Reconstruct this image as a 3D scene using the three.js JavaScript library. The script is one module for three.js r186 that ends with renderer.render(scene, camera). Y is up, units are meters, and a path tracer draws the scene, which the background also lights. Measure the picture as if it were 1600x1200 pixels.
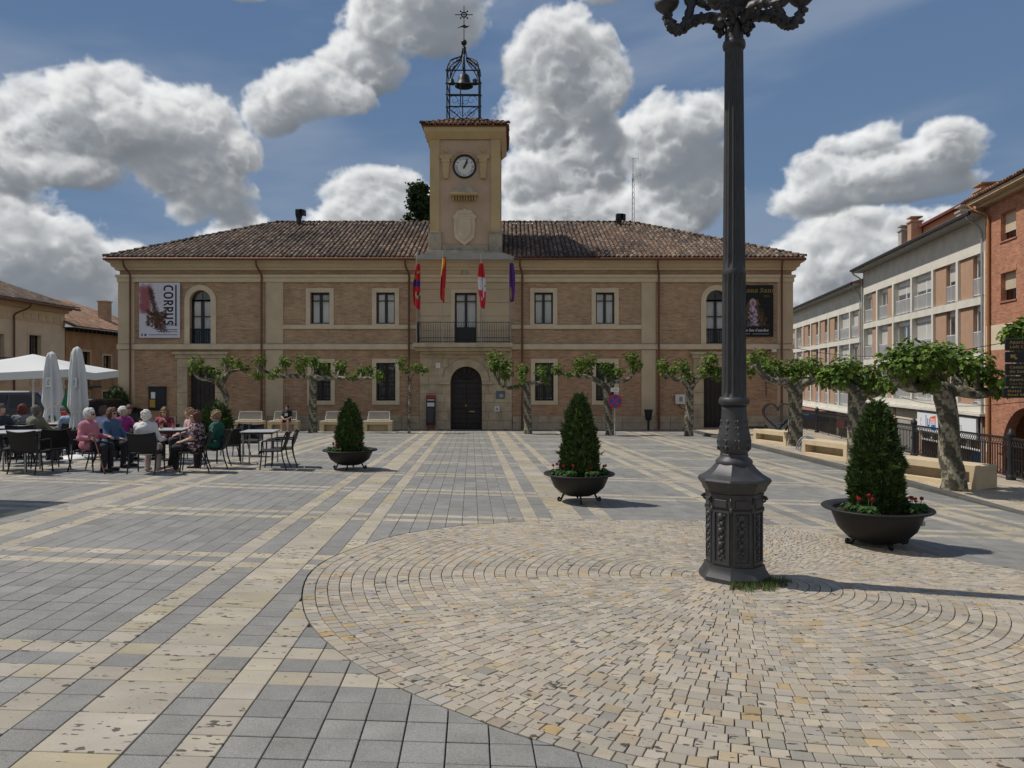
import * as THREE from 'three';
import { mergeGeometries, mergeVertices, toCreasedNormals } from 'three/addons/utils/BufferGeometryUtils.js';
import { RoundedBoxGeometry } from 'three/addons/geometries/RoundedBoxGeometry.js';
import { FontLoader } from 'three/addons/loaders/FontLoader.js';
import { TextGeometry } from 'three/addons/geometries/TextGeometry.js';

// ---------- camera: eye 1.65 m above the paving, level, lens shifted a little
const F = 1150, EYE = 1.65, HZ = 590;
const scene = new THREE.Scene();
const camera = new THREE.PerspectiveCamera(2 * Math.atan(600 / F) * 180 / Math.PI, 4 / 3, 0.1, 3000);
camera.position.set(0, EYE, 0);
camera.setViewOffset(1600, 1200, 0, 600 - HZ, 1600, 1200);
const renderer = new THREE.WebGLRenderer({ antialias: true });
renderer.setSize(1024, 768);
renderer.toneMapping = THREE.LinearToneMapping;
renderer.toneMappingExposure = 0.86;
renderer.shadowMap.enabled = true;
// ---------- sun: high on the left, a little beyond the square
const SUN = new THREE.Vector3(-0.99, 1.5, -0.17).normalize();
const sun = new THREE.DirectionalLight(new THREE.Color(1, 0.95, 0.87), 4.3);
sun.position.copy(SUN).multiplyScalar(80).add(new THREE.Vector3(0, 0, -22)); sun.target.position.set(0, 0, -22);
sun.castShadow = true; sun.shadow.mapSize.set(4096, 4096);
Object.assign(sun.shadow.camera, { left: -60, right: 60, top: 60, bottom: -60, near: 1, far: 200 });
scene.add(sun, sun.target);

// ---------- noise
const rng = (a) => () => { a |= 0; a = a + 0x6D2B79F5 | 0; let t = Math.imul(a ^ a >>> 15, 1 | a); t = t + Math.imul(t ^ t >>> 7, 61 | t) ^ t; return ((t ^ t >>> 14) >>> 0) / 4294967296; };
const PT = new Float32Array(65536); { const r = rng(99); for (let i = 0; i < 65536; i++) PT[i] = r(); }
const mod = (a, n) => ((a % n) + n) % n, lerp = (a, b, t) => a + (b - a) * t, clamp = (x, a = 0, b = 1) => Math.min(b, Math.max(a, x));
const sstep = (a, b, x) => { const t = clamp((x - a) / (b - a)); return t * t * (3 - 2 * t); };
const hsh = (i, j, s) => PT[(Math.imul(i, 7919) + Math.imul(j, 104729) + s * 6971) & 65535];
function vn(x, y, per = 4096, s = 0) {
  const i = Math.floor(x), j = Math.floor(y); let u = x - i, v = y - j; u = u * u * (3 - 2 * u); v = v * v * (3 - 2 * v);
  const i0 = mod(i, per), i1 = mod(i + 1, per), j0 = mod(j, per), j1 = mod(j + 1, per);
  return lerp(lerp(hsh(i0, j0, s), hsh(i1, j0, s), u), lerp(hsh(i0, j1, s), hsh(i1, j1, s), u), v);
}
function fbm(x, y, oct = 4, per = 4096, s = 0) { let a = 0, w = .5, n = 0; for (let o = 0; o < oct; o++) { a += w * vn(x, y, per, s + o); n += w; x *= 2; y *= 2; per *= 2; w *= .5; } return a / n; }

// ---------- sky: blue air and fair-weather cumulus, given by bearing and height in degrees
{
  const W = 4096, Hh = 2048, d = new Float32Array(W * Hh * 4);
  // bearing, height, half-width, half-height; the lower banks stand behind the upper heaps
  const BACK = [[-34, 7.4, 6, 3.8], [-27.5, 6, 5.6, 2.9], [-22, 6.5, 4.5, 3.6], [-36, 4.5, 7, 4], [-34, 10.4, 3, 2.4], [-20, 9, 3, 2.6], [-36.5, 11, 4, 4], [-10, 12.6, 5, 2.6], [-13, 11.2, 3.4, 2], [-5.5, 12.5, 3, 2.2],
    [11.5, 17, 4.6, 3.4], [14, 18.4, 3, 2.2], [12.6, 13.6, 4.4, 3.4], [7.9, 11.8, 6, 3], [15, 15.4, 2, 2], [3.5, 11.4, 5, 3], [25, 8, 5, 3.4], [29, 8.8, 5.5, 2.6], [23, 6, 4, 3.4], [33, 8, 5, 3]];
  const FRONT = [[-27.5, 17.4, 6.6, 3], [-24, 15.4, 4.2, 3.6], [-31.5, 16, 4.4, 2.6], [-22, 12.4, 3, 2.8], [-31, 13.6, 3.4, 1.6], [-35.5, 13.5, 4, 3], [-33, 14.6, 3, 2.4],
    [-8, 25.6, 5, 3], [-11.3, 22.6, 3.2, 2.4], [-15, 20.2, 3.8, 2.2], [-18.2, 18.9, 1.9, 2], [-6.5, 27.4, 4.6, 2.4], [-4, 25, 2.6, 1.9], [-21.5, 26.4, 3.8, 1.1], [-17.5, 20.5, 1.4, 1.2],
    [3.4, 23, 4, 3.4], [6.2, 21, 3, 3], [3, 19, 4.2, 3.4], [4.6, 15.6, 4.2, 3], [1.4, 15, 2.4, 2.4], [6.8, 17.8, 2.6, 2.2], [7.8, 27.8, 2.6, 1.4], [26.6, 14.2, 5.6, 1.9], [22.6, 13, 3.2, 2], [30.4, 15, 2.8, 1.7], [25.8, 16, 2.8, 1.3], [27, 12.8, 5.5, 1.2]];
  const r = rng(41);
  for (let k = 0; k < 150; k++) { const a = r() * 360 - 180, e = 4 + 48 * r() * r(), n = 2 + r() * 5 | 0, s = 2.5 + 3.5 * r(); if (Math.abs(a) < 50 && e < 36) continue; for (let i = 0; i < n; i++) (k % 2 ? BACK : FRONT).push([a + (r() - .5) * 16, e + (r() - .5) * 5, s * (1.1 + r()), s * (.5 + .4 * r())]); }
  // heaps as ellipsoids in a slab of air (bearing, height, depth), eroded by noise and lit along the sun's direction
  const cols = Array.from({ length: 360 }, () => []); [BACK, FRONT].forEach((C, l) => { for (const c of C) { const q = [c[0], c[1], l ? (r() - .5) * 3 : 8 + (r() - .5) * 3, 1 / (c[2] * .98), 1 / (c[3] * 1.0), 1 / (c[2] * .75)]; for (let a = Math.floor(c[0] - c[2] * 1.6) - 1; a <= c[0] + c[2] * 1.6 + 1; a++) cols[mod(a, 360)].push(q); } });
  const h3 = (i, j, k) => PT[(Math.imul(i, 7919) + Math.imul(j, 104729) + Math.imul(k, 60493)) & 65535];
  const vn3 = (x, y, z) => { const i = Math.floor(x), j = Math.floor(y), k = Math.floor(z); let u = x - i, v = y - j, w = z - k; u = u * u * (3 - 2 * u); v = v * v * (3 - 2 * v); w = w * w * (3 - 2 * w); const a = lerp(lerp(h3(i, j, k), h3(i + 1, j, k), u), lerp(h3(i, j + 1, k), h3(i + 1, j + 1, k), u), v), b = lerp(lerp(h3(i, j, k + 1), h3(i + 1, j, k + 1), u), lerp(h3(i, j + 1, k + 1), h3(i + 1, j + 1, k + 1), u), v); return lerp(a, b, w); };
  const base3 = (az, el, z) => { let m = -2; for (const c of cols[mod(Math.floor(az), 360)]) { let x = az - c[0]; if (x > 180) x -= 360; else if (x < -180) x += 360; x *= c[3]; let y = (el - c[1]) * c[4]; if (y < 0) y *= 1.35; const s = (z - c[2]) * c[5], q = 1 - (x * x + y * y + s * s); if (q > m) m = q; } return m; };
  const rho = (az, el, z, b, o) => { let n = 0, w = .5, t = 0, x = az * .36 + 31, y = el * .44 + 17, s = z * .36 + 11; for (let k = 0; k < o; k++) { const v = vn3(x, y, s), e = k ? 1 - Math.abs(2 * v - 1) : v; n += w * (k ? .15 + .72 * e : e); t += w; const q = x * 1.62 + y * 1.2 + 5.3; y = y * 1.62 - x * 1.2 + 2.1; x = q; s = s * 2.02 + 9.7; w *= .56; } return b * .8 + 2.8 * (n / t - .54); };
  function cloud(az, el, near) { // returns radiance and cover
    let T = 1, r0 = 0, g0 = 0, b0 = 0; const list = cols[mod(Math.floor(az), 360)]; if (!list.length) return null;
    for (let z = -8; z < 15 && T > .03;) { const b = base3(az, el, z); if (b < -.75) { z += b < -1.6 ? 1.4 : .8; continue; } const st = near ? .5 : .9, q = rho(az, el, z, b, near ? 5 : 3); if (q > 0) { const dn = Math.min(q, .8) * 3.0; let tau = 0, l = .35; for (let k = 0; k < 4; k++) { const A = az - .62 * l, E = el + .78 * l, b2 = base3(A, E, z); if (b2 > -.6) tau += Math.max(0, Math.min(.8, k < 2 ? rho(A, E, z, b2, near ? 3 : 2) : b2 * .8)) * (k < 1 ? .5 : k < 2 ? .9 : 1.3); l *= 2.1; } const sun = 1.0 * Math.exp(-1.9 * tau) + .12 * Math.exp(-.35 * tau), am = .15 + .08 * clamp(.5 + b); const a = 1 - Math.exp(-dn * st); r0 += T * a * (sun * .80 + am * .86); g0 += T * a * (sun * .79 + am * .97); b0 += T * a * (sun * .76 + am * 1.12); T *= 1 - a; } z += st; }
    return T > .995 ? null : [r0, g0, b0, T];
  }
  const air = (az, el) => { const zen = Math.pow(Math.max(el, 0) / 90, .45); return [lerp(.26, .018, zen), lerp(.385, .078, zen), lerp(.54, .255, zen)]; };
  for (let j = 0; j < Hh; j++) {
    const el = ((j + .5) / Hh - .5) * 180;
    for (let i = 0; i < W; i++) {
      const k = (j * W + i) * 4, az = mod(((i + .5) / W - .25) * 360 + 180, 360) - 180;
      const near = Math.abs(az) < 42 && el < 33 && el > 0;
      if (!near && ((i & 3) || (j & 3)) && i && j) { const q = (i & 3) ? k - 4 : k - W * 4; d[k] = d[q]; d[k + 1] = d[q + 1]; d[k + 2] = d[q + 2]; d[k + 3] = 1; continue; }
      if (el < -3) { d[k] = .16; d[k + 1] = .16; d[k + 2] = .15; d[k + 3] = 1; continue; }
      let [R, G, B] = air(az, el);
      const ci = el < 60 ? sstep(.34, .8, fbm(az * .05 + el * .07 + 300, el * .24 - az * .04 + 40, near ? 6 : 3, 4096, 20)) * .5 : 0;
      R = lerp(R, .38, ci); G = lerp(G, .44, ci); B = lerp(B, .54, ci);
      if (el < 62 && el > 0) { const c = cloud(az, el, near); if (c) { R = R * c[3] + c[0] * .98; G = G * c[3] + c[1] * .98; B = B * c[3] + c[2] * .98; } }
      d[k] = R; d[k + 1] = G; d[k + 2] = B; d[k + 3] = 1;
    }
  }
  const t = new THREE.DataTexture(d, W, Hh, THREE.RGBAFormat, THREE.FloatType);
  t.mapping = THREE.EquirectangularReflectionMapping; t.magFilter = t.minFilter = THREE.LinearFilter; t.needsUpdate = true;
  scene.background = t; scene.environment = t;
}

// ---------- helpers
const V = (x, y, z) => new THREE.Vector3(x, y, z), RAD = Math.PI / 180;
function fin(g) {
  if (g.index) g = g.toNonIndexed();
  for (const k of Object.keys(g.attributes)) if (k !== 'position' && k !== 'normal') g.deleteAttribute(k);
  const p = g.attributes.position, n = p.count, uv = new Float32Array(n * 2);
  if (!g.attributes.normal) g.computeVertexNormals();
  const a = V(), b = V(), c = V();
  for (let i = 0; i < n; i += 3) {
    a.fromBufferAttribute(p, i); b.fromBufferAttribute(p, i + 1).sub(a); c.fromBufferAttribute(p, i + 2).sub(a); b.cross(c);
    const x = Math.abs(b.x), y = Math.abs(b.y), z = Math.abs(b.z);
    for (let k = i; k < i + 3; k++) { const X = p.getX(k), Y = p.getY(k), Z = p.getZ(k); if (y >= x && y >= z) { uv[2 * k] = X; uv[2 * k + 1] = Z; } else if (x >= z) { uv[2 * k] = Z; uv[2 * k + 1] = Y; } else { uv[2 * k] = X; uv[2 * k + 1] = Y; } }
  }
  g.setAttribute('uv', new THREE.BufferAttribute(uv, 2)); g.morphAttributes = {}; g.clearGroups();
  return g;
}
const mv = (g, x = 0, y = 0, z = 0, ry = 0, rx = 0, rz = 0) => { const m = new THREE.Matrix4().makeRotationFromEuler(new THREE.Euler(rx, ry, rz, 'YXZ')); m.setPosition(x, y, z); g.applyMatrix4(m); return g; };
const box = (w, h, d, x = 0, y = 0, z = 0, ry = 0, rx = 0, rz = 0) => fin(mv(new THREE.BoxGeometry(w, h, d), x, y, z, ry, rx, rz));
const cbox = (w, h, d, x = 0, y = 0, z = 0, r = .01, ry = 0, rx = 0, rz = 0) => fin(mv(new RoundedBoxGeometry(w, h, d, 1, Math.min(r, w * .45, h * .45, d * .45)), x, y, z, ry, rx, rz));
const bx = (x0, x1, y0, y1, z0, z1) => box(x1 - x0, y1 - y0, z1 - z0, (x0 + x1) / 2, (y0 + y1) / 2, (z0 + z1) / 2);
const cbx = (x0, x1, y0, y1, z0, z1, r = .012) => cbox(x1 - x0, y1 - y0, z1 - z0, (x0 + x1) / 2, (y0 + y1) / 2, (z0 + z1) / 2, r);
const cyl = (rt, rb, h, x = 0, y = 0, z = 0, seg = 12) => fin(mv(new THREE.CylinderGeometry(rt, rb, h, seg), x, y + h / 2, z));
const sph = (r, x = 0, y = 0, z = 0, sx = 1, sy = 1, sz = 1, w = 12, h = 8) => { const g = new THREE.SphereGeometry(r, w, h); g.scale(sx, sy, sz); return fin(mv(g, x, y, z)); };
const lathe = (pts, seg = 24, x = 0, y = 0, z = 0) => fin(mv(new THREE.LatheGeometry(pts.map(p => new THREE.Vector2(p[0], p[1])), seg), x, y, z));
function rod(a, b, r0, r1 = r0, seg = 8) {
  const d = b.clone().sub(a), g = new THREE.CylinderGeometry(r1, r0, d.length(), seg);
  g.applyQuaternion(new THREE.Quaternion().setFromUnitVectors(V(0, 1, 0), d.clone().normalize())); const c = a.clone().add(b).multiplyScalar(.5); g.translate(c.x, c.y, c.z); return fin(g);
}
const bar = (x0, y0, z0, x1, y1, z1, r, r1 = r, s = 8) => rod(V(x0, y0, z0), V(x1, y1, z1), r, r1, s);
const tube = (pts, r, n = 24, s = 8, closed = false) => fin(new THREE.TubeGeometry(new THREE.CatmullRomCurve3(pts, closed), n, r, s, closed));
function ttube(pts, rad, n = 20, s = 10, wob = 0, seed = 1) { // tapered, slightly knobbly
  const cv = new THREE.CatmullRomCurve3(pts), fr = cv.computeFrenetFrames(n), P = [], I = [];
  for (let i = 0; i <= n; i++) {
    const t = i / n, c = cv.getPoint(t), k = t * (rad.length - 1), a = Math.min(Math.floor(k), rad.length - 2), r0 = lerp(rad[a], rad[a + 1], k - a);
    for (let j = 0; j < s; j++) { const th = j / s * 2 * Math.PI, r = r0 * (1 + wob * (2 * vn(i * .45 + seed * 7.3, j * 8 / s, 8, seed) - 1)); P.push(c.x + r * (Math.cos(th) * fr.normals[i].x + Math.sin(th) * fr.binormals[i].x), c.y + r * (Math.cos(th) * fr.normals[i].y + Math.sin(th) * fr.binormals[i].y), c.z + r * (Math.cos(th) * fr.normals[i].z + Math.sin(th) * fr.binormals[i].z)); }
  }
  for (let i = 0; i < n; i++) for (let j = 0; j < s; j++) { const a = i * s + j, b = i * s + (j + 1) % s; I.push(a, b, a + s, b, b + s, a + s); }
  const e = P.length / 3, c0 = cv.getPoint(0), c1 = cv.getPoint(1); P.push(c0.x, c0.y, c0.z, c1.x, c1.y, c1.z);
  for (let j = 0; j < s; j++) { I.push(e, (j + 1) % s, j, e + 1, n * s + j, n * s + (j + 1) % s); }
  const g = new THREE.BufferGeometry(); g.setAttribute('position', new THREE.Float32BufferAttribute(P, 3)); g.setIndex(I); g.computeVertexNormals(); return fin(g);
}
const shp = (pts) => { const s = new THREE.Shape(); pts.forEach((p, i) => i ? s.lineTo(p[0], p[1]) : s.moveTo(p[0], p[1])); s.closePath(); return s; };
const ext = (s, depth, x = 0, y = 0, z = 0, bev = 0, ry = 0) => fin(mv(new THREE.ExtrudeGeometry(s, { depth, bevelEnabled: bev > 0, bevelThickness: bev, bevelSize: bev, bevelSegments: 1, curveSegments: 14 }), x, y, z, ry));
function tint(g, c) { const n = g.attributes.position.count, a = new Float32Array(n * 3); for (let i = 0; i < n; i++) { a[3 * i] = c[0]; a[3 * i + 1] = c[1]; a[3 * i + 2] = c[2]; } g.setAttribute('color', new THREE.BufferAttribute(a, 3)); return g; }
const used = new Map();
const numbered = (n) => { const k = used.get(n) || 0; used.set(n, k + 1); return k ? n + '_' + String(k).padStart(3, '0') : n; };
const shadow = (m) => { m.castShadow = m.receiveShadow = true; return m; };
function M(name, g, mat, parent = scene) { const l = (Array.isArray(g) ? g : [g]).filter(Boolean), m = shadow(new THREE.Mesh(l.length > 1 ? mergeGeometries(l) : l[0], mat)); m.name = parent === scene ? numbered(name) : name; parent.add(m); return m; }
function T(name, label, category, pos = [0, 0, 0], ry = 0, group) { const o = new THREE.Group(); o.name = numbered(name); o.position.set(...pos); o.rotation.y = ry; o.userData = { label, category }; if (group) o.userData.group = group; scene.add(o); return o; }
function tag(m, label, category, group) { Object.assign(m.userData, { label, category }); if (group) m.userData.group = group; return m; }
function S(m, kind = 'structure', label) { m.userData.kind = kind; if (label) m.userData.label = label; return m; }
function cp(o, label, pos, ry = 0) { const c = o.clone(); c.name = numbered(o.name.replace(/_\d+$/, '')); c.userData = { ...o.userData, label }; c.position.set(...pos); c.rotation.y = ry; scene.add(c); return c; }

// ---------- the lie of the land: the square falls away towards the hall and, near the camera, to the right
const KS = 28 / F, cross = (d) => .03 * clamp((34 - d) / 22);
const gy = (x, d) => -KS * d - cross(d) * clamp(x, -14, 14);
function gp(px, py) { let d = 12; for (let i = 0; i < 30; i++) { const s = py - HZ - 28 - cross(d) * (px - 800); d = lerp(d, F * EYE / Math.max(s, 20), .7); } return [(px - 800) * d / F, d]; }
const on = (x, d, dy = 0) => [x, gy(x, d) + dy, -d];
const og = (px, py, dy = 0) => on(...gp(px, py), dy);

// ---------- textures
function tex(w, h, rep, fn, lin) {
  const d = new Uint8Array(w * h * 4);
  for (let j = 0; j < h; j++) for (let i = 0; i < w; i++) { const c = fn(i, j, i / w, j / h), k = 4 * (j * w + i); d[k] = clamp(c[0]) * 255; d[k + 1] = clamp(c[1]) * 255; d[k + 2] = clamp(c[2]) * 255; d[k + 3] = 255; }
  const t = new THREE.DataTexture(d, w, h); t.wrapS = t.wrapT = THREE.RepeatWrapping; t.magFilter = THREE.LinearFilter; t.minFilter = THREE.LinearMipmapLinearFilter; t.generateMipmaps = true;
  t.repeat.set(1 / rep, 1 / rep); if (!lin) t.colorSpace = THREE.SRGBColorSpace; t.needsUpdate = true; return t;
}
function canvas(w, h, fn) { const c = document.createElement('canvas'); c.width = w; c.height = h; fn(c.getContext('2d'), w, h); const t = new THREE.CanvasTexture(c); t.colorSpace = THREE.SRGBColorSpace; return t; }
const sr = (l) => l <= .0031308 ? 12.92 * l : 1.055 * Math.pow(l, 1 / 2.4) - .055;
const lin3 = (r, g, b, k) => [sr(clamp(r * k)), sr(clamp(g * k)), sr(clamp(b * k))];
const mat = (c, rough = .8, o = {}) => new THREE.MeshStandardMaterial({ color: Array.isArray(c) ? new THREE.Color().setRGB(...c) : c, roughness: rough, side: THREE.DoubleSide, ...o });
// grey speckled granite
const gran = (() => { const f = (i, j, u, v) => { const a = fbm(u * 6, v * 6, 4, 6, 1), b = hsh(i >> 1, j >> 1, 3), c = hsh(i, j, 4); return .82 + .22 * a + .26 * (b - .5) * (c > .3) + .1 * (c - .5); };
  return { map: tex(512, 512, 1.1, (i, j, u, v) => { const k = f(i, j, u, v), s = hsh(i >> 1, j >> 1, 8) > .985 ? .55 : 1; return lin3(.272, .263, .238, k * k * s); }), bump: tex(512, 512, 1.1, (i, j, u, v) => { const k = f(i, j, u, v) * .5; return [k, k, k]; }, 1) }; })();
// cream travertine with dark pits drawn out along the bedding
const trav = (() => {
  const pit = (u, v) => { const n = fbm(u * 40 + .8 * vn(u * 4, v * 4, 4, 2), v * 96, 3, 40, 11), g = vn(u * 6, v * 6, 6, 14); return sstep(.785, .84, n + .26 * g - .09); };
  const small = (i, j) => hsh(i >> 1, j >> 1, 21) > .985 ? .4 : 0;
  const W = 1024;
  return { map: tex(W, W, 2.2, (i, j, u, v) => { const a = fbm(u * 5, v * 12, 5, 5, 31), b = fbm(u * 3, v * 3, 3, 3, 41), p = Math.max(pit(u, v), small(i, j)), k = (.72 + .5 * a + .1 * (hsh(i, j, 5) - .5)) * (1 - .78 * p); return lin3(.50 + .05 * (b - .5), .44 + .01 * (b - .5), .35 - .09 * (b - .5), k); }), bump: tex(512, 512, 2.2, (i, j, u, v) => { const k = .7 - .6 * pit(u, v) + .2 * (fbm(u * 40, v * 40, 2, 40, 51) - .5); return [k, k, k]; }, 1) };
})();
const plain = (r, g, b, rep = 2, amp = .3, sx = 8, sy = 8, sp = .08, W = 288) => tex(W, W, rep, (i, j, u, v) => { const a = fbm(u * sx, v * sy, 5, Math.min(sx, sy), 61), c = fbm(u * 3, v * 3, 3, 3, 71), k = 1 + amp * (a - .5) * 2 + amp * .7 * (c - .5) * 2 + sp * (hsh(i, j, 7) - .5); return lin3(r, g, b, k); });
function bricks(W, rep, bw, bh, cols, mortar, jt, patch) { // W px over rep metres
  const nr = Math.round(rep / bh), nc = Math.round(rep / bw);
  return tex(W, W, rep, (i, j, u, v) => {
    const y = v * nr, r = Math.floor(y), x = u * nc + (r % 2) * .5 + .1 * hsh(r, 0, 2), c = mod(Math.floor(x), nc), fy = (y - r) * bh, fx = (x - Math.floor(x)) * bw;
    const a = fbm(u * 10, v * 10, 4, 10, 81), g = fbm(u * 4, v * 4, 4, 4, 87);
    if (fy < jt || fx < jt) return lin3(mortar[0], mortar[1], mortar[2], .8 + .4 * a);
    const q = cols[Math.floor(clamp(hsh(r, c, 9) + (g - .5) * patch, 0, .999) * cols.length)];
    return lin3(q[0], q[1], q[2], .72 + .3 * hsh(r, c, 15) + .35 * (a - .5) + .12 * (hsh(i, j, 3) - .5));
  });
}
const m = {
  granite: mat([1, 1, 1], .72, { map: gran.map, bumpMap: gran.bump, bumpScale: .0012, vertexColors: true }),
  trav: mat([1, 1, 1], .66, { map: trav.map, bumpMap: trav.bump, bumpScale: .003, vertexColors: true }),
  bed: mat([.05, .045, .036], .95), soil: mat([.05, .035, .022], 1),
  brick: mat([1, 1, 1], .9, { map: bricks(1024, 5.2, .26, .0542, [[.455, .285, .165], [.41, .25, .142], [.49, .325, .192], [.36, .21, .118], [.465, .265, .142], [.42, .285, .17]], [.48, .38, .265], .012, .5) }),
  brickLow: mat([1, 1, 1], .9, { map: bricks(1024, 5.2, .26, .0542, [[.43, .24, .125], [.385, .21, .11], [.465, .29, .16], [.35, .155, .08], [.46, .21, .10], [.41, .265, .15]], [.46, .37, .26], .012, .9) }),
  redBrick: mat([1, 1, 1], .88, { map: bricks(1024, 3.12, .24, .065, [[.48, .19, .10], [.44, .17, .095], [.52, .22, .12], [.41, .15, .085], [.50, .20, .108]], [.42, .30, .22], .011, .3) }),
  stucco: mat([1, 1, 1], .92, { map: plain(.55, .44, .29, 3, .13, 6, 6) }),
  trim: mat([1, 1, 1], .9, { map: plain(.62, .515, .355, 3, .14, 8, 8) }),
  ashlar: mat([1, 1, 1], .92, { map: plain(.44, .355, .24, 2.4, .32, 8, 8, .12) }),
  towerPink: mat([1, 1, 1], .92, { map: plain(.50, .355, .245, 2.6, .13, 6, 6) }),
  towerYellow: mat([1, 1, 1], .92, { map: plain(.52, .385, .20, 2.6, .12, 6, 6) }),
  stone: mat([1, 1, 1], .9, { map: plain(.36, .31, .235, 2, .34, 8, 8, .12) }),
  benchStone: mat([1, 1, 1], .85, { map: plain(.56, .45, .29, 1.5, .12, 8, 8, .1) }),
  concrete: mat([1, 1, 1], .9, { map: plain(.66, .63, .55, 4, .14, 8, 8) }),
  concreteGrey: mat([1, 1, 1], .9, { map: plain(.36, .345, .31, 4, .2, 8, 8) }),
  ochre: mat([1, 1, 1], .9, { map: plain(.42, .265, .175, 3, .1, 8, 8) }),
  creamWall: mat([1, 1, 1], .92, { map: plain(.66, .56, .41, 4, .12, 6, 6) }),
  brownWall: mat([1, 1, 1], .92, { map: plain(.36, .21, .105, 4, .28, 8, 8) }),
  white: mat([.74, .74, .72], .55), whiteMetal: mat([.78, .78, .77], .4), offWhite: mat([.66, .65, .6], .7),
  curtain: mat([.62, .61, .57], .95), dark: mat([.012, .012, .013], .6), darkWood: mat([1, 1, 1], .6, { map: plain(.018, .012, .010, .8, .5, 4, 4, .2, 256) }),
  black: mat([.012, .012, .014], .45), iron: mat([.022, .022, .024], .5, { metalness: .3 }), lampIron: mat([1, 1, 1], .5, { metalness: .25, map: plain(.05, .05, .052, .7, .36, 8, 8, .25, 256) }),
  copper: mat([.16, .07, .04], .55, { metalness: .3 }), zinc: mat([.26, .28, .31], .5, { metalness: .4 }), grey: mat([.25, .26, .27], .6), pipeGrey: mat([.35, .35, .34], .55),
  glass: new THREE.MeshPhysicalMaterial({ color: 0xffffff, roughness: .03, transmission: 1, thickness: 0, ior: 1.45, side: THREE.DoubleSide }),
  red: mat([.30, .02, .02], .6), blue: mat([.01, .06, .25], .5), tile: mat([1, 1, 1], .92, { map: plain(.30, .185, .125, 1.2, .42, 8, 8, .2) }),
  redRoof: mat([.16, .035, .028], .7), asphalt: mat([1, 1, 1], .95, { map: plain(.06, .06, .058, 2, .3, 8, 8, .3) }), land: mat([.10, .10, .06], 1), rust: mat([.24, .11, .06], .8),
  gold: mat([.45, .28, .06], .4)
};

// ---------- ground
{
  const g = new THREE.PlaneGeometry(2600, 2600); g.rotateX(-Math.PI / 2); g.translate(0, -3.9, -900); S(M('ground', fin(g), m.land));
  const st = new THREE.PlaneGeometry(40, 110); st.rotateX(-Math.PI / 2); st.translate(31, -3.85, -42); S(M('street', fin(st), m.asphalt));
}
const fenceX = (d) => 10.78 + (d - 15.95) * .1507;
{ // plateau the square stands on
  const P = [], I = [], nd = 64, nx = 40;
  for (let j = 0; j <= nd; j++) { const d = lerp(-8, 84, j / nd); for (let i = 0; i <= nx; i++) { const x = lerp(-52, fenceX(d) + .35, i / nx); P.push(x, gy(x, d) - .016, -d); } }
  for (let j = 0; j < nd; j++) for (let i = 0; i < nx; i++) { const a = j * (nx + 1) + i; I.push(a, a + 1, a + nx + 1, a + 1, a + nx + 2, a + nx + 1); }
  const g = new THREE.BufferGeometry(); g.setAttribute('position', new THREE.Float32BufferAttribute(P, 3)); g.setIndex(I); g.computeVertexNormals();
  S(M('ground_bed', fin(g), m.bed));
  // retaining wall below the railing
  const Q = [], J = []; for (let j = 0; j <= 30; j++) { const d = lerp(-8, 84, j / 30), x = fenceX(d) + .36; Q.push(x, gy(x, d) + .08, -d, x, -3.9, -d); if (j < 30) { const a = 2 * j; J.push(a, a + 1, a + 2, a + 1, a + 3, a + 2); } }
  const w = new THREE.BufferGeometry(); w.setAttribute('position', new THREE.Float32BufferAttribute(Q, 3)); w.setIndex(J); w.computeVertexNormals(); S(M('retaining_wall', fin(w), m.stone));
}
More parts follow.
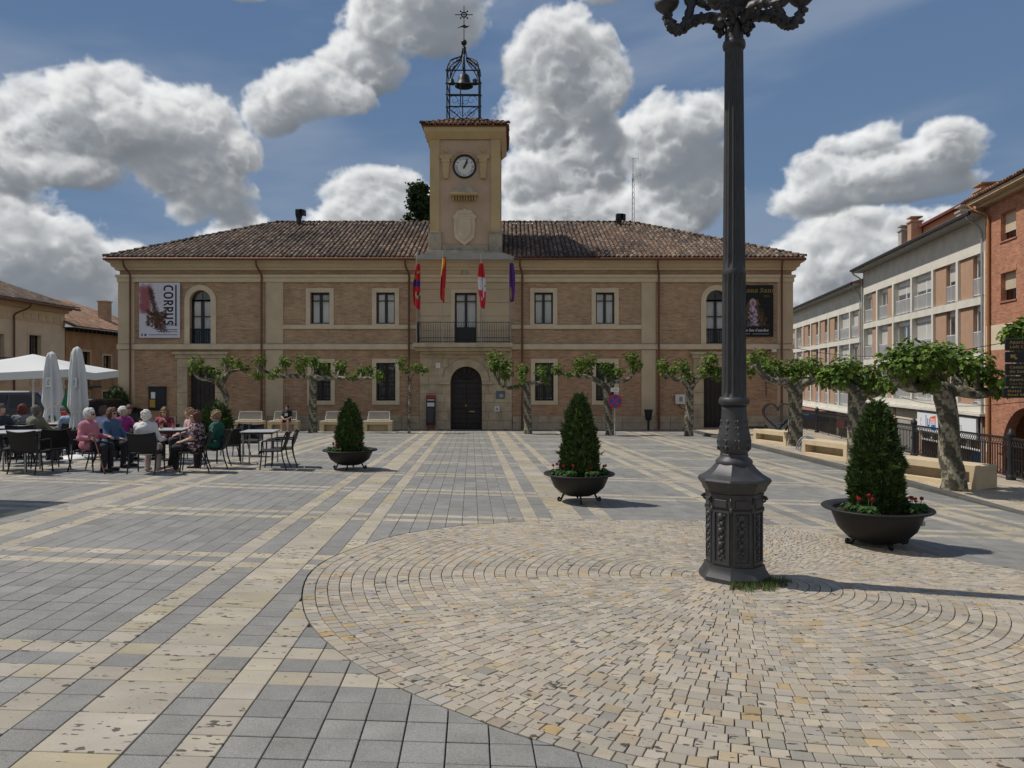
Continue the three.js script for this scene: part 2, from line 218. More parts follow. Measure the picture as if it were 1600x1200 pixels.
// ---------- paving: every slab a prism with its own edges
class Buf {
  constructor() { this.p = []; this.n = []; this.u = []; this.c = []; }
  slab(poly, lift, col, uo, gap, tilt = [0, 0], depth = .014, yf = gy) { // poly of [x, d]
    const cx = poly.reduce((a, q) => a + q[0], 0) / poly.length, cd = poly.reduce((a, q) => a + q[1], 0) / poly.length;
    const top = poly.map(q => { const l = Math.hypot(q[0] - cx, q[1] - cd), k = Math.max(.3, 1 - gap * .75 / l), x = cx + (q[0] - cx) * k, d = cd + (q[1] - cd) * k; return [x, yf(x, d) + lift + tilt[0] * (x - cx) + tilt[1] * (d - cd), -d]; });
    const ch = Math.min(.004, gap), inn = top.map(t => { const l = Math.hypot(t[0] - cx, t[2] + cd), k = Math.max(.5, 1 - ch / l); return [cx + (t[0] - cx) * k, t[1], -(cd + (-t[2] - cd) * k)]; });
    const low = top.map(t => [t[0], t[1] - .003, t[2]]), bot = top.map(t => [t[0], t[1] - depth, t[2]]);
    const N = poly.length, tri = (a, b, c) => { const ux = b[0] - a[0], uy = b[1] - a[1], uz = b[2] - a[2], vx = c[0] - a[0], vy = c[1] - a[1], vz = c[2] - a[2]; let nx = uy * vz - uz * vy, ny = uz * vx - ux * vz, nz = ux * vy - uy * vx; const l = Math.hypot(nx, ny, nz) || 1; for (const q of [a, b, c]) { this.p.push(...q); this.n.push(nx / l, ny / l, nz / l); this.u.push(q[0] + uo[0] + .3 * (q[1] - a[1]), -q[2] + uo[1]); this.c.push(...col); } };
    let area = 0; for (let i = 0; i < N; i++) { const a = poly[i], b = poly[(i + 1) % N]; area += a[0] * b[1] - b[0] * a[1]; }
    const o = area > 0 ? (i) => i : (i) => N - 1 - i;
    for (let i = 1; i < N - 1; i++) tri(inn[o(0)], inn[o(i)], inn[o(i + 1)]);
    for (let i = 0; i < N; i++) { const a = o(i), b = o((i + 1) % N); tri(low[a], low[b], inn[b]); tri(low[a], inn[b], inn[a]); tri(bot[a], bot[b], low[b]); tri(bot[a], low[b], low[a]); }
  }
  geo() { const g = new THREE.BufferGeometry(); g.setAttribute('position', new THREE.Float32BufferAttribute(this.p, 3)); g.setAttribute('normal', new THREE.Float32BufferAttribute(this.n, 3)); g.setAttribute('uv', new THREE.Float32BufferAttribute(this.u, 2)); g.setAttribute('color', new THREE.Float32BufferAttribute(this.c, 3)); return g; }
}
const LX = 1150, [LAMPX, LAMPD] = gp(1147, 903);
// edge of the round sett paving about the lamp, as [angle, radius]
const EDGE = [[476.9, 911], [475, 945], [490, 982.5], [520, 1008.7], [561, 1038.7], [604, 1063], [660.6, 1089], [716.8, 1113.7], [778.7, 1134], [853.7, 1162], [928.7, 1183], [494, 883], [550, 858.7], [628.7, 834], [722.5, 821], [805, 815.6], [925, 814], [1050, 813], [1193, 818], [1311, 842], [1469, 870], [1600, 892]]
  .map(q => { const [x, d] = gp(...q); return [Math.atan2(d - LAMPD, x - LAMPX), Math.hypot(x - LAMPX, d - LAMPD)]; });
for (const a of [-70, -50, -30, -12]) EDGE.push([a * RAD, 3.75]);
EDGE.sort((a, b) => a[0] - b[0]);
const edgeR = (() => { const raw = (a) => { let i = EDGE.findIndex(e => e[0] > a); const n = EDGE.length; let p, q; if (i <= 0) { p = EDGE[n - 1]; q = EDGE[0]; const pa = p[0] - 2 * Math.PI, aa = i === -1 ? a - 2 * Math.PI : a; return lerp(p[1], q[1], (aa - pa) / (q[0] - pa)); } p = EDGE[i - 1]; q = EDGE[i]; return lerp(p[1], q[1], (a - p[0]) / (q[0] - p[0])); };
  const t = []; for (let i = 0; i < 720; i++) { let s = 0; for (let k = -14; k <= 14; k++) s += raw(mod((i + k) / 2, 360) * RAD - Math.PI); t.push(s / 29); } return (a) => { const k = mod(a / RAD + 180, 360) * 2, i = Math.floor(k); return lerp(t[i % 720], t[(i + 1) % 720], k - i); }; })();
function clip(poly, nx, nd, c) { const out = []; for (let i = 0; i < poly.length; i++) { const a = poly[i], b = poly[(i + 1) % poly.length], da = a[0] * nx + a[1] * nd - c, db = b[0] * nx + b[1] * nd - c; if (da >= 0) out.push(a); if (da >= 0 !== db >= 0) { const t = da / (da - db); out.push([lerp(a[0], b[0], t), lerp(a[1], b[1], t)]); } } return out; }
const parea = (p) => { let s = 0; for (let i = 0; i < p.length; i++) { const a = p[i], b = p[(i + 1) % p.length]; s += a[0] * b[1] - b[0] * a[1]; } return Math.abs(s) / 2; };
const shows = (x, d) => { const px = 800 + F * x / d, py = HZ + F * (EYE - gy(x, d)) / d; return px > -10 && px < 1610 && py < 1215; };
const plaza = S(new THREE.Group()); plaza.name = 'plaza_paving'; scene.add(plaza);
{
  const r = rng(5), list = [];
  const SK = .055, BW = [.2, .215, .41, .215, .2]; // a band: cream, grey, cream, grey, cream
  const bands = [-29.4, -26, -22.6, -19.2, -15.8, -12.4, -9.0, -5.79, -2.385, .70, 3.79, 6.88, 9.97];
  const colsU = []; let u = -31.5;
  for (const b of bands) { const n = Math.max(1, Math.round((b - u) / .2)); for (let i = 0; i < n; i++) colsU.push([lerp(u, b, i / n), lerp(u, b, (i + 1) / n), 0]); u = b; BW.forEach((w, k) => { colsU.push([u, u + w, k % 2 ? 2 : k === 2 ? 3 : 1]); u += w; }); }
  const rows = []; // [d0, d1, kind, module]
  for (let j = -1; j < 13; j++) { const v = 4.1 + 2.65 * j; rows.push([v, v + .2, 1], [v + .2, v + .4, 2], [v + .4, v + .6, 1]); const n = v < 6 ? 10 : 5; for (let i = 0; i < n; i++) rows.push([v + .6 + 2.05 * i / n, v + .6 + 2.05 * (i + 1) / n, 0]); }
  const add = (poly, kind) => {
    let q = poly; const cx = q.reduce((a, t) => a + t[0], 0) / q.length, cd = q.reduce((a, t) => a + t[1], 0) / q.length;
    if (cd < 2.3 || cd > 35.9 || Math.abs(cx) > .78 * cd + 3 || cx < -30) return;
    q = clip(q, -1, 0, -8.1); q = q.length > 2 ? clip(q, 0, -1, -35.7) : q;
    if (q.length < 3) return;
    const dx = cx - LAMPX, dd = cd - LAMPD, R = Math.hypot(dx, dd);
    if (R < 5) { const a = Math.atan2(dd, dx), e = edgeR(a), h = .04, e1 = edgeR(a + h), e0 = edgeR(a - h), p1 = [LAMPX + e1 * Math.cos(a + h), LAMPD + e1 * Math.sin(a + h)], p0 = [LAMPX + e0 * Math.cos(a - h), LAMPD + e0 * Math.sin(a - h)]; let nx = p1[1] - p0[1], nd = -(p1[0] - p0[0]); const l = Math.hypot(nx, nd); nx /= l; nd /= l; if (nx * dx + nd * dd < 0) { nx = -nx; nd = -nd; } q = clip(q, nx, nd, nx * (LAMPX + e * Math.cos(a)) + nd * (LAMPD + e * Math.sin(a)) + .006); if (q.length < 3 || parea(q) < .0025) return; }
    list.push([q, kind, cx, cd]);
  };
  const X = (uu, d) => uu - SK * d, quad = (a, b, d0, d1) => [[X(a, d0), d0], [X(b, d0), d0], [X(b, d1), d1], [X(a, d1), d1]];
  for (const [d0, d1, rk] of rows) for (const [a, b, ck] of colsU) {
    const cream = rk === 1 || ck === 1 || ck === 3;
    if (rk === 0 && ck === 3) continue;
    add(quad(a, b, d0, d1), cream ? 1 : 0);
  }
  for (let j = -1; j < 13; j++) { const v = 4.1 + 2.65 * j + .6; for (const [a, b, ck] of colsU) if (ck === 3) for (let i = 0; i < 5; i++) add(quad(a, b, v + .41 * i, v + .41 * (i + 1)), 1); }
  list.sort((p, q) => p[3] - q[3]);
  const cnt = [0, 0], rest = [new Buf(), new Buf()], nm = ['granite_slab', 'travertine_slab'], mt = [m.granite, m.trav];
  for (const [q, k, cx, cd] of list) {
    const t = k ? .70 + .2 * r() : .90 + .15 * r(), w = k ? (r() < .1 ? .08 : .0) : 0, col = k ? [t * (1 + .3 * w), t, t * (1 - w * 1.6 - .06 * r())] : [t, t * (1 + .01 * r()), t * (1 + .03 * r())];
    const wr = .90 + .2 * fbm(cx * .7 + 40, cd * .7, 4, 4096, 3), sp = r() < .06 ? .9 : 1; for (let i = 0; i < 3; i++) col[i] *= wr * sp;
    const args = [q, .001 * (r() - .5) * 3, col, [r() * 7, r() * 7], cd < 9 ? .0065 : .006, [(r() - .5) * .006, (r() - .5) * .006]];
    if (cnt[k] < 300 && shows(cx, cd)) { const b = new Buf(); b.slab(...args); M(nm[k], b.geo(), mt[k], plaza); cnt[k]++; } else rest[k].slab(...args);
  }
  S(M('far_granite_slabs', rest[0].geo(), m.granite, plaza), 'stuff'); S(M('far_travertine_slabs', rest[1].geo(), m.trav, plaza), 'stuff');
}
// ---------- rings of small travertine setts about the lamp
{
  const circle = S(new THREE.Group()); circle.name = 'round_sett_paving'; scene.add(circle);
  const r = rng(17), list = [], NR = 40;
  for (let i = 2; i < NR; i++) {
    const f0 = i / NR, f1 = (i + 1) / NR, meanR = 3.6 * (f0 + f1) / 2; let a = -Math.PI + r(); const end = a + 2 * Math.PI;
    while (a < end - .01) { let st = (.068 + .036 * r()) / meanR; if (end - a < st * 1.5) st = end - a; const p = [[a, f0], [a + st, f0], [a + st, f1], [a, f1]].map(([t, f]) => { const w = .006 * (vn(t * 9, f * 40, 4096, 3) - .5); const R = edgeR(mod(t + Math.PI, 2 * Math.PI) - Math.PI) * f + w; return [LAMPX + R * Math.cos(t), LAMPD + R * Math.sin(t)]; }); a += st; const cx = (p[0][0] + p[2][0]) / 2, cd = (p[0][1] + p[2][1]) / 2; if (cd > 2.6) list.push([p, cx, cd]); }
  }
  list.sort((p, q) => p[2] - q[2]);
  let n = 0; const rest = new Buf();
  for (const [p, cx, cd] of list) {
    const q = r(), t = .75 + .15 * r(), patch = .92 + .18 * fbm(cx * 1.1 + 9, cd * 1.1, 3); let c = [t, t * .985, t * .97];
    if (q < .018) c = [t * 1.03, t * .86, t * .58]; else if (q < .1) c = [t * 1.04, t * .95, t * .83]; else if (q < .24) c = [t * .86, t * .88, t * .92]; else if (q < .30) c = [t * .95, t * .87, t * .81];
    if (r() < .12 + .5 * sstep(.54, .62, fbm(cx * 1.2 + 70, cd * 1.2 + 20, 4, 4096, 40))) { const g = .82 + .1 * r(); c = [c[0] * g * .97, c[1] * g, c[2] * g * 1.02]; } // grimy stones
    const args = [p, .003 * (r() - .5), c.map(v => v * patch), [r() * 9, r() * 9], .0055, [(r() - .5) * .03, (r() - .5) * .03]];
    if (n < 300 && shows(cx, cd)) { const b = new Buf(); b.slab(...args); M('sett', b.geo(), m.trav, circle); n++; } else rest.slab(...args);
  }
  S(M('inner_setts', rest.geo(), m.trav, circle), 'stuff');
}
// ---------- raised footway on the right, kerb, slabs
const FW = .09, fy = (x, d) => gy(x, d) + FW * clamp((d - 11.5) / 4);
const onf = (x, d, dy = 0) => [x, fy(x, d) + dy, -d];
{
  const fw = S(new THREE.Group()); fw.name = 'footway'; scene.add(fw);
  const r = rng(23), rest = new Buf(), kb = []; let n = 0;
  for (let d = 6; d < 35.6; d += .42) for (let x = 8.34; x < fenceX(d) + .35; x += .42) { const t = .72 + .3 * r(), args = [[[x, d], [Math.min(x + .42, fenceX(d) + .36), d], [Math.min(x + .42, fenceX(d) + .36), d + .42], [x, d + .42]], .001 * r(), [t, t * .97, t * .92], [r() * 7, r() * 7], .006, [0, 0], .12, fy]; if (x > fenceX(d) + .2) continue; if (n < 300 && shows(x, d)) { const b = new Buf(); b.slab(...args); M('footway_slab', b.geo(), m.trav, fw); n++; } else rest.slab(...args); }
  S(M('far_footway_slabs', rest.geo(), m.trav, fw), 'stuff');
  for (let d = 8; d < 33.5; d += .9) { const b = new Buf(), t = .36 + .14 * r(); b.slab([[8.12, d], [8.33, d], [8.33, d + .9], [8.12, d + .9]], .006, [t, t, t], [r() * 5, r() * 5], .006, [0, 0], .13, fy); M('kerb_stone', b.geo(), m.granite, fw); }
}

// ---------- town hall
const HD = 35.8, HS = HD / F, hallY = gy(0, HD);
const hx = (px) => (px - 800) * HS, hy = (py) => (671 - py) * HS;   // local metres on the front wall
const hall = T('town_hall', 'long two storey brick town hall with hipped tile roof and central clock tower', 'building', [0, hallY, -HD]);
const cornerX = [hx(187), hx(1237)], eaveY = hy(407);
const rectHole = (x0, x1, y0, y1) => { const h = new THREE.Path(); h.moveTo(x0, y0); h.lineTo(x0, y1); h.lineTo(x1, y1); h.lineTo(x1, y0); h.closePath(); return h; };
const archHole = (x0, x1, y0, ys, k = 1) => { const h = new THREE.Path(), r = (x1 - x0) / 2; h.moveTo(x0, y0); h.lineTo(x0, ys); for (let i = 1; i < 20; i++) { const a = Math.PI - i / 20 * Math.PI; h.lineTo((x0 + x1) / 2 + r * Math.cos(a), ys + r * k * Math.sin(a)); } h.lineTo(x1, ys); h.lineTo(x1, y0); h.closePath(); return h; };
const archPts = (x0, x1, y0, ys) => { const p = [[x0, y0], [x0, ys]], r = (x1 - x0) / 2; for (let i = 1; i < 20; i++) { const a = Math.PI - i / 20 * Math.PI; p.push([(x0 + x1) / 2 + r * Math.cos(a), ys + r * Math.sin(a)]); } p.push([x1, ys], [x1, y0]); return p; };
const upW = [[485, 515], [588, 617], [835, 864], [931, 960]].map(q => [hx(q[0]), hx(q[1]), hy(506), hy(457)]);
const loW = [[487, 517], [588, 618], [836, 865], [931, 960]].map(q => [hx(q[0]), hx(q[1]), hy(626), hy(567)]);
const arW = [[297, 330], [1103, 1136]].map(q => [hx(q[0]), hx(q[1]), hy(537), hy(470)]);
const sdD = [[294, 337], [1099, 1141]].map(q => [hx(q[0]), hx(q[1]), -.02, hy(574)]);
const bal = [hx(710.6), hx(744.8), hy(536), hy(457.5)], mdr = [hx(704), hx(753), -.02, hy(597)];
const ZW = -.45; // wall depth
{
  const split = hy(541), band = (y0, y1) => { const s = shp([[cornerX[0], y0], [cornerX[1], y0], [cornerX[1], y1], [cornerX[0], y1]]); return s; };
  const up = band(split, eaveY - .02), lo = band(-.3, split);
  for (const w of upW) up.holes.push(rectHole(...w)); for (const w of arW) up.holes.push(archHole(w[0], w[1], Math.max(w[2], split + .01), w[3])); up.holes.push(rectHole(bal[0], bal[1], Math.max(bal[2], split + .01), bal[3]));
  for (const w of loW) lo.holes.push(rectHole(...w)); for (const w of sdD) lo.holes.push(rectHole(w[0], w[1], -.1, w[3])); lo.holes.push(archHole(mdr[0], mdr[1], -.1, mdr[3]));
  M('upper_wall', ext(up, .45, 0, 0, ZW), m.brick, hall); M('lower_wall', ext(lo, .45, 0, 0, ZW), m.brickLow, hall);
  M('side_wall', [bx(cornerX[0], cornerX[0] + .45, -.3, eaveY, -12.4, ZW - .002)], m.brick, hall); M('side_wall', [bx(cornerX[1] - .45, cornerX[1], -.3, eaveY, -12.4, ZW - .002)], m.brick, hall); M('rear_wall', [bx(cornerX[0] + .46, cornerX[1] - .46, -.3, eaveY, -12.4, -12)], m.brick, hall);
  M('inner_floor', bx(cornerX[0] + .5, cornerX[1] - .5, split - .1, split + .1, -11.9, ZW - .35), m.darkWood, hall);
  M('inner_wall', bx(cornerX[0] + .5, cornerX[1] - .5, -.3, eaveY - .2, -2.3, -2.2), m.curtain, hall);
  M('ceiling', bx(cornerX[0] + .5, cornerX[1] - .5, eaveY - .1, eaveY - .02, -11.9, ZW - .02), m.darkWood, hall);
  // plinth stones, left and right of each door
  const py = hy(650), segs = [[cornerX[0] - .05, hx(276)], [hx(350), hx(656)], [hx(801), hx(1083)], [hx(1158), cornerX[1] + .05]], r = rng(3);
  for (const [a, b] of segs) { let x = a; while (x < b - .05) { let w = .7 + .6 * r(); if (b - x - w < .5) w = b - x; const h = py / 2; for (let k = 0; k < 2; k++) M('plinth_stone', cbx(x + .004, x + w - .004, k * h - (k ? 0 : .25), (k + 1) * h - .008, -.1, .07 + .012 * r(), .015), m.ashlar, hall); x += w; } }
  // pilasters with caps
  for (const [a, b] of [[187, 211], [416, 443], [1002, 1024], [1214, 1237]]) { const x0 = hx(a) - (a === 187 ? .04 : 0), x1 = hx(b) + (b === 1237 ? .04 : 0); M('pilaster', [bx(x0, x1, py + .003, hy(547), -.1, .085), bx(x0, x1, hy(537), hy(441), -.1, .08)], m.stucco, hall); }
  const full = [cornerX[0] - .08, cornerX[1] + .08];
  M('string_course', [bx(...full, hy(546), hy(538), -.1, .13)], m.trim, hall);
  M('upper_moulding', [bx(...full, hy(441), hy(434), -.1, .13), bx(full[0] - .05, full[1] + .05, hy(434), hy(430), -.1, .2)], m.trim, hall);
  for (const [a, b] of [[443.2, 656], [799, 1001.8]]) M('sill_course', bx(hx(a), hx(b), hy(514), hy(508), -.1, .1), m.trim, hall);
  const corn = [[0, 0], [.10, 0], [.12, .10], [.22, .16], [.26, .30], [.40, .38], [.46, .48], [0, .48]];
  M('cornice', [(() => { const P = []; const g = new THREE.BufferGeometry(), x0 = full[0], x1 = full[1]; for (let i = 0; i < corn.length - 1; i++) { const [z0, y0] = corn[i], [z1, y1] = corn[i + 1]; const a = [x0 - z0, eaveY - .48 + y0, z0], b = [x1 + z0, eaveY - .48 + y0, z0], c = [x1 + z1, eaveY - .48 + y1, z1], d = [x0 - z1, eaveY - .48 + y1, z1]; P.push(...a, ...b, ...c, ...a, ...c, ...d); const e = [x1 + z0, a[1], -12.4], f = [x1 + z1, c[1], -12.4]; P.push(...b, ...e, ...f, ...b, ...f, ...c); const e2 = [x0 - z0, a[1], -12.4], f2 = [x0 - z1, c[1], -12.4]; P.push(...e2, ...a, ...d, ...e2, ...d, ...f2); } g.setAttribute('position', new THREE.Float32BufferAttribute(P, 3)); g.computeVertexNormals(); return fin(g); })()], m.stucco, hall);
}
function surround(name, w, bw, arch, mt, base, z = .05, parent = hall) { // flat band round an opening
  const s = arch ? shp(archPts(w[0] - bw, w[1] + bw, w[2] - base, w[3])) : shp([[w[0] - bw, w[2] - base], [w[1] + bw, w[2] - base], [w[1] + bw, w[3] + bw], [w[0] - bw, w[3] + bw]]);
  s.holes.push(arch ? archHole(w[0] - .002, w[1] + .002, w[2], w[3]) : rectHole(w[0] - .002, w[1] + .002, w[2], w[3] + .002)); return M(name, ext(s, z + .02, 0, 0, -.02), mt, parent);
}
function windowIn(w, o = {}) { // frame mesh with panes, curtains and bars as its pieces
  const [x0, x1, y0, y1] = w, z = -.24, fw = .07, mid = (x0 + x1) / 2, fr = [bx(x0, x0 + fw, y0, y1, z - .04, z + .04), bx(x1 - fw, x1, y0, y1, z - .04, z + .04), bx(x0 + fw, x1 - fw, y0, y0 + fw, z - .04, z + .04)], top = o.arch ? y1 : y1 - fw;
  fr.push(bx(x0 + fw, x1 - fw, top, top + fw, z - .04, z + .04), bx(mid - .065, mid + .065, y0 + fw, top, z - .05, z + .05));
  for (const t of o.bars || [.78]) { const yy = lerp(y0, top, t); fr.push(bx(x0 + fw, mid - .065, yy - .025, yy + .025, z - .03, z + .03), bx(mid + .065, x1 - fw, yy - .025, yy + .025, z - .03, z + .03)); }
  if (o.arch) { const s = shp(archPts(x0, x1, y1 + .002, y1 + .003)); s.holes.push(archHole(x0 + fw, x1 - fw, y1 + fw, y1 + fw + .001)); fr.push(ext(s, .08, 0, 0, z - .04), bar(mid, y1 + fw, z, mid, y1 + (x1 - x0) / 2 - fw, z, .02)); }
  const W = M('window', fr, m.black, o.parent || hall);
  M('pane', bx(x0 + fw, mid - .066, y0 + fw, top, z - .006, z), m.glass, W); M('pane', bx(mid + .066, x1 - fw, y0 + fw, top, z - .006, z), m.glass, W);
  if (o.arch) M('pane', ext(shp(archPts(x0 + fw, x1 - fw, y1 + fw, y1 + fw + .001)), .006, 0, 0, z - .006), m.glass, W);
  if (o.curtain) for (const [a, b] of [[x0 + fw, mid - .05], [mid + .05, x1 - fw]]) { const P = [], I = [], n = 14, cy = lerp(y0, top, o.curtain); for (let i = 0; i <= n; i++) { const x = lerp(a, b, i / n), zz = z - .1 + .018 * Math.sin(i * 1.9); P.push(x, cy, zz, x, top - .02, zz); if (i < n) I.push(2 * i, 2 * i + 2, 2 * i + 1, 2 * i + 1, 2 * i + 2, 2 * i + 3); } const g = new THREE.BufferGeometry(); g.setAttribute('position', new THREE.Float32BufferAttribute(P, 3)); g.setIndex(I); g.computeVertexNormals(); M('curtain', fin(g), m.curtain, W); }
  return W;
}
for (const w of upW) { surround('window_surround', w, .21, 0, m.trim, .17); windowIn(w, { curtain: .02 }); }
for (const w of loW) {
  surround('window_surround', w, .2, 0, m.trim, .2); const W = windowIn(w, { bars: [.5] }), b = [];
  for (let i = 1; i < 8; i++) { const x = lerp(w[0], w[1], i / 8); b.push(bar(x, w[2] + .03, -.08, x, w[3] - .03, -.08, .011, .011, 6)); } for (const t of [.1, .37, .63, .9]) b.push(bx(w[0] + .01, w[1] - .01, lerp(w[2], w[3], t) - .014, lerp(w[2], w[3], t) + .014, -.09, -.07)); M('window_grille', b, m.iron, W);
}
for (const w of arW) {
  surround('arch_surround', w, .25, 1, m.trim, .02, .07); const W = windowIn(w, { arch: 1, bars: [.33, .64], curtain: .33 }), b = [];
  for (let i = 0; i <= 9; i++) { const x = lerp(w[0] + .02, w[1] - .02, i / 9); b.push(bar(x, w[2] + .02, -.02, x, w[2] + .72, -.02, .01, .01, 6)); } b.push(bx(w[0], w[1], w[2] + .7, w[2] + .74, -.04, 0)); M('balustrade', b, m.iron, W);
}
// side doors in stone frames, and the arched main door in its ashlar front
for (const w of sdD) {
  const top = hy(550), x0 = w[0] - .5, x1 = w[1] + .5, r = rng(8);
  for (const [a, b] of [[x0, w[0] - .005], [w[1] + .005, x1]]) for (let k = 0; k < 5; k++) M('jamb_stone', cbx(a, b, k * .6 + .003 - (k ? 0 : .2), k < 4 ? k * .6 + .597 : w[3], -.1, .1 + .01 * r(), .015), m.ashlar, hall);
  M('door_lintel', [cbx(x0, x1, w[3] + .005, w[3] + .42, -.1, .11), cbx(x0 - .08, x1 + .08, w[3] + .43, top - .12, -.1, .15), cbx(x0 - .18, x1 + .18, top - .12, top, -.1, .26)], m.ashlar, hall);
  const D = M('side_door', [bx(w[0], w[1], -.2, w[3], -.42, -.36)], m.darkWood, hall);
  for (let i = 0; i < 6; i++) M('door_plank', cbx(lerp(w[0], w[1], i / 6) + .006, lerp(w[0], w[1], (i + 1) / 6) - .006, 0, w[3] - .03, -.36, -.335, .006), m.darkWood, D);
}
{
  const X0 = hx(656), X1 = hx(800), top = hy(545.5), r = rng(12); // ashlar blocks round the arch
  const cx = (mdr[0] + mdr[1]) / 2, R = (mdr[1] - mdr[0]) / 2, inArch = (x, y) => x > mdr[0] - .01 && x < mdr[1] + .01 && (y < mdr[3] || Math.hypot(x - cx, y - mdr[3]) < R + .38);
  const s = shp([[X0, -.2], [X1, -.2], [X1, top], [X0, top]]); s.holes.push(archHole(mdr[0] - .002, mdr[1] + .002, -.15, mdr[3])); M('portal_core', ext(s, .1, 0, 0, -.05), m.stone, hall);
  const courses = 9; for (let k = 0; k < courses; k++) { const y0 = top * k / courses, y1 = top * (k + 1) / courses; let x = X0 - .0; while (x < X1 - .02) { let w = .42 + .5 * r(); if (X1 - x - w < .35) w = X1 - x; const a = x, b = x + w; x += w; const parts = []; if (y0 > mdr[3] + R + .36 || b < mdr[0] - .35 || a > mdr[1] + .35) parts.push([a, b]); else { if (a < mdr[0] - .36 && y1 > mdr[3]) { } if (y1 <= mdr[3] + .02) { if (a < mdr[0]) parts.push([a, Math.min(b, mdr[0] - .004)]); if (b > mdr[1]) parts.push([Math.max(a, mdr[1] + .004), b]); } else { const h = Math.sqrt(Math.max(0, (R + .37) ** 2 - Math.max(0, y0 - mdr[3]) ** 2)); if (a < cx - h) parts.push([a, Math.min(b, cx - h)]); if (b > cx + h) parts.push([Math.max(a, cx + h), b]); } } for (const [p, q] of parts) if (q - p > .03) M('ashlar_block', cbx(p + .004, q - .004, y0 + .004, y1 - .004, 0, .075 + .014 * r(), .012), m.ashlar, hall); } }
  for (let i = 0; i < 11; i++) { const a0 = Math.PI * i / 11 + .006, a1 = Math.PI * (i + 1) / 11 - .006, pt = (a, q) => [cx + q * Math.cos(a), mdr[3] + q * Math.sin(a)]; M('arch_stone', ext(shp([pt(a0, R + .003), pt(a0, R + .36), pt((a0 + a1) / 2, R + .36), pt(a1, R + .36), pt(a1, R + .003), pt((a0 + a1) / 2, R + .003)]), .12, 0, 0, 0, .008), m.ashlar, hall); }
  M('impost', [cbx(mdr[0] - .55, mdr[0] - .005, mdr[3] - .12, mdr[3] + .03, 0, .19), cbx(mdr[1] + .005, mdr[1] + .55, mdr[3] - .12, mdr[3] + .03, 0, .19)], m.ashlar, hall);
  const D = M('main_door', [bx(mdr[0], mdr[1], -.2, mdr[3], -.42, -.36), ext(shp(archPts(mdr[0], mdr[1], mdr[3] + .1, mdr[3] + .101)), .05, 0, 0, -.42), bx(mdr[0], mdr[1], mdr[3] - .02, mdr[3] + .1, -.36, -.28)], m.darkWood, hall);
  for (const [a, b] of [[mdr[0] + .03, cx - .012], [cx + .012, mdr[1] - .03]]) { for (let k = 0; k < 9; k++) M('door_plank', cbx(a, b, .02 + k * .245, .02 + k * .245 + .238, -.36, -.325, .008), m.darkWood, D); }
  M('door_knob', [sph(.05, cx - .03, 1.15, -.3), bx(cx + .12, cx + .4, .83, .88, -.33, -.31)], m.gold, D);
  const fan = []; for (let i = 1; i < 6; i++) { const a = Math.PI * i / 6; fan.push(bar(cx, mdr[3] + .1, -.33, cx + R * .95 * Math.cos(a), mdr[3] + .05 + R * .92 * Math.sin(a), -.33, .016)); } fan.push(tube(Array.from({ length: 9 }, (_, i) => V(cx + .34 * Math.cos(Math.PI * i / 8), mdr[3] + .1 + .3 * Math.sin(Math.PI * i / 8), -.33)), .016, 16, 6)); M('fanlight', fan, m.iron, D);
  // rendered bay above with scored courses, balcony
  const s2 = shp([[hx(657), hy(537)], [hx(796), hy(537)], [hx(796), eaveY - .5], [hx(657), eaveY - .5]]); s2.holes.push(rectHole(bal[0], bal[1], bal[2], bal[3])); 
  const ys = [537, 517, 494, 473, 452, 441]; for (let i = 0; i < 5; i++) { const y0 = hy(ys[i]), y1 = hy(ys[i + 1]); const cut = y0 < bal[3]; for (const [a, b] of cut ? [[hx(657), bal[0] - .16], [bal[1] + .16, hx(796)]] : [[hx(657), hx(796)]]) M('render_course', cbx(a, b, y0 + .006, y1 - .006, -.05, .05, .008), m.stucco, hall); }
  M('frieze_panel', bx(hx(657), hx(796), hy(429.5), eaveY - .48, -.05, .05), m.stucco, hall);
  surround('window_surround', bal, .17, 0, m.trim, 0, .07); const W = windowIn(bal, { curtain: .32, bars: [.32, .86] }); M('door_panel', bx(bal[0] + .07, bal[1] - .07, bal[2] + .07, bal[2] + .75, -.26, -.22), m.black, W);
  M('relief_plaque', [lathe([[0, 0], [.15, .03], [.17, .06], [.15, .09], [0, .12]], 14).applyMatrix4(new THREE.Matrix4().makeRotationX(Math.PI / 2)).translate(hx(726), hy(427.5), .05)], m.stone, hall);
  const B = M('balcony', [cbx(hx(649), hx(801), hy(543.5), hy(537), -.02, .95), cbx(hx(652), hx(798), hy(549), hy(543.6), -.02, .7), cbx(hx(658), hx(792), hy(553), hy(549.2), -.02, .42)], m.ashlar, hall);
  const rl = [], bx0 = hx(654.5), bx1 = hx(798.5), yb = hy(537), yt = hy(505.5); for (const y of [yb + .06, yb + .24, yt]) rl.push(bx(bx0, bx1, y - .014, y + .014, .87, .9), bx(bx0, bx0 + .03, y - .014, y + .014, 0, .9), bx(bx1 - .03, bx1, y - .014, y + .014, 0, .9));
  for (let i = 0; i <= 40; i++) { const x = lerp(bx0 + .015, bx1 - .015, i / 40), t = i % 40 ? .009 : .02; rl.push(bar(x, yb, .885, x, yt, .885, t, t, 6)); } for (let i = 1; i < 8; i++) for (const x of [bx0 + .015, bx1 - .015]) rl.push(bar(x, yb, i * .11, x, yt, i * .11, .009, .009, 6)); M('railing', rl, m.iron, B);
}
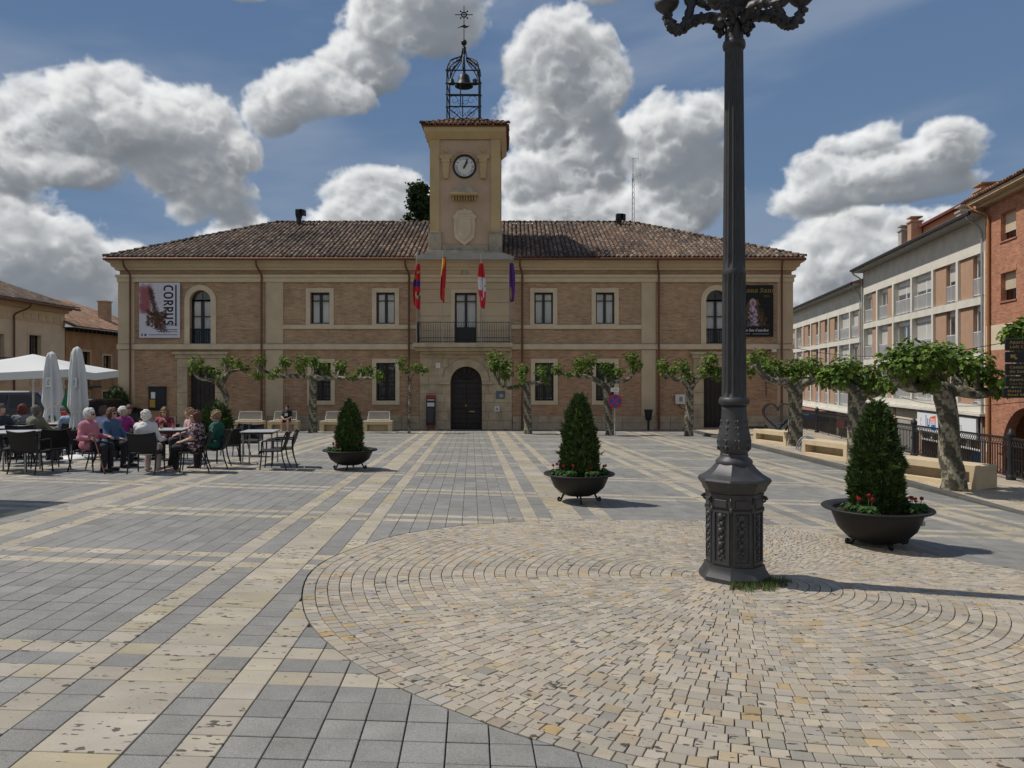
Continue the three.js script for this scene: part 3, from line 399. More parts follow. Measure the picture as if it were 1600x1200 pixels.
// ---------- barrel tiles: one tapered half-round, laid row by row
const tileG = (() => { const P = [], I = [], n = 5; for (const [y, r0, lift] of [[0, .098, .028], [.44, .078, 0]]) for (let i = 0; i <= n; i++) { const a = Math.PI * i / n; P.push(-r0 * Math.cos(a), r0 * .8 * Math.sin(a) + lift, -y); } for (let i = 0; i < n; i++) I.push(i, i + 1, i + n + 1, i + 1, i + n + 2, i + n + 1); for (let i = 0; i <= n; i++) { const a = Math.PI * i / n; P.push(-.098 * Math.cos(a), .0784 * Math.sin(a) + .028, 0); P.push(-.078 * Math.cos(a), .058 * Math.sin(a) - .01, .0); } const b = 2 * (n + 1); for (let i = 0; i < n; i++) I.push(b + 2 * i, b + 2 * i + 1, b + 2 * i + 2, b + 2 * i + 1, b + 2 * i + 3, b + 2 * i + 2); const g = new THREE.BufferGeometry(); g.setAttribute('position', new THREE.Float32BufferAttribute(P, 3)); g.setIndex(I); g.computeVertexNormals(); return fin(g); })();
const tileMat = mat([1, 1, 1], .93, { map: plain(.9, .88, .86, .9, .3, 8, 8, .25, 256) });
function tileSlope(parent, poly, up, pal, seed, name = 'roof_tiles', sp = .225, step = .36) { // poly: 3D points of a flat slope, up: unit vector up the slope
  const r = rng(seed), o = poly[0], nrm = poly[1].clone().sub(o).cross(poly[2].clone().sub(o)).normalize(); if (nrm.y < 0) nrm.negate(); const sd = V().crossVectors(up, nrm).normalize();
  const q = poly.map(p => [p.clone().sub(o).dot(sd), p.clone().sub(o).dot(up)]), xs = q.map(a => a[0]), ys = q.map(a => a[1]), inside = (x, y) => { let c = false; for (let i = 0, j = q.length - 1; i < q.length; j = i++) if (q[i][1] > y !== q[j][1] > y && x < (q[j][0] - q[i][0]) * (y - q[i][1]) / (q[j][1] - q[i][1]) + q[i][0]) c = !c; return c; };
  const put = [], base = new THREE.Matrix4().makeBasis(sd, nrm, up.clone().negate()), B2 = base; const x0 = Math.min(...xs), x1 = Math.max(...xs), y0 = Math.min(...ys), y1 = Math.max(...ys);
  for (let x = x0 + sp * .3; x < x1; x += sp) { const cj = (r() - .5) * .03; for (let y = y0 + .0; y < y1 - .05; y += step) { if (!inside(x, y + .08)) continue; const mm = new THREE.Matrix4().makeRotationY((r() - .5) * .07).multiply(new THREE.Matrix4().makeRotationX(.05 + (r() - .5) * .03)); mm.premultiply(B2); mm.setPosition(o.clone().addScaledVector(sd, x + cj + (r() - .5) * .02).addScaledVector(up, y + (r() - .5) * .04).addScaledVector(nrm, .03)); const h = fbm(x * .35 + seed * 3.1, y * .5, 3, 4096, seed), k = clamp(.5 * r() + h * .95 - .2, 0, .999) * pal.length | 0, t = .7 + .5 * r(); put.push([mm, pal[k].map(v => v * t)]); } }
  const im = shadow(new THREE.InstancedMesh(tileG, tileMat, put.length)); put.forEach(([mm, c], i) => { im.setMatrixAt(i, mm); im.setColorAt(i, new THREE.Color().setRGB(...c)); }); im.name = name; S(im, 'stuff'); parent.add(im);
  // roof deck below
  const P = []; for (let i = 1; i < poly.length - 1; i++) P.push(...poly[0].toArray(), ...poly[i].toArray(), ...poly[i + 1].toArray()); const g = new THREE.BufferGeometry(); g.setAttribute('position', new THREE.Float32BufferAttribute(P, 3)); g.computeVertexNormals(); return M('roof_deck', fin(g), m.rust, parent);
}
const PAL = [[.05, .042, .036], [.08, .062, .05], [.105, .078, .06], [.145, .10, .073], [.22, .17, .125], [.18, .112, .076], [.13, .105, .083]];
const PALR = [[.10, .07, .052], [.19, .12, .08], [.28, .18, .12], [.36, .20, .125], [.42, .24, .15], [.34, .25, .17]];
const ridgeTiles = (parent, a, b, seed) => { const r = rng(seed), n = Math.max(2, Math.round(a.distanceTo(b) / .38)), dir = b.clone().sub(a).normalize(), sd = V().crossVectors(dir, V(0, 1, 0)).normalize(), nn = V().crossVectors(sd, dir).normalize(), im = shadow(new THREE.InstancedMesh(tileG, tileMat, n)); for (let i = 0; i < n; i++) { const mm = new THREE.Matrix4().makeBasis(sd.clone().multiplyScalar(1.25), nn.clone().multiplyScalar(1.3), dir.clone().negate()); mm.setPosition(a.clone().addScaledVector(dir, i * .38).addScaledVector(nn, .05 + .02 * r())); im.setMatrixAt(i, mm); const c = PAL[r() * PAL.length | 0], t = .8 + .5 * r(); im.setColorAt(i, new THREE.Color().setRGB(c[0] * t, c[1] * t, c[2] * t)); } im.name = 'ridge_tiles'; S(im, 'stuff'); parent.add(im); };
{
  const e = .62, y0 = eaveY + .02, y1 = hy(0) * 0 + (EYE + (HZ - 348) * (HD + 5.9) / F - hallY), xl = cornerX[0] - .42, xr = cornerX[1] + .42, zf = e, zb = -12.4 - e, zm = (zf + zb) / 2, rl = (432 - 800) * (HD - zm) / F, rr = (987 - 800) * (HD - zm) / F;
  const A = V(xl, y0, zf), B = V(xr, y0, zf), C = V(rr, y1, zm), D = V(rl, y1, zm), Eb = V(xr, y0, zb), Fb = V(xl, y0, zb);
  const upv = V(0, y1 - y0, zm - zf).normalize();
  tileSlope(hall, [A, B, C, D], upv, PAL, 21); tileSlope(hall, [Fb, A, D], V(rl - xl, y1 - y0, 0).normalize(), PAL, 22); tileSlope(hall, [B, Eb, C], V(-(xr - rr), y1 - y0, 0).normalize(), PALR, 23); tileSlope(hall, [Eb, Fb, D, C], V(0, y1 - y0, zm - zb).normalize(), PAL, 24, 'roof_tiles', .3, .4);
  ridgeTiles(hall, D, C, 1); ridgeTiles(hall, A, D, 2); ridgeTiles(hall, B, C, 3);
  M('eave_board', [bx(xl, xr, y0 - .07, y0 - .02, zf - .6, zf), bx(xl, xl + .6, y0 - .07, y0 - .02, zb, zf - .602), bx(xr - .6, xr, y0 - .07, y0 - .02, zb, zf - .602)], m.stucco, hall);
  const gut = (a, b) => bar(a[0], a[1], a[2], b[0], b[1], b[2], .07, .07, 8); M('gutter', [gut([xl, y0 - .05, zf + .06], [hx(652), y0 - .05, zf + .06]), gut([hx(803), y0 - .05, zf + .06], [xr, y0 - .05, zf + .06])], m.copper, hall);
  for (const px of [207, 411, 640, 816, 1028, 1219]) { const x = hx(px); M('drainpipe', [tube([V(x - .12, y0 - .1, zf + .05), V(x - .12, y0 - .35, .58), V(x, y0 - .75, .24), V(x, y0 - 1.1, .22)], .05, 14, 8), bar(x, hy(640), .22, x, y0 - 1.05, .22, .05), bar(x, -.02, .22, x, hy(625), .22, .062)], px > 600 && px < 900 ? m.copper : m.copper, hall); }
}
// ---------- clock tower on the roof line
{
  const tz = .1, X0 = hx(672), X1 = hx(782), w = X1 - X0, zb = tz - w, yB = hy(404), yT = hy(213);
  const cx = (X0 + X1) / 2;
  M('tower_wall', bx(X0 + .04, X1 - .04, yB - .5, yT, zb + .04, tz - .06), m.towerPink, hall);
  for (const z1 of [tz, zb + .5]) { M('tower_pilaster', bx(X0, hx(687), hy(365), yT + .003, z1 - .5, z1), m.towerYellow, hall); M('tower_pilaster', bx(hx(767), X1, hy(365), yT + .003, z1 - .5, z1), m.towerYellow, hall); }
  M('tower_pedestal', [cbx(hx(670), hx(690.5), hy(393), hy(365.2), tz - .6, tz + .09), cbx(hx(670), hx(690.5), hy(365.1), hy(363.5), tz - .62, tz + .13)], m.stone, hall); M('tower_pedestal', [cbx(hx(764), hx(784.5), hy(393), hy(365.2), tz - .6, tz + .09), cbx(hx(764), hx(784.5), hy(365.1), hy(363.5), tz - .62, tz + .13)], m.stone, hall);
  M('tower_base', [cbx(hx(691), hx(763.5), hy(393), hy(383.5), tz - .5, tz + .05), cbx(hx(670), hx(785), hy(403), hy(393.2), zb, tz + .24)], m.stone, hall);
  M('lead_flashing', [ext(shp([[hx(640), eaveY - .06], [hx(812), eaveY - .06], [hx(800), eaveY + .12], [hx(786), eaveY + .26], [hx(668), eaveY + .26], [hx(654), eaveY + .12]]), .5, 0, 0, .2)], m.concreteGrey, hall);
  // eaves: sloping soffit, fascia, tiles
  const o = .27, ey = yT, sf = [[X0 - .02, X1 + .02, zb - .02, tz + .02, ey - .18], [X0 - o, X1 + o, zb - o, tz + o, ey + .12]], P = [], q = (s) => [[s[0], s[4], s[3]], [s[1], s[4], s[3]], [s[1], s[4], s[2]], [s[0], s[4], s[2]]], a = q(sf[0]), b = q(sf[1]);
  for (let i = 0; i < 4; i++) { const j = (i + 1) % 4; P.push(...a[i], ...a[j], ...b[j], ...a[i], ...b[j], ...b[i]); } const g = new THREE.BufferGeometry(); g.setAttribute('position', new THREE.Float32BufferAttribute(P, 3)); g.computeVertexNormals(); M('tower_cornice', [fin(g), bx(X0 - o, X1 + o, ey + .12, ey + .34, zb - o, tz + o)], m.towerYellow, hall);
  M('tower_gutter', bx(X0 - o - .04, X1 + o + .04, ey + .34, ey + .40, zb - o - .04, tz + o + .04), m.rust, hall);
  const k0 = V(X0 - o - .1, ey + .4, tz + o + .1), k1 = V(X1 + o + .1, ey + .4, tz + o + .1), k2 = V(X1 + o + .1, ey + .4, zb - o - .1), k3 = V(X0 - o - .1, ey + .4, zb - o - .1), ap = V(cx, ey + 1.3, (tz + zb) / 2), u = (p, qv) => ap.clone().sub(p.clone().add(qv).multiplyScalar(.5)).normalize();
  tileSlope(hall, [k0, k1, ap], u(k0, k1), PALR, 31, 'tower_roof_tiles', .215, .36); tileSlope(hall, [k1, k2, ap], u(k1, k2), PALR, 32, 'tower_roof_tiles', .22, .36); tileSlope(hall, [k3, k0, ap], u(k3, k0), PALR, 33, 'tower_roof_tiles', .22, .36); tileSlope(hall, [k2, k3, ap], u(k2, k3), PALR, 34, 'tower_roof_tiles', .22, .36); ridgeTiles(hall, k0, ap, 4); ridgeTiles(hall, k1, ap, 5);
  // clock
  const cy = hy(261), R = 17 * HS, zf = tz - .06, ux = hx(726);
  const dial = canvas(512, 512, (c) => { c.fillStyle = '#d9d8d0'; c.fillRect(0, 0, 512, 512); c.strokeStyle = '#222'; c.lineWidth = 4; c.beginPath(); c.arc(256, 256, 244, 0, 7); c.stroke(); c.fillStyle = '#16161a'; c.font = 'bold 66px serif'; c.textAlign = 'center'; c.textBaseline = 'middle'; 'XII I II III IIII V VI VII VIII IX X XI'.split(' ').forEach((s, i) => { c.save(); c.translate(256, 256); c.rotate(i * Math.PI / 6); c.fillText(s, 0, -190); c.restore(); }); for (let i = 0; i < 60; i++) { c.save(); c.translate(256, 256); c.rotate(i * Math.PI / 30); c.fillRect(-2, -242, 4, 12); c.restore(); } });
  const rim = new THREE.TorusGeometry(R, .05, 10, 40), Cl = M('clock', fin(mv(rim, ux, cy, zf + .04)), m.iron, hall);
  const dg = new THREE.CircleGeometry(R, 40); dg.translate(ux, cy, zf + .035); M('dial', dg, mat([1, 1, 1], .5, { map: dial }), Cl);
  const hand = (ang, l, wd) => { const gg = ext(shp([[-wd, -l * .25], [wd, -l * .25], [wd * .9, l * .75], [0, l], [-wd * .9, l * .75]]), .012, 0, 0, 0); gg.rotateZ(-ang); gg.translate(ux, cy, zf + .05); return gg; }; M('minute_hand', hand(20 * RAD, R * .86, .028), m.black, Cl); M('hour_hand', hand(31 * RAD, R * .6, .042).translate(0, 0, .015), m.black, Cl); M('hub', sph(.05, ux, cy, zf + .06), m.black, Cl);
  const arc = (rad, y, t, a0, a1) => tube(Array.from({ length: 13 }, (_, i) => { const an = lerp(a0, a1, i / 12); return V(ux + rad * Math.cos(an), y + rad * .9 * Math.sin(an), zf + .02); }), t, 26, 8); M('clock_hood', [arc(R + .17, cy + .02, .055, 2.75, .39), arc(R + .28, cy + .02, .045, 2.6, .54)], m.towerPink, hall);
  for (const sx of [-1, 1]) { const bxx = ux + sx * 29 * HS; M('console', [cbx(bxx - .3, bxx + .3, hy(249.5), hy(243), zf, zf + .14), cbx(bxx - .2, bxx + .2, hy(255), hy(249.6), zf, zf + .18), ext(shp([[bxx - .17, hy(255)], [bxx + .17, hy(255)], [bxx + .11, hy(278)], [bxx - .11, hy(278)]]), .13, 0, 0, zf, .015), cbx(bxx - .13, bxx + .13, hy(280), hy(278), zf, zf + .17), sph(.12, bxx, hy(236), zf, 1, .7, .5), sph(.07, bxx - .12, hy(233), zf, 1, 1, .5), sph(.07, bxx + .12, hy(233), zf, 1, 1, .5)], m.towerYellow, hall); }
  // small tiled hood over the bell slot
  M('bell_hood', [ext(shp([[ux - .62, hy(305)], [ux + .62, hy(305)], [ux + .22, hy(294)], [ux, hy(290)], [ux - .22, hy(294)]]), .5, 0, 0, zf)], m.stone, hall); M('bell_hood_front', [cbx(ux - .66, ux + .66, hy(308.5), hy(305), zf, zf + .54), ...Array.from({ length: 9 }, (_, i) => cbx(ux - .55 + i * .13, ux - .49 + i * .13, hy(314.5), hy(308.5), zf, zf + .32))], m.towerYellow, hall);
  const crest = shp([[-.44, .62], [-.3, .82], [0, .78], [.3, .82], [.44, .62], [.5, .1], [.45, -.5], [0, -.86], [-.45, -.5], [-.5, .1]].map(q => [q[0] + ux, q[1] + hy(356)])); const CR = M('coat_of_arms', [ext(crest, .1, 0, 0, zf, .03)], m.trim, hall);
  const sh = shp([[-.3, .5], [.3, .5], [.3, -.3], [0, -.6], [-.3, -.3]].map(q => [q[0] + ux, q[1] + hy(357)])); M('shield', [ext(sh, .06, 0, 0, zf + .13, .02), bx(ux - .012, ux + .012, hy(357) - .5, hy(357) + .48, zf + .2, zf + .225), bx(ux - .28, ux + .28, hy(357) - .02, hy(357) + .01, zf + .2, zf + .225), sph(.1, ux - .15, hy(357) + .25, zf + .2, 1, 1.2, .4), sph(.1, ux + .15, hy(357) - .2, zf + .2, 1, 1.2, .4), sph(.09, ux + .14, hy(357) + .26, zf + .2, 1, 1.2, .4), sph(.09, ux - .14, hy(357) - .2, zf + .2, 1, 1.2, .4)], m.trim, CR); M('crown', [...Array.from({ length: 5 }, (_, i) => sph(.075, ux - .24 + i * .12, hy(330) - .04 * Math.abs(i - 2), zf + .12, 1, 1.3, .7)), cbx(ux - .3, ux + .3, hy(335), hy(332.5), zf, zf + .17), ...[-1, 1].map(s => sph(.13, ux + s * .46, hy(340), zf + .06, 1, 1, .6))], m.trim, CR);
  // iron bell cage
  const zc = (tz + zb) / 2 + .2, c0 = (700.5 - 800) * (HD - zc) / F, c1 = (749.5 - 800) * (HD - zc) / F, hw = (c1 - c0) / 2, ccx = (c0 + c1) / 2, Y = (p) => EYE + (HZ - p) * (HD - zc) / F - hallY, I = [];
  for (const sx of [-1, 1]) for (const sz of [-1, 1]) I.push(bar(ccx + sx * hw, ey + .4, zc + sz * hw, ccx + sx * hw, Y(118), zc + sz * hw, .035));
  for (const p of [120, 140, 157, 176]) for (const s of [-1, 1]) { I.push(bar(ccx - hw * 1.1, Y(p), zc + s * hw, ccx + hw * 1.1, Y(p), zc + s * hw, p < 150 ? .035 : .026), bar(ccx + s * hw, Y(p), zc - hw, ccx + s * hw, Y(p), zc + hw, .028)); }
  for (const sz of [-1, 1]) { const z = zc + sz * hw; I.push(bar(ccx - hw, Y(176), z, ccx, Y(196), z, .024), bar(ccx + hw, Y(176), z, ccx, Y(196), z, .024), bar(ccx - .12, Y(140), z, ccx - .12, Y(176), z, .026));
    for (const sx of [-1, 1]) for (const [py, rr, ph] of [[166, .26, 0], [186, .22, 2], [168, .16, 3]]) I.push(tube(Array.from({ length: 12 }, (_, i) => { const t = i / 11 * 7 + ph, r2 = rr * (1 - i / 14); return V(ccx + sx * (hw * (py === 168 ? .18 : .55) + r2 * Math.cos(t)), Y(py) + r2 * Math.sin(t), z); }), .012, 26, 5)); }
  const CG = M('bell_cage', I, m.iron, hall);
  const dome = []; for (let k = 0; k < 8; k++) { const a = k * Math.PI / 4 + Math.PI / 4, R0 = hw * (k % 2 ? 1.05 : 1.38), cs = Math.cos(a), sn = Math.sin(a), f = (r, p) => V(ccx + r * cs * R0, Y(p), zc + r * sn * R0); dome.push(tube([f(1, 120), f(.97, 112), f(.82, 103), f(.5, 96), f(.2, 90), f(.1, 80), f(.06, 73)], .036, 20, 6), tube([f(.85, 119), f(.8, 112), f(.6, 105), f(.35, 99), f(.14, 93)], .024, 14, 5)); for (const [rr, p] of [[.9, 110], [.72, 102.5], [.45, 98]]) dome.push(fin(mv(new THREE.TorusGeometry(.07, .012, 5, 10), f(rr * .93, p).x, Y(p), f(rr * .93, p).z, -a))); } M('cage_dome', dome, m.iron, CG);
  const bell = (s, x, y, z) => lathe([[0, .62], [.16, .6], [.26, .5], [.3, .3], [.36, .1], [.46, 0], [.43, .0], [.3, .12], [.24, .45], [0, .52]].map(q => [q[0] * s, q[1] * s]), 20, x, y, z); M('bell', [bell(1.02, ccx, Y(135), zc), bar(ccx, Y(116), zc, ccx, Y(104), zc, .05)], m.iron, CG); M('bell', bell(.42, ccx - hw * .72, Y(139), zc + hw * .8), m.iron, CG); M('bell', bell(.42, ccx + hw * .72, Y(139), zc + hw * .8), m.iron, CG);
  const vane = [bar(ccx, Y(80), zc, ccx, Y(9), zc, .02), sph(.15, ccx, Y(66.5), zc, 1, 1, 1, 14, 10), lathe([[0, 0], [.13, .05], [.09, .2], [.12, .3], [0, .34]], 12, ccx, Y(84), zc), bar(ccx - .45, Y(23), zc, ccx + .45, Y(23), zc, .022), fin(mv(new THREE.TorusGeometry(.13, .035, 6, 16), ccx, Y(23), zc)), ext(shp([[-.34, -.06], [-.1, -.02], [.1, -.07], [.3, .05], [.12, .04], [.02, .12], [-.1, .05]].map(q => [q[0] + ccx, q[1] + Y(42)])), .02, 0, 0, zc)]; for (const [sx, sy] of [[1, 1], [1, -1], [-1, 1], [-1, -1]]) vane.push(sph(.045, ccx + sx * .17, Y(23) + sy * .17, zc)); M('weathervane', vane, m.iron, CG);
}
{ // roof cowls and aerial
  for (const [px, py, nm] of [[467, 336, 'dark metal chimney cowl on the left part of the hall roof ridge'], [967, 343, 'dark metal chimney cowl on the right part of the hall roof beside the aerial']]) { const d = HD + 5.6, x = (px - 800) * d / F, y = EYE + (HZ - py) * d / F, c = T('chimney_cowl', nm, 'chimney', [x, y - .75, -d], 0, 'roof cowls'); M('flue', cyl(.14, .16, .7, 0, 0, 0, 12), m.dark, c); M('cowl', [cyl(.2, .15, .2, 0, .55, 0, 12), cbox(.42, .34, .36, .04, .9, 0, .05), ext(shp([[.1, .78], [.36, .7], [.36, 1.02], [.1, 1.06]]), .36, 0, 0, -.18)], m.dark, c); }
  const d = HD + 5.7, x = (989 - 800) * d / F, y0 = EYE + (HZ - 352) * d / F, a = T('roof_aerial', 'tall thin lattice aerial mast standing on the hall roof ridge', 'aerial', [x, y0 - .1, -d]), g = [], H = 3.9;
  for (let k = 0; k < 3; k++) { const t = k * 2.094; g.push(bar(.1 * Math.cos(t), 0, .1 * Math.sin(t), .06 * Math.cos(t), H * .7, .06 * Math.sin(t), .012, .012, 5)); for (let i = 0; i < 9; i++) { const t2 = t + 2.094 * (i % 2 ? 1 : -1); g.push(bar(.09 * Math.cos(t), i * .3, .09 * Math.sin(t), .09 * Math.cos(t2), i * .3 + .3, .09 * Math.sin(t2), .007, .007, 4)); } } g.push(bar(0, H * .66, 0, 0, H, 0, .016)); M('mast', g, m.pipeGrey, a);
  const e = [bar(-.1, 2.75, 0, .5, 2.95, .1, .012)]; for (let i = 0; i < 7; i++) e.push(bar(-.05 + i * .08, 2.6 + i * .027, -.1, -.05 + i * .08, 2.95 + i * .027, .15, .008, .008, 4)); e.push(bar(-.05, H - .02, 0, .3, H - .02, 0, .012), bar(.3, H - .15, 0, .3, H + .1, 0, .01)); M('antenna', e, m.pipeGrey, a);
}

// ---------- buildings across the sunken street on the right: x along the front (0 at the brick corner, away from the camera), z = 0 front, +z towards the square
const SE = V(.163, 0, -.987), SN = V(-.987, 0, -.163), SO = V(23.2, -3.85, -36);
const SG = 3.85; // local y of the camera datum
function shutterBay(B, x0, x1, y0, y1, kind, r, first) { // one bay of one storey: recessed window with balustrade, or window beside an ochre panel
  const w = x1 - x0, zr = -.28, pan = kind === 1 ? [x0, x0 + w * .5] : kind === 2 ? [x1 - w * .42, x1] : null, win = kind === 1 ? [x0 + w * .5, x1] : kind === 2 ? [x0, x1 - w * .42] : [x0, x1];
  if (pan) M('ochre_panel', bx(pan[0] + .01, pan[1] - .01, y0 + .01, y1 - .01, -.35, -.1), m.ochre, B);
  const sh = r() < .6 ? .25 + .45 * r() : .08, a = win[0] + .03, b = win[1] - .03, mid = (a + b) / 2, f = .055, fr = [bx(a, b, y0 + .02, y0 + f, zr - .05, zr), bx(a, a + f, y0 + f, y1, zr - .05, zr), bx(b - f, b, y0 + f, y1, zr - .05, zr), bx(a + f, b - f, y1 - .28, y1, zr - .08, zr + .03)];
  if (w > 1.2 && !pan) fr.push(bx(mid - .05, mid + .05, y0 + f, y1 - .28, zr - .05, zr)); else fr.push(bx(mid - .035, mid + .035, y0 + f, y1 - .28, zr - .05, zr));
  const W = M('window', fr, m.whiteMetal, B), ys = lerp(y1 - .28, y0, sh);
  M('pane', bx(a + f, b - f, y0 + f, y1 - .28, zr - .04, zr - .034), m.glass, W); if (sh > .1) { const sl = []; for (let y = ys; y < y1 - .285; y += .07) sl.push(box(b - a - 2 * f, .062, .012, mid, y + .035, zr - .02, 0, .18)); M('roller_shutter', sl, m.offWhite, W); }
  const bl = [bx(a, b, y0 + .92, y0 + .96, -.14, -.1), bx(a, b, y0 + .1, y0 + .13, -.135, -.105)], n = Math.max(4, Math.round((b - a) / .11)); for (let i = 0; i <= n; i++) bl.push(bx(lerp(a, b - .025, i / n), lerp(a, b - .025, i / n) + .025, y0 + .12, y0 + .93, -.13, -.11)); M('balustrade', bl, m.whiteMetal, W); M('window_sill', bx(win[0], win[1], y0 - .02, y0 + .015, -.34, .03), m.concreteGrey, W);
}
{
  // mirror x if the frame's z looks away from the square
  const probe = V().crossVectors(SE, V(0, 1, 0)); const flip = probe.dot(SN) < 0; // SE x Y
  const mk = (name, label, t0) => { const o = new THREE.Group(); o.name = numbered(name); o.userData = { label, category: 'building' }; scene.add(o); const X = flip ? SE.clone().negate() : SE.clone(), Z = V().crossVectors(X, V(0, 1, 0)); o.quaternion.setFromRotationMatrix(new THREE.Matrix4().makeBasis(X, V(0, 1, 0), Z)); o.position.copy(SO).addScaledVector(SE, t0); return [o, flip ? -1 : 1]; };
  const blockAt = (label, t0, nb, bw, eave, seed, kinds, depth = 11) => {
    const [B, k] = mk('apartment_block', label, t0), L = nb * bw, r = rng(seed), X = (a, b) => k > 0 ? [a, b] : [-b, -a], bX = (a, b, ...q) => bx(...X(a, b), ...q);
    const top = eave + SG, sy = [top - 3.84, top - 6.54, top - 9.24], wh = 2.14; // window feet
    M('core', bX(0.02, L - .02, -.1, top - .02, -depth, -4), m.concrete, B); for (const x of [.02, L - .22]) M('end_wall', bX(x, x + .2, -.1, top - .03, -3.99, -.86), m.concrete, B);
    M('parapet_wall', bX(0, L, sy[0] + wh + .12, top, -.84, 0), m.concrete, B);
    for (let s = 0; s < 3; s++) M('floor_band', bX(0, L, sy[s] - .42, sy[s] - .02, -3.98, .02), m.concrete, B);
    M('floor_band', bX(0, L, sy[0] + wh, sy[0] + wh + .118, -3.98, .0), m.concrete, B);
    for (let i = 0; i <= nb; i++) { const x = clamp(i * bw, .14, L - .14); for (let s = 0; s < 3; s++) M('pillar', bX(x - .14, x + .14, sy[s] - .02, sy[s] + (s ? 2.28 : wh), -.84, .03), m.concrete, B); }
    for (let s = 0; s < 3; s++) { for (let i = 0; i < nb; i++) { const [a, b] = X(i * bw + .15, (i + 1) * bw - .15); const kd = kinds[i % kinds.length]; shutterBay(B, a, b, sy[s], sy[s] + (s ? 2.27 : wh), k < 0 ? kd : kd ? 3 - kd : 0, r); } }
    // eaves, gutter, low roof
    M('eaves', [bX(-.1, L + .25, top, top + .16, -.9, .75)], m.concreteGrey, B); M('gutter', [bX(-.12, L + .27, top + .1, top + .24, .75, .87)], m.dark, B);
    const rs = ext(shp([[.86, top + .17], [.86, top + .26], [-depth / 2, top + 2.1], [-depth, top + .2]]), L + .3); rs.rotateY(-Math.PI / 2); rs.translate(k > 0 ? L + .2 : .1, 0, 0); M('roof', rs, m.tile, B);
    const dp = (x) => M('drainpipe', [tube([V(x, top + .1, .8), V(x, top - .1, .72), V(x, top - .5, .2), V(x, top - .8, .1)], .05, 14, 7), bar(x, .1, .1, x, top - .75, .1, .05)], m.pipeGrey, B); dp(X(.25, .25)[0]); dp(X(L - .1, L - .1)[0]);
    // ground floor
    const gf = sy[2] - .42; M('shop_cornice', bX(0, L, gf - .14, gf - .02, -.84, .3), m.concrete, B); M('shop_cornice_edge', bX(0, L, gf - .2, gf - .142, .1, .32), m.dark, B);
    return [B, k, L, X, bX, gf, top];
  };
  const [B, k, L, X, bX, gf, top] = blockAt('four storey white apartment block with a supermarket on its ground floor beside the brick building', 0, 6, 3.28, 9.55, 4, [1, 1, 0, 0, 2, 2]);
  { // supermarket front: columns, white sign, transom panes, open doors
    const sx0 = .5, sx1 = 8.2; for (const x of [.22, 3.4, 5.8, 8.5, 13, 16.4, L - .25]) M('shop_column', bX(x - .22, x + .22, -.1, gf - .2, -.84, -.02), m.ochre, B);
    M('shop_back', bX(0.4, L - .4, -.1, gf - .2, -3.9, -3.8), m.creamWall, B);
    M('blank_wall', bX(10, 12.6, 0, gf - .22, -.6, -.1), m.concreteGrey, B); M('blank_wall', bX(13.4, L - .5, 0, gf - .9, -.6, -.1), m.creamWall, B); M('blank_wall', bX(8.9, L - .4, gf - .88, gf - .22, -.6, -.06), m.creamWall, B);
    const t = canvas(2048, 256, (c) => { c.fillStyle = '#e9ecee'; c.fillRect(0, 0, 2048, 256); c.strokeStyle = '#c2313f'; c.lineWidth = 8; c.beginPath(); c.arc(170, 132, 46, 1.2, 4.9); c.stroke(); c.beginPath(); c.moveTo(140, 132); c.lineTo(186, 104); c.stroke(); c.fillStyle = '#1b62ae'; c.font = 'bold 200px sans-serif'; c.textBaseline = 'alphabetic'; c.fillText('lu', 330, 190); c.fillStyle = '#e8632c'; c.beginPath(); c.moveTo(520, 60); c.lineTo(730, 30); c.lineTo(730, 140); c.lineTo(540, 150); c.fill(); c.fillStyle = '#1b7cc0'; c.beginPath(); c.moveTo(540, 158); c.lineTo(735, 148); c.lineTo(720, 236); c.lineTo(560, 222); c.fill(); c.fillStyle = '#e9ecee'; c.font = 'bold 120px sans-serif'; c.fillText('pa', 556, 140); c.fillStyle = '#3f77ab'; c.font = '110px sans-serif'; c.fillText('supermercados', 860, 165); });
    const g = new THREE.BoxGeometry(sx1 - sx0, 1.12, .1); g.translate(...(() => { const [a, b] = X(sx0, sx1); return [(a + b) / 2, gf - .80, .2]; })()); const sg = mat([1, 1, 1], .5, { map: t }); const SM = shadow(new THREE.Mesh(g, [m.white, m.white, m.white, m.white, sg, m.white])); SM.name = 'shop_sign'; B.add(SM);
    for (let i = 0; i < 5; i++) { const a = sx0 + (sx1 - sx0) * i / 5, b = sx0 + (sx1 - sx0) * (i + 1) / 5; if (i === 2) continue; const W = M('transom_window', [bX(a, b, gf - 1.44, gf - 1.38, -.1, .04), bX(a, b, gf - 1.92, gf - 1.84, -.1, .04), bX(a, a + .07, gf - 1.84, gf - 1.44, -.1, .04), bX(b - .07, b, gf - 1.84, gf - 1.44, -.1, .04)], m.offWhite, B); M('pane', bX(a + .07, b - .07, gf - 1.84, gf - 1.44, -.04, -.03), m.glass, W); M('blind', bX(a + .07, b - .07, gf - 1.84, gf - 1.44, -.2, -.19), mat([.22, .15, .06], .8), W); }
    M('window_poster', bX(1.2, 2.7, .5, 1.9, -.5, -.48), mat([.05, .2, .42], .5), B); M('window_poster', bX(4.0, 5.2, .4, 1.5, -.5, -.48), mat([.35, .4, .42], .5), B);
  }
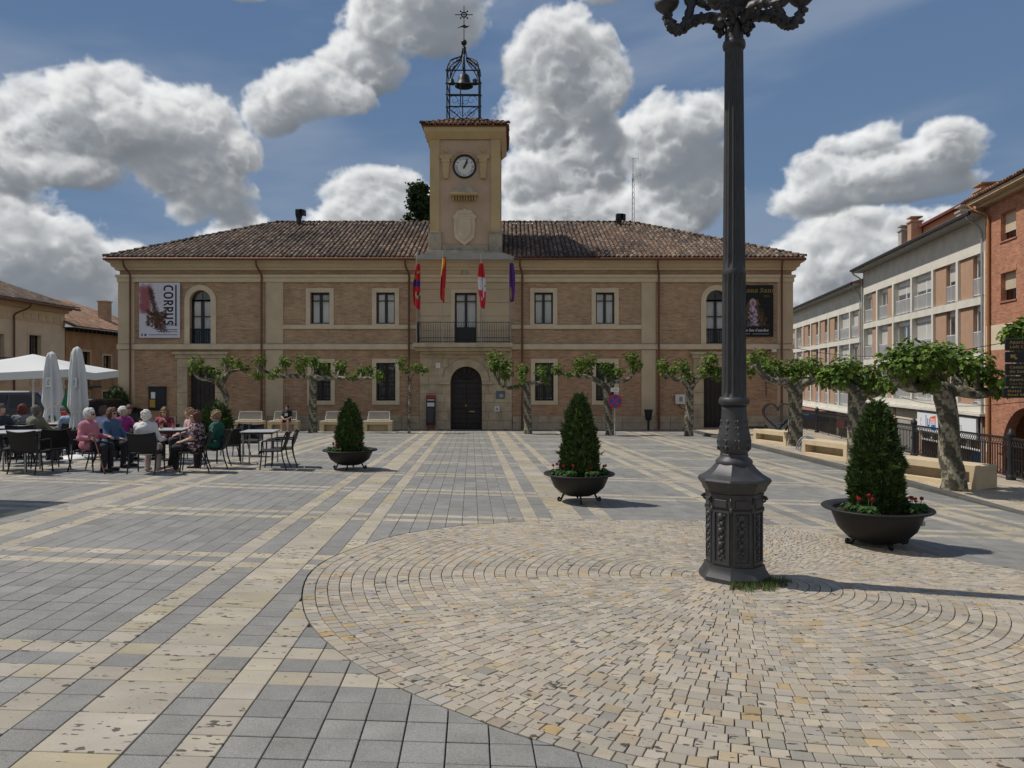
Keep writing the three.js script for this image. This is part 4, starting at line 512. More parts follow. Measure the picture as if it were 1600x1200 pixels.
  { // attic, chimneys and dish on the near block
    const at = X(5.5, 14); M('attic_room', bx(...at, top, top + 1.75, -4.6, -1.3), m.ochre, B); const g = ext(shp([[-1.0, top + 1.7], [-1.0, top + 1.86], [-2.9, top + 2.5], [-4.9, top + 1.86], [-4.9, top + 1.7], [-2.9, top + 2.35]]), at[1] - at[0] + .4); g.rotateY(-Math.PI / 2); g.translate(at[1] + .2, 0, 0); M('attic_roof', g, m.redRoof, B);
    const ch = (t, z, h, w, mt) => { const x = X(t, t)[0]; M('chimney', [cbox(w, h, w, x, top + h / 2, z), cbox(w + .14, .1, w + .14, x, top + h + .05, z), bar(x, top + h + .1, z, x, top + h + .3, z, w * .34, w * .34, 10), cbox(w + .1, .08, w + .1, x, top + h + .34, z)], mt, B); };
    ch(13.7, -.9, 1.9, .6, m.concreteGrey); ch(11.9, -.9, 2.1, .65, m.ochre); ch(4.4, -.8, 1.1, .6, m.concreteGrey); ch(1.7, -.8, 1.6, .95, m.ochre);
    const x = X(2.9, 2.9)[0], ds = lathe([[0, 0], [.2, .03], [.38, .12]], 18); ds.rotateX(1.3); ds.translate(x, top + 1.3, -1.2); M('satellite_dish', [ds, bar(x, top + .1, -1.3, x, top + 1.3, -1.25, .03)], m.redRoof, B); const x2 = X(14.6, 14.6)[0], d2 = lathe([[0, 0], [.2, .03], [.38, .12]], 18); d2.rotateX(1.3); d2.translate(x2, top + .9, -1.2); M('satellite_dish', [d2, bar(x2, top + .1, -1.3, x2, top + .9, -1.25, .03)], m.offWhite, B);
  }
  const [B2, k2, L2, X2, bX2, gf2] = blockAt('lower white apartment block further along the street with a blue shop awning', 19.75, 13, 3.28, 8.6, 9, [2, 0, 1, 1, 1, 1, 2]);
  { M('shop_back', bX2(.4, L2 - .4, -.1, gf2 - .2, -.84, -.5), m.creamWall, B2); for (let x = .25; x < L2; x += 3.28) M('shop_column', bX2(x - .2, x + .2, -.1, gf2 - .2, -.5, -.02), m.creamWall, B2);
    const t = canvas(1024, 128, (c) => { c.fillStyle = '#0d2c66'; c.fillRect(0, 0, 1024, 128); c.fillStyle = '#dfe6f2'; c.fillRect(470, 44, 380, 18); c.fillRect(90, 40, 130, 40); }), [a, b] = X2(9, 22); const g = new THREE.BoxGeometry(b - a, .8, 1.2); g.translate((a + b) / 2, gf2 - .75, .75); const sm = mat([1, 1, 1], .6, { map: t }), bl = mat([.006, .03, .13], .6); const A = shadow(new THREE.Mesh(g, [bl, bl, bl, bl, sm, bl])); A.name = 'shop_awning'; B2.add(A); M('awning_edge', bx(a, b, gf2 - .33, gf2 - .22, .1, 1.4), m.rust, B2); M('red_panel', bX2(4.6, 7, gf2 - 1.5, gf2 - .75, 0, .06), mat([.26, .06, .045], .6), B2); M('shop_window', bX2(1.2, 4, .6, gf2 - 1.1, -.2, -.15), m.black, B2); }
  // red brick building at the near end
  const [R, kr] = mk('brick_building', 'red brick building with a cream lettered band and a brick arch at the right edge', 0);
  {
    const XX = (a, b) => kr > 0 ? [-b, -a] : [a, b]; // a, b measured towards the camera
    const bR = (a, b, ...q) => bx(...XX(a, b), ...q), topR = 10.25 + SG, wins = []; const W = [[1.55, 2.95, 8.0, 9.3], [1.55, 2.95, 5.2, 6.5], [5.2, 6.6, 8.0, 9.3], [5.2, 6.6, 5.2, 6.5], [9, 10.4, 8, 9.3], [9, 10.4, 5.2, 6.5]];
    const s = shp([[XX(0, 13)[0], -.1], [XX(0, 13)[1], -.1], [XX(0, 13)[1], topR], [XX(0, 13)[0], topR]]); for (const [a, b, y0, y1] of W) s.holes.push(rectHole(...XX(a, b), y0 + SG, y1 + SG)); const ac = [1.75, 6.2], [p0, p1] = XX(...ac); s.holes.push(archHole(p0, p1, 0, SG - 1.9)); s.holes.push(archHole(...XX(7.2, 11.6), 0, SG - 1.9));
    M('wall', ext(s, .4, 0, 0, -.35), m.redBrick, R); M('core', bR(.05, 13, -.1, topR - .1, -10, -3.6), m.redBrick, R); for (const x of [.05, 12.7]) M('end_wall', bR(x, x + .25, -.1, topR - .1, -3.59, -.36), m.redBrick, R); M('arcade_soffit', bR(.1, 12.9, 4.75, 4.85, -3.6, -.36), m.concreteGrey, R);
    for (const a of [ac, [7.2, 11.6]]) { const c = (a[0] + a[1]) / 2 * (kr > 0 ? -1 : 1), rr = (a[1] - a[0]) / 2, n = 26; for (let i = 0; i < n; i++) { const a0 = Math.PI * i / n + .008, a1 = Math.PI * (i + 1) / n - .008, pt = (q, ra) => [c + ra * Math.cos(q), SG - 1.9 + ra * Math.sin(q)]; M('arch_brick', ext(shp([pt(a0, rr), pt(a0, rr + .5), pt(a1, rr + .5), pt(a1, rr)]), .1, 0, 0, 0, .006), m.redBrick, R); } }
    for (const [a, b, y0, y1] of W) { const [x0, x1] = XX(a, b), f = .06, z = -.2, ya = y0 + SG, yb = y1 + SG; const w = M('window', [bx(x0, x1, ya, ya + f, z - .05, z), bx(x0, x0 + f, ya + f, yb, z - .05, z), bx(x1 - f, x1, ya + f, yb, z - .05, z), bx(x0 + f, x1 - f, yb - f, yb, z - .05, z), bx((x0 + x1) / 2 - .04, (x0 + x1) / 2 + .04, ya + f, yb - f, z - .05, z)], m.black, R); M('pane', bx(x0 + f, x1 - f, ya + f, yb - f, z - .03, z - .024), m.glass, w); const sl = []; for (let y = lerp(yb, ya, y0 > 7 ? .68 : .58); y < yb - .02; y += .075) sl.push(box(x1 - x0 - .02, .066, .012, (x0 + x1) / 2, y + .035, z + .04, 0, .15)); M('roller_shutter', sl, m.creamWall, w); M('window_sill', bx(x0 - .08, x1 + .08, ya - .07, ya - .005, -.2, .1), m.redBrick, w); M('lintel_course', bx(x0 - .08, x1 + .08, yb + .005, yb + .26, -.1, .07), m.redBrick, w); }
    M('lettered_band', bR(.12, 12.9, 2.95 + SG, 4.15 + SG, -.02, .06), m.creamWall, R);
    const font = await new FontLoader().loadAsync('fonts/droid/droid_serif_regular.typeface.json'); const tg = new TextGeometry('MU', { font, size: .82, depth: .04, curveSegments: 4 }); tg.translate(kr > 0 ? -3.6 : 2.2, 3.15 + SG, .07); M('letters', fin(tg), m.iron, R);
    M('cornice', [bR(-.35, 13, topR - .12, topR + .05, -1, .75), bR(-.3, 13, topR - .3, topR - .125, -1, .35)], m.stucco, R); const rf = V(XX(-.5, 13)[0], topR + .06, .85), rg = V(XX(-.5, 13)[1], topR + .06, .85), q0 = rg.clone().add(V(0, 2.0, -5)), q1 = rf.clone().add(V(0, 2.0, -5)); tileSlope(R, [rf, rg, q0, q1], V(0, 2, -5).normalize(), PALR, 41, 'roof_tiles', .23, .38);
    M('attic_room', bR(1.6, 8, topR + .4, topR + 2.4, -6, -1.9), m.ochre, R); M('attic_roof', bR(1.2, 8.4, topR + 2.4, topR + 2.75, -6.4, -1.4), m.redRoof, R);
    const xp = XX(.55, .55)[0]; M('drainpipe', [bar(xp, .1, .14, xp, topR - .9, .14, .075), tube([V(XX(-.2, -.2)[0], topR - .1, .75), V(XX(.0, .0)[0], topR - .35, .6), V(xp, topR - .8, .2), V(xp, topR - 1.1, .14)], .06, 14, 8)], mat([.34, .15, .05], .6), R); M('meter_box', bR(.3, .5, 1.9, 2.3, .06, .14), m.offWhite, R);
    const gr = []; for (let i = 0; i < 30; i++) { const x = lerp(p0, p1, i / 29); gr.push(bar(x, SG - 3.7, -.1, x, SG - 2.1, -.1, .015, .015, 5)); } gr.push(bx(p0, p1, SG - 2.12, SG - 2.07, -.13, -.07)); M('arcade_railing', gr, m.iron, R); 
  }
}
// ---------- houses on the left, one running wall along the far side street
{
  const LXW = -28.5, ly = gy(0, 46);
  const mkL = (name, label, d0) => T(name, label, 'building', [LXW, ly, -d0], Math.PI / 2); // local +x = away, local +z = towards the square
  { // cream house from d 33 to 46.9
    const h = mkL('cream_house', 'cream rendered two storey house at the left edge with balconies and tile roof', 33), L = 13.9, top = 6.0 - ly, zx = (d) => d - 33; // local x = d - 33
    const wd = [[.9, 1.9, 2.9 + .2, 5.2], [5.2, 6.2, 2.9, 5.2], [8.0 - .75, 9.0 - .75, 2.9, 5.2], [41.9 - 33 + 1.5, 41.9 - 33 + 2.6, 3.3, 5.3], [5, 6.3, -.1, 2], [10.6, 11.8, -.1, 2.0], [1, 2.2, -.1, 2]];
    const W2 = wd.map(([a, b, y0, y1]) => [a, b, y0, y1]); const s = shp([[0, -.2], [L, -.2], [L, top], [0, top]]); for (const [a, b, y0, y1] of W2) s.holes.push(rectHole(a, b, Math.max(y0, -.15), y1)); M('wall', ext(s, .4, 0, 0, -.4), m.creamWall, h); M('core', bx(.02, L - .02, -.2, top - .1, -10.5, -3.4), m.creamWall, h); for (const x of [.02, L - .3]) M('end_wall', bx(x, x + .25, -.2, top - .1, -3.39, -.42), m.creamWall, h); M('upper_floor', bx(.3, L - .31, 2.35, 2.55, -3.39, -.42), m.darkWood, h);
    for (const [a, b, y0, y1] of W2) { surround('window_surround', [a, b, Math.max(y0, -.1), y1], .16, 0, m.trim, 0, .04, h); windowIn([a, b, Math.max(y0, -.1), y1], { parent: h, bars: [.7] }); if (y0 > 2 && y0 < 3.2) { const rl = [bx(a - .35, b + .35, y0 + .95, y0 + 1, .5, .54)]; for (let i = 0; i <= 14; i++) rl.push(bar(lerp(a - .35, b + .35, i / 14), y0 + .02, .52, lerp(a - .35, b + .35, i / 14), y0 + .97, .52, .013, .013, 5)); M('balcony', [cbx(a - .4, b + .4, y0 - .14, y0, -.05, .58), ...rl], m.iron, h); } else if (y0 > 3.2) { for (let r = 0; r < 2; r++) for (let i = 0; i < 4; i++) M('vent_baluster', lathe([[.02, 0], [.09, .08], [.05, .3], [.07, .36]], 8, a + .15 + i * .27, 2.2 + r * .45, .03), m.trim, h); } }
    M('frieze', [bx(0, L, top - 1.0, top - .94, -.1, .06), bx(0, L, 2.05, 2.3, -.1, .05)], m.trim, h); for (let i = 0; i < 20; i++) M('frieze_panel', cbx(i * .7 + .08, i * .7 + .6, top - .9, top - .55, -.1, .045, .02), m.trim, h); M('cornice', [bx(-.1, L + .1, top - .3, top - .12, -.1, .22), bx(-.1, L + .1, top - .12, top, -.1, .42)], m.stucco, h);
    M('soffit', bx(-.28, L + .28, top + .001, top + .015, -3.5, .74), m.darkWood, h);
    const a = V(-.3, top + .02, .75), b = V(L + .3, top + .02, .75), c = V(L + .3, top + 2.1, -5.4), d = V(-.3, top + 2.1, -5.4); tileSlope(h, [a, b, c, d], V(0, 2.08, -6.15).normalize(), PAL, 51); M('gutter', bar(-.3, top - .03, .8, L + .3, top - .03, .8, .07), m.copper, h); M('drainpipe', [tube([V(9.4, top - .05, .8), V(9.4, top - .3, .7), V(9, top - .75, .12), V(9, top - 1.1, .1)], .05, 14, 7), bar(9, 0, .1, 9, top - 1, .1, .05)], m.copper, h);
  }
  { // brown house beyond, lower
    const h = mkL('brown_house', 'low brown house with tile roof and chimney between the cream house and the hall', 47), L = 14, top = 4.85 - ly, s = shp([[0, -.2], [L, -.2], [L, top], [0, top]]), W2 = [[1.3, 2.7, 2.3, 4.5], [4.3, 5.3, 2.9, 4.3], [1.2, 2.6, -.1, 1.8], [4.2, 5.6, -.1, 1.8]]; for (const [a, b, y0, y1] of W2) s.holes.push(rectHole(a, b, Math.max(-.15, y0), y1)); M('wall', ext(s, .4, 0, 0, -.4), m.brownWall, h); M('core', bx(.02, L - .02, -.2, top - .1, -9, -3.4), m.brownWall, h); for (const x of [.02, L - .3]) M('end_wall', bx(x, x + .25, -.2, top - .1, -3.39, -.42), m.brownWall, h); M('upper_floor', bx(.3, L - .31, 1.95, 2.15, -3.39, -.42), m.darkWood, h);
    for (const [a, b, y0, y1] of W2) { surround('window_surround', [a, b, Math.max(-.1, y0), y1], .13, 0, m.stucco, 0, .03, h); windowIn([a, b, Math.max(-.1, y0), y1], { parent: h, bars: [.6], curtain: y0 > 2.5 ? .02 : 0 }); }
    const rl = [bx(.9, 3.1, 3.2, 3.25, .5, .54)]; for (let i = 0; i <= 14; i++) rl.push(bar(lerp(.9, 3.1, i / 14), 2.2, .52, lerp(.9, 3.1, i / 14), 3.22, .52, .013, .013, 5)); M('balcony', [cbx(.85, 3.15, 2.08, 2.2, -.05, .56), ...rl], m.iron, h);
    for (let i = 0; i < 28; i++) M('rafter_end', cbx(i * .5 + .05, i * .5 + .17, top - .2, top - .05, -.1, .5, .01), m.darkWood, h);
    M('soffit', bx(-.28, L, top - .04, top + .01, -3.5, .68), m.darkWood, h);
    const a = V(-.3, top + .02, .7), b = V(L, top + .02, .7), c = V(L - 5, top + 2.5, -5.2), d = V(-.3, top + 2.5, -5.2); tileSlope(h, [a, b, c, d], V(0, 2.48, -5.9).normalize(), PALR, 52); M('chimney', [cbx(7.0, 7.7, top + .4, top + 2.35, -1.9, -1.25), cbx(6.95, 7.75, top + 2.35, top + 2.45, -1.95, -1.2)], m.brick, h);
  }
}
// ---------- iron railing along the drop: posts and panels
{
  const pitch = 5.35, d0 = 10.6, post = lathe([[.09, 0], [.1, .04], [.085, .1], [.06, .14], [.055, .5], [.075, .55], [.055, .6], [.055, .9], [.085, .95], [.09, 1.0], [.05, 1.06], [.03, 1.1], [0, 1.12]], 12);
  const places = ['nearest the camera at the right edge', 'between the finger sign and the thick plane tree', 'behind the long bench', 'behind the bench by the second tree', 'behind the bike rack', 'furthest from the camera by the hall corner'];
  for (let i = 0; i < 6; i++) {
    const a = d0 + i * pitch * .989 - 0.0, b = a + pitch * .989; if (a > 36) break; const A = onf(fenceX(a), a), Bp = onf(fenceX(b), b), o = T('iron_railing', 'black iron railing panel ' + places[i], 'railing', A, Math.atan2(-(Bp[2] - A[2]), Bp[0] - A[0]), 'railing panels along the sunken street'), L = Math.hypot(Bp[0] - A[0], Bp[2] - A[2]), dy = Bp[1] - A[1], Y = (x) => dy * x / L;
    const P = M('post', post.clone(), m.iron, o); void P; const rail = (h, t) => { const g = box(L - .1, t, .04, L / 2, h + dy / 2, 0, 0, 0, Math.atan2(dy, L)); return g; };
    M('top_rail', rail(.9, .045), m.iron, o); M('lower_rail', rail(.74, .025), m.iron, o); M('bottom_rail', rail(.1, .03), m.iron, o); const bars = [], n = Math.round(L / .115); for (let j = 1; j < n; j++) { const x = L * j / n; bars.push(bar(x, .1 + Y(x), 0, x, .75 + Y(x), 0, .012, .012, 5)); bars.push(bar(x, .75 + Y(x), 0, x + L / n, .89 + Y(x), 0, .008, .008, 4), bar(x + L / n, .75 + Y(x), 0, x, .89 + Y(x), 0, .008, .008, 4)); if (j % 2) bars.push(bar(x, .1 + Y(x), .012, x + 2 * L / n, .24 + Y(x), .012, .008, .008, 4), bar(x + 2 * L / n, .1 + Y(x), .012, x, .24 + Y(x), .012, .008, .008, 4)); } S(M('picket_bars', bars, m.iron, o), 'stuff'); for (const t of [.33, .66]) M('stay', bar(L * t, -.02 + Y(L * t), 0, L * t, .12 + Y(L * t), 0, .015), m.iron, o);
  }
}

// ---------- foliage helpers
const leafMat = (c) => new THREE.MeshPhysicalMaterial({ color: 0xffffff, vertexColors: true, roughness: .75, specularIntensity: .35, transmission: .25, thickness: 0, side: THREE.DoubleSide });
const LEAF = leafMat(), NEEDLE = mat([1, 1, 1], .75, { vertexColors: true });
class Leaves { // many small faces in one buffer
  constructor() { this.p = []; this.n = []; this.c = []; }
  tri(a, b, c, col) { const u = b.clone().sub(a), v = c.clone().sub(a), n = u.cross(v).normalize(); for (const q of [a, b, c]) { this.p.push(q.x, q.y, q.z); this.n.push(n.x, n.y, n.z); this.c.push(...col); } }
  lobed(o, dir, nrm, s, col) { // five-pointed plane leaf, folded along the midrib
    const sd = V().crossVectors(dir, nrm).normalize(), P = (x, y, z) => o.clone().addScaledVector(sd, x * s).addScaledVector(dir, y * s).addScaledVector(nrm, z * s);
    const b = P(0, 0, 0), t = P(0, 1, -.08), c = P(0, .45, -.1); for (const k of [-1, 1]) { const l1 = P(.5 * k, .62, .06), l2 = P(.48 * k, .16, .08), n1 = P(.22 * k, .62, 0), n2 = P(.3 * k, .4, .02); this.tri(c, n1, t, col); this.tri(c, n2, l1, col); this.tri(c, l1, n1, col); this.tri(b, l2, n2, col); this.tri(b, n2, c, col); }
  }
  blade(o, dir, sd, l, w, col) { const a = o.clone().addScaledVector(sd, -w), b = o.clone().addScaledVector(sd, w), t = o.clone().addScaledVector(dir, l); this.tri(a, b, t, col); }
  geo() { const g = new THREE.BufferGeometry(); g.setAttribute('position', new THREE.Float32BufferAttribute(this.p, 3)); g.setAttribute('normal', new THREE.Float32BufferAttribute(this.n, 3)); g.setAttribute('color', new THREE.Float32BufferAttribute(this.c, 3)); g.setAttribute('uv', new THREE.Float32BufferAttribute(new Float32Array(this.p.length / 3 * 2), 2)); return g; }
}
const rdir = (r) => { const z = 2 * r() - 1, a = 2 * Math.PI * r(), q = Math.sqrt(1 - z * z); return V(q * Math.cos(a), z, q * Math.sin(a)); };
const bark = mat([1, 1, 1], .92, { map: tex(512, 512, .62, (i, j, u, v) => { const a = fbm(u * 7, v * 7, 4, 7, 91), b = fbm(u * 16 + 3, v * 16, 3, 16, 95); const q = a > .56 ? [.30, .275, .20] : a > .49 ? [.19, .17, .12] : a > .42 ? [.125, .11, .078] : [.08, .07, .05]; return lin3(q[0], q[1], q[2], .5 + .9 * b); }), bumpMap: tex(256, 256, .62, (i, j, u, v) => { const a = fbm(u * 7, v * 7, 4, 7, 91); return [a, a, a]; }, 1), bumpScale: .012 });
// pollarded plane: trunk foot (px,py), fork height in the picture, clusters of new leaves at [px,py,size], all at the tree's own distance
function planeTree(label, px, py, o) {
  const r = rng(o.seed), [x, d0] = o.at || gp(px, py), d = d0, foot = o.foot || on(x, d), sc = d / F, t = T('plane_tree', label, 'tree', foot, 0, o.group);
  const LX = (p) => (p - 800) * sc - x, LY = (p) => EYE + (HZ - p) * sc - foot[1], fork = V(LX(o.fork[0]), LY(o.fork[1]), 0), tr = o.r;
  const mid = (o.bend || []).map(q => V(LX(q[0]), LY(q[1]), (r() - .5) * .1));
  M('trunk', ttube([V(0, -.06, 0), V((fork.x) * .1, .25, 0), ...mid, fork.clone().multiplyScalar(.985), fork], [tr * 1.3, tr * 1.08, tr, tr * .95, tr * 1.02], 26, 14, .1, o.seed), bark, t);
  const cl = o.c.map(c => { const s = (c[2] || 1) * o.cs * (.82 + .36 * r()); return [V(LX(c[0]), LY(c[1] + (r() - .5) * 7), (c[3] ?? (r() - .5) * 2) * o.spread), s]; });
  const sides = [cl.filter(c => c[0].x <= fork.x), cl.filter(c => c[0].x > fork.x)], limbs = [];
  for (const sd of sides) {
    if (!sd.length) continue; sd.sort((a, b) => Math.abs(b[0].x - fork.x) - Math.abs(a[0].x - fork.x)); const far = sd[0][0], low = Math.min(...sd.map(c => c[0].y)) - o.cs * .25, y1 = Math.min(low, far.y - .1), nn = o.limbs || 2;
    const path = [fork.clone(), V(lerp(fork.x, far.x, .3), lerp(fork.y, y1, .75) + .02, far.z * .3), V(lerp(fork.x, far.x, .65), y1 + .03 * (r() - .5), far.z * .65), V(lerp(fork.x, far.x, .93), lerp(y1, far.y, .4), far.z * .95), far.clone()], cv = new THREE.CatmullRomCurve3(path);
    M('limb', ttube(path, [tr * .82, tr * .62, tr * .46, tr * .36, tr * .3], 22, 9, .16, o.seed + 3), bark, t);
    for (const [c, s] of sd.slice(1)) { let best = 0, bd = 1e9; for (let i = 0; i <= 20; i++) { const p = cv.getPoint(i / 20), q = Math.abs(p.x - c.x) * 1.4 + .25 * Math.abs(p.z - c.z); if (q < bd) { bd = q; best = i / 20; } } const p = cv.getPoint(best); limbs.push(ttube([p, p.clone().lerp(c, .5).add(V((r() - .5) * .08, -.03, 0)), c.clone().add(V(0, -s * .25, 0)), c], [tr * .34, tr * .27, tr * .25, tr * .3], 10, 7, .2, o.seed + 9)); }
  }
  for (const g of limbs) M('spur', g, bark, t);
  const L = new Leaves(), ls = o.ls || .13; let shade = 0;
  for (const [c, s] of cl) { const n = Math.round(o.n * s * s / (o.cs * o.cs)); for (let i = 0; i < n; i++) { const q = rdir(r), rad = s * (.25 + .8 * Math.pow(r(), .7)) * (.8 + .4 * vn(q.x * 2 + c.x * 5, q.y * 2 + q.z * 3, 4096, 4)); const p = c.clone().add(V(q.x * rad * 1.05, q.y * rad * 1.0 + s * .12, q.z * rad * 1.05)), up = V((r() - .5) * 1.6, .45 + .5 * r(), (r() - .5) * 1.6).add(q.clone().multiplyScalar(.7)).normalize(), dir = q.clone().add(V((r() - .5), -.3 - .5 * r(), (r() - .5))).projectOnPlane(up).normalize(), k = .65 + .7 * r(), y = r(); L.lobed(p, dir, up, ls * (.6 + .7 * r()), [(.085 + .075 * y) * k, (.16 + .065 * y) * k, (.024 + .012 * y) * k]); } }
  M('crown', L.geo(), LEAF, t); return t;
}
const fr = { cs: .27, n: 95, spread: .45, group: 'pollarded plane trees in front of the hall', ls: .125 };
planeTree('bent plane tree in front of the left side door', 351, 675, { ...fr, seed: 1, r: .15, fork: [345, 603], bend: [[350, 640], [352, 618]], c: [[313, 563, 1.1], [306, 578], [322, 572, .7], [336, 583], [354, 566, 1], [374, 570, 1.1], [378, 577, .8], [345, 590, .6]] });
planeTree('widest plane tree with level limbs beside the second stone bench', 489, 676, { ...fr, seed: 2, r: .17, fork: [489, 590], c: [[404, 564, .9], [404, 583, .9], [429, 586, .8], [432, 576, .8], [446, 563, 1.1], [468, 578, .8], [476, 570, 1.1], [488, 566, 1.2], [503, 570, 1.2], [508, 580, .9], [529, 573, 1.1], [531, 582, .8], [561, 577, .8], [552, 591, .7], [579, 580, .8], [594, 586, 1]] });
planeTree('thin young plane tree between the drainpipe and the information totem', 639, 677, { ...fr, seed: 3, r: .06, cs: .27, n: 60, fork: [641, 590], c: [[627, 569, 1.1], [634, 578, .7], [649, 578, .9], [660, 580, .8], [652, 571, .7]] });
planeTree('plane tree right of the main door with one heavy limb to the left', 825, 678, { ...fr, seed: 4, r: .165, fork: [822, 602], c: [[773, 560, 1.1], [772, 575, 1.1], [779, 567, 1], [790, 569, 1.1], [790, 581, 1], [817, 579, .9], [815, 589, .7], [845, 584, .8], [851, 593, .8], [847, 576, .8], [806, 603, .4]] });
planeTree('plane tree behind the no stopping sign', 953, 680, { ...fr, seed: 5, r: .165, fork: [947, 604], c: [[871, 574, .9], [889, 587, .6], [906, 567, 1], [904, 575, .9], [923, 567, 1], [920, 578, .8], [946, 574, 1], [955, 580, 1.1], [966, 583, 1], [957, 594, .9], [988, 561, 1], [993, 572, .9]] });
planeTree('plane tree in front of the right side door beside the lamp post', 1076, 681, { ...fr, seed: 6, r: .165, fork: [1078, 607], c: [[1036, 573, 1], [1043, 580, 1], [1050, 575, .9], [1067, 566, 1.1], [1072, 577, .9], [1074, 588, .9], [1096, 583, 1], [1106, 564, 1.1], [1109, 575, 1], [1120, 580, 1]] });
const rt = { group: 'pollarded plane trees along the railing', spread: .7 };
const atF = (px, d) => { const x = (px - 800) * d / F; return { at: [x, d], foot: onf(x, d) }; };
planeTree('plane tree beside the heart sculpture on the footway', 1242, 700, { ...rt, seed: 7, r: .23, cs: .3, n: 120, ls: .135, ...atF(1242, 24.6), fork: [1243, 613], c: [[1172, 560, 1], [1174, 574, .9], [1195, 578, .9], [1212, 571, 1], [1220, 584, 1], [1237, 592, .6], [1245, 571, 1.1], [1257, 580, 1.2], [1269, 588, 1.1], [1281, 592, 1], [1262, 569, 1.1], [1290, 584, 1]] });
planeTree('plane tree standing behind the largest planter', 1337, 725, { ...rt, seed: 8, r: .2, cs: .26, n: 125, ls: .125, ...atF(1338, 18.6), fork: [1338, 613], c: [[1296, 580, 1], [1308, 588, 1.1], [1316, 577, 1], [1328, 583, 1.1], [1342, 580, 1.1], [1346, 592, 1], [1360, 588, 1.1], [1372, 598, 1], [1385, 603, 1], [1352, 603, .9], [1362, 610, .8], [1290, 590, .8], [1305, 597, .6]] });
planeTree('thick foreground plane tree with mottled trunk beside the long bench', 1490, 770, { ...rt, seed: 9, r: .19, cs: .25, n: 135, ls: .11, ...atF(1491, 14.2), bend: [[1486, 712], [1480, 650]], fork: [1473, 608], c: [[1375, 564, 1], [1385, 576, .9], [1393, 556, 1.1], [1408, 568, 1.1], [1418, 548, 1.1], [1436, 556, 1.1], [1446, 566, 1], [1470, 572, 1], [1478, 588, 1], [1484, 560, 1], [1502, 556, 1.1], [1508, 570, .9], [1522, 572, 1.1], [1536, 584, 1.1], [1545, 596, 1], [1552, 606, .8], [1428, 590, .8], [1402, 584, .8], [1440, 600, .7]] });
planeTree('plane tree at the right edge behind the finger sign', 1690, 800, { ...rt, seed: 10, r: .22, cs: .28, n: 140, ls: .13, ...atF(1690, 12.4), fork: [1690, 600], c: [[1567, 522, .7, .4], [1582, 516, .8, .5], [1600, 522, 1, .5], [1640, 530, 1.1], [1660, 545, 1.2], [1560, 600, .5, .5], [1720, 540, 1.2], [1750, 560, 1.1]] });
{ // poplar behind the hall
  const d = 66, x = (656 - 800) * d / F, y0 = -3.9, t = T('poplar_tree', 'tall dark poplar rising behind the hall roof beside the tower', 'tree', [x, y0, -d]), r = rng(77), H = EYE + (HZ - 281) * d / F - y0; M('trunk', ttube([V(0, 0, 0), V(.1, H * .4, 0), V(0, H * .93, 0)], [.4, .25, .05], 16, 8, .05, 3), bark, t); const lm = []; const L = new Leaves();
  for (let i = 0; i < 110; i++) { const h = H * (.35 + .6 * Math.sqrt(r())), a = r() * 6.283, R = 1.5 * Math.sqrt(Math.max(.06, 1 - Math.pow((h / H - .5) / .5, 2))) * (.6 + .5 * r()), e = V(R * Math.cos(a), h + R * 1.0, R * Math.sin(a)); lm.push(rod(V(0, h, 0), e, .06, .02, 5)); for (let k = 0; k < 110; k++) { const p = V(0, h, 0).lerp(e, .35 + .75 * r()).add(rdir(r).multiplyScalar(.5 * r())), u = rdir(r), dr = rdir(r).projectOnPlane(u).normalize(), kk = .5 + .7 * r(); L.lobed(p, dr, u, .2 + .12 * r(), [.035 * kk, .07 * kk, .02 * kk]); } } M('branch', lm, bark, t); M('crown', L.geo(), LEAF, t);
}
// ---------- conifers: dense cone of small upright sprays over a dark heart
function coniferGeo(H, R, n, seed, size = 1) {
  const r = rng(seed), L = new Leaves(), prof = (t) => R * (t < .1 ? .78 + 2.2 * t : Math.pow(Math.max(0, 1 - Math.pow((t - .1) / .905, 2.9)), .75) * (1 - .18 * t));
  const bump = (a, t) => 1 + .3 * (vn(a * 2.2 + seed, t * 7, 4096, 2) - .5) + .34 * (vn(a * 7 + t * 3, t * 11, 4096, 6) - .5);
  for (let i = 0; i < n; i++) { const t = 1 - Math.sqrt(r()) * .99, a = r() * 2 * Math.PI, bm = bump(Math.cos(a) * 2 + 5, t) * bump(Math.sin(a) * 2 + 9, t), rad = prof(t) * bm * (.72 + .3 * Math.pow(r(), .5)) * (r() < .05 ? 1.04 + .1 * r() : 1), fresh = r() < .12 ? 1.7 : 1; const o = V(rad * Math.cos(a), t * H, rad * Math.sin(a)), out = V(Math.cos(a), .0, Math.sin(a)), k = .55 + .8 * r(), yv = vn(a * 3, t * 14, 4096, 8), col = [(.030 + .028 * yv) * k * fresh, (.062 + .038 * yv) * k * fresh, .014 * k], dir = out.clone().multiplyScalar(.55 + .5 * r()).add(V((r() - .5) * .7, .75, (r() - .5) * .7)).normalize(), sd = V().crossVectors(dir, rdir(r)).normalize(), l = (.05 + .085 * r() * r()) * size; L.blade(o, dir, sd, l, l * .2, col); const d2 = dir.clone().add(sd.clone().multiplyScalar(.7)).normalize(), d3 = dir.clone().add(sd.clone().multiplyScalar(-.7)).normalize(); L.blade(o.clone().addScaledVector(dir, l * .15), d2, V().crossVectors(d2, out).normalize(), l * .75, l * .16, col); L.blade(o.clone().addScaledVector(dir, l * .1), d3, V().crossVectors(d3, out).normalize(), l * .75, l * .16, col); }
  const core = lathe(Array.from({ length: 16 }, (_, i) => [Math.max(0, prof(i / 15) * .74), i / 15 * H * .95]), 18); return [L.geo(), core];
}
const coreMat = mat([.045, .07, .022], .95);
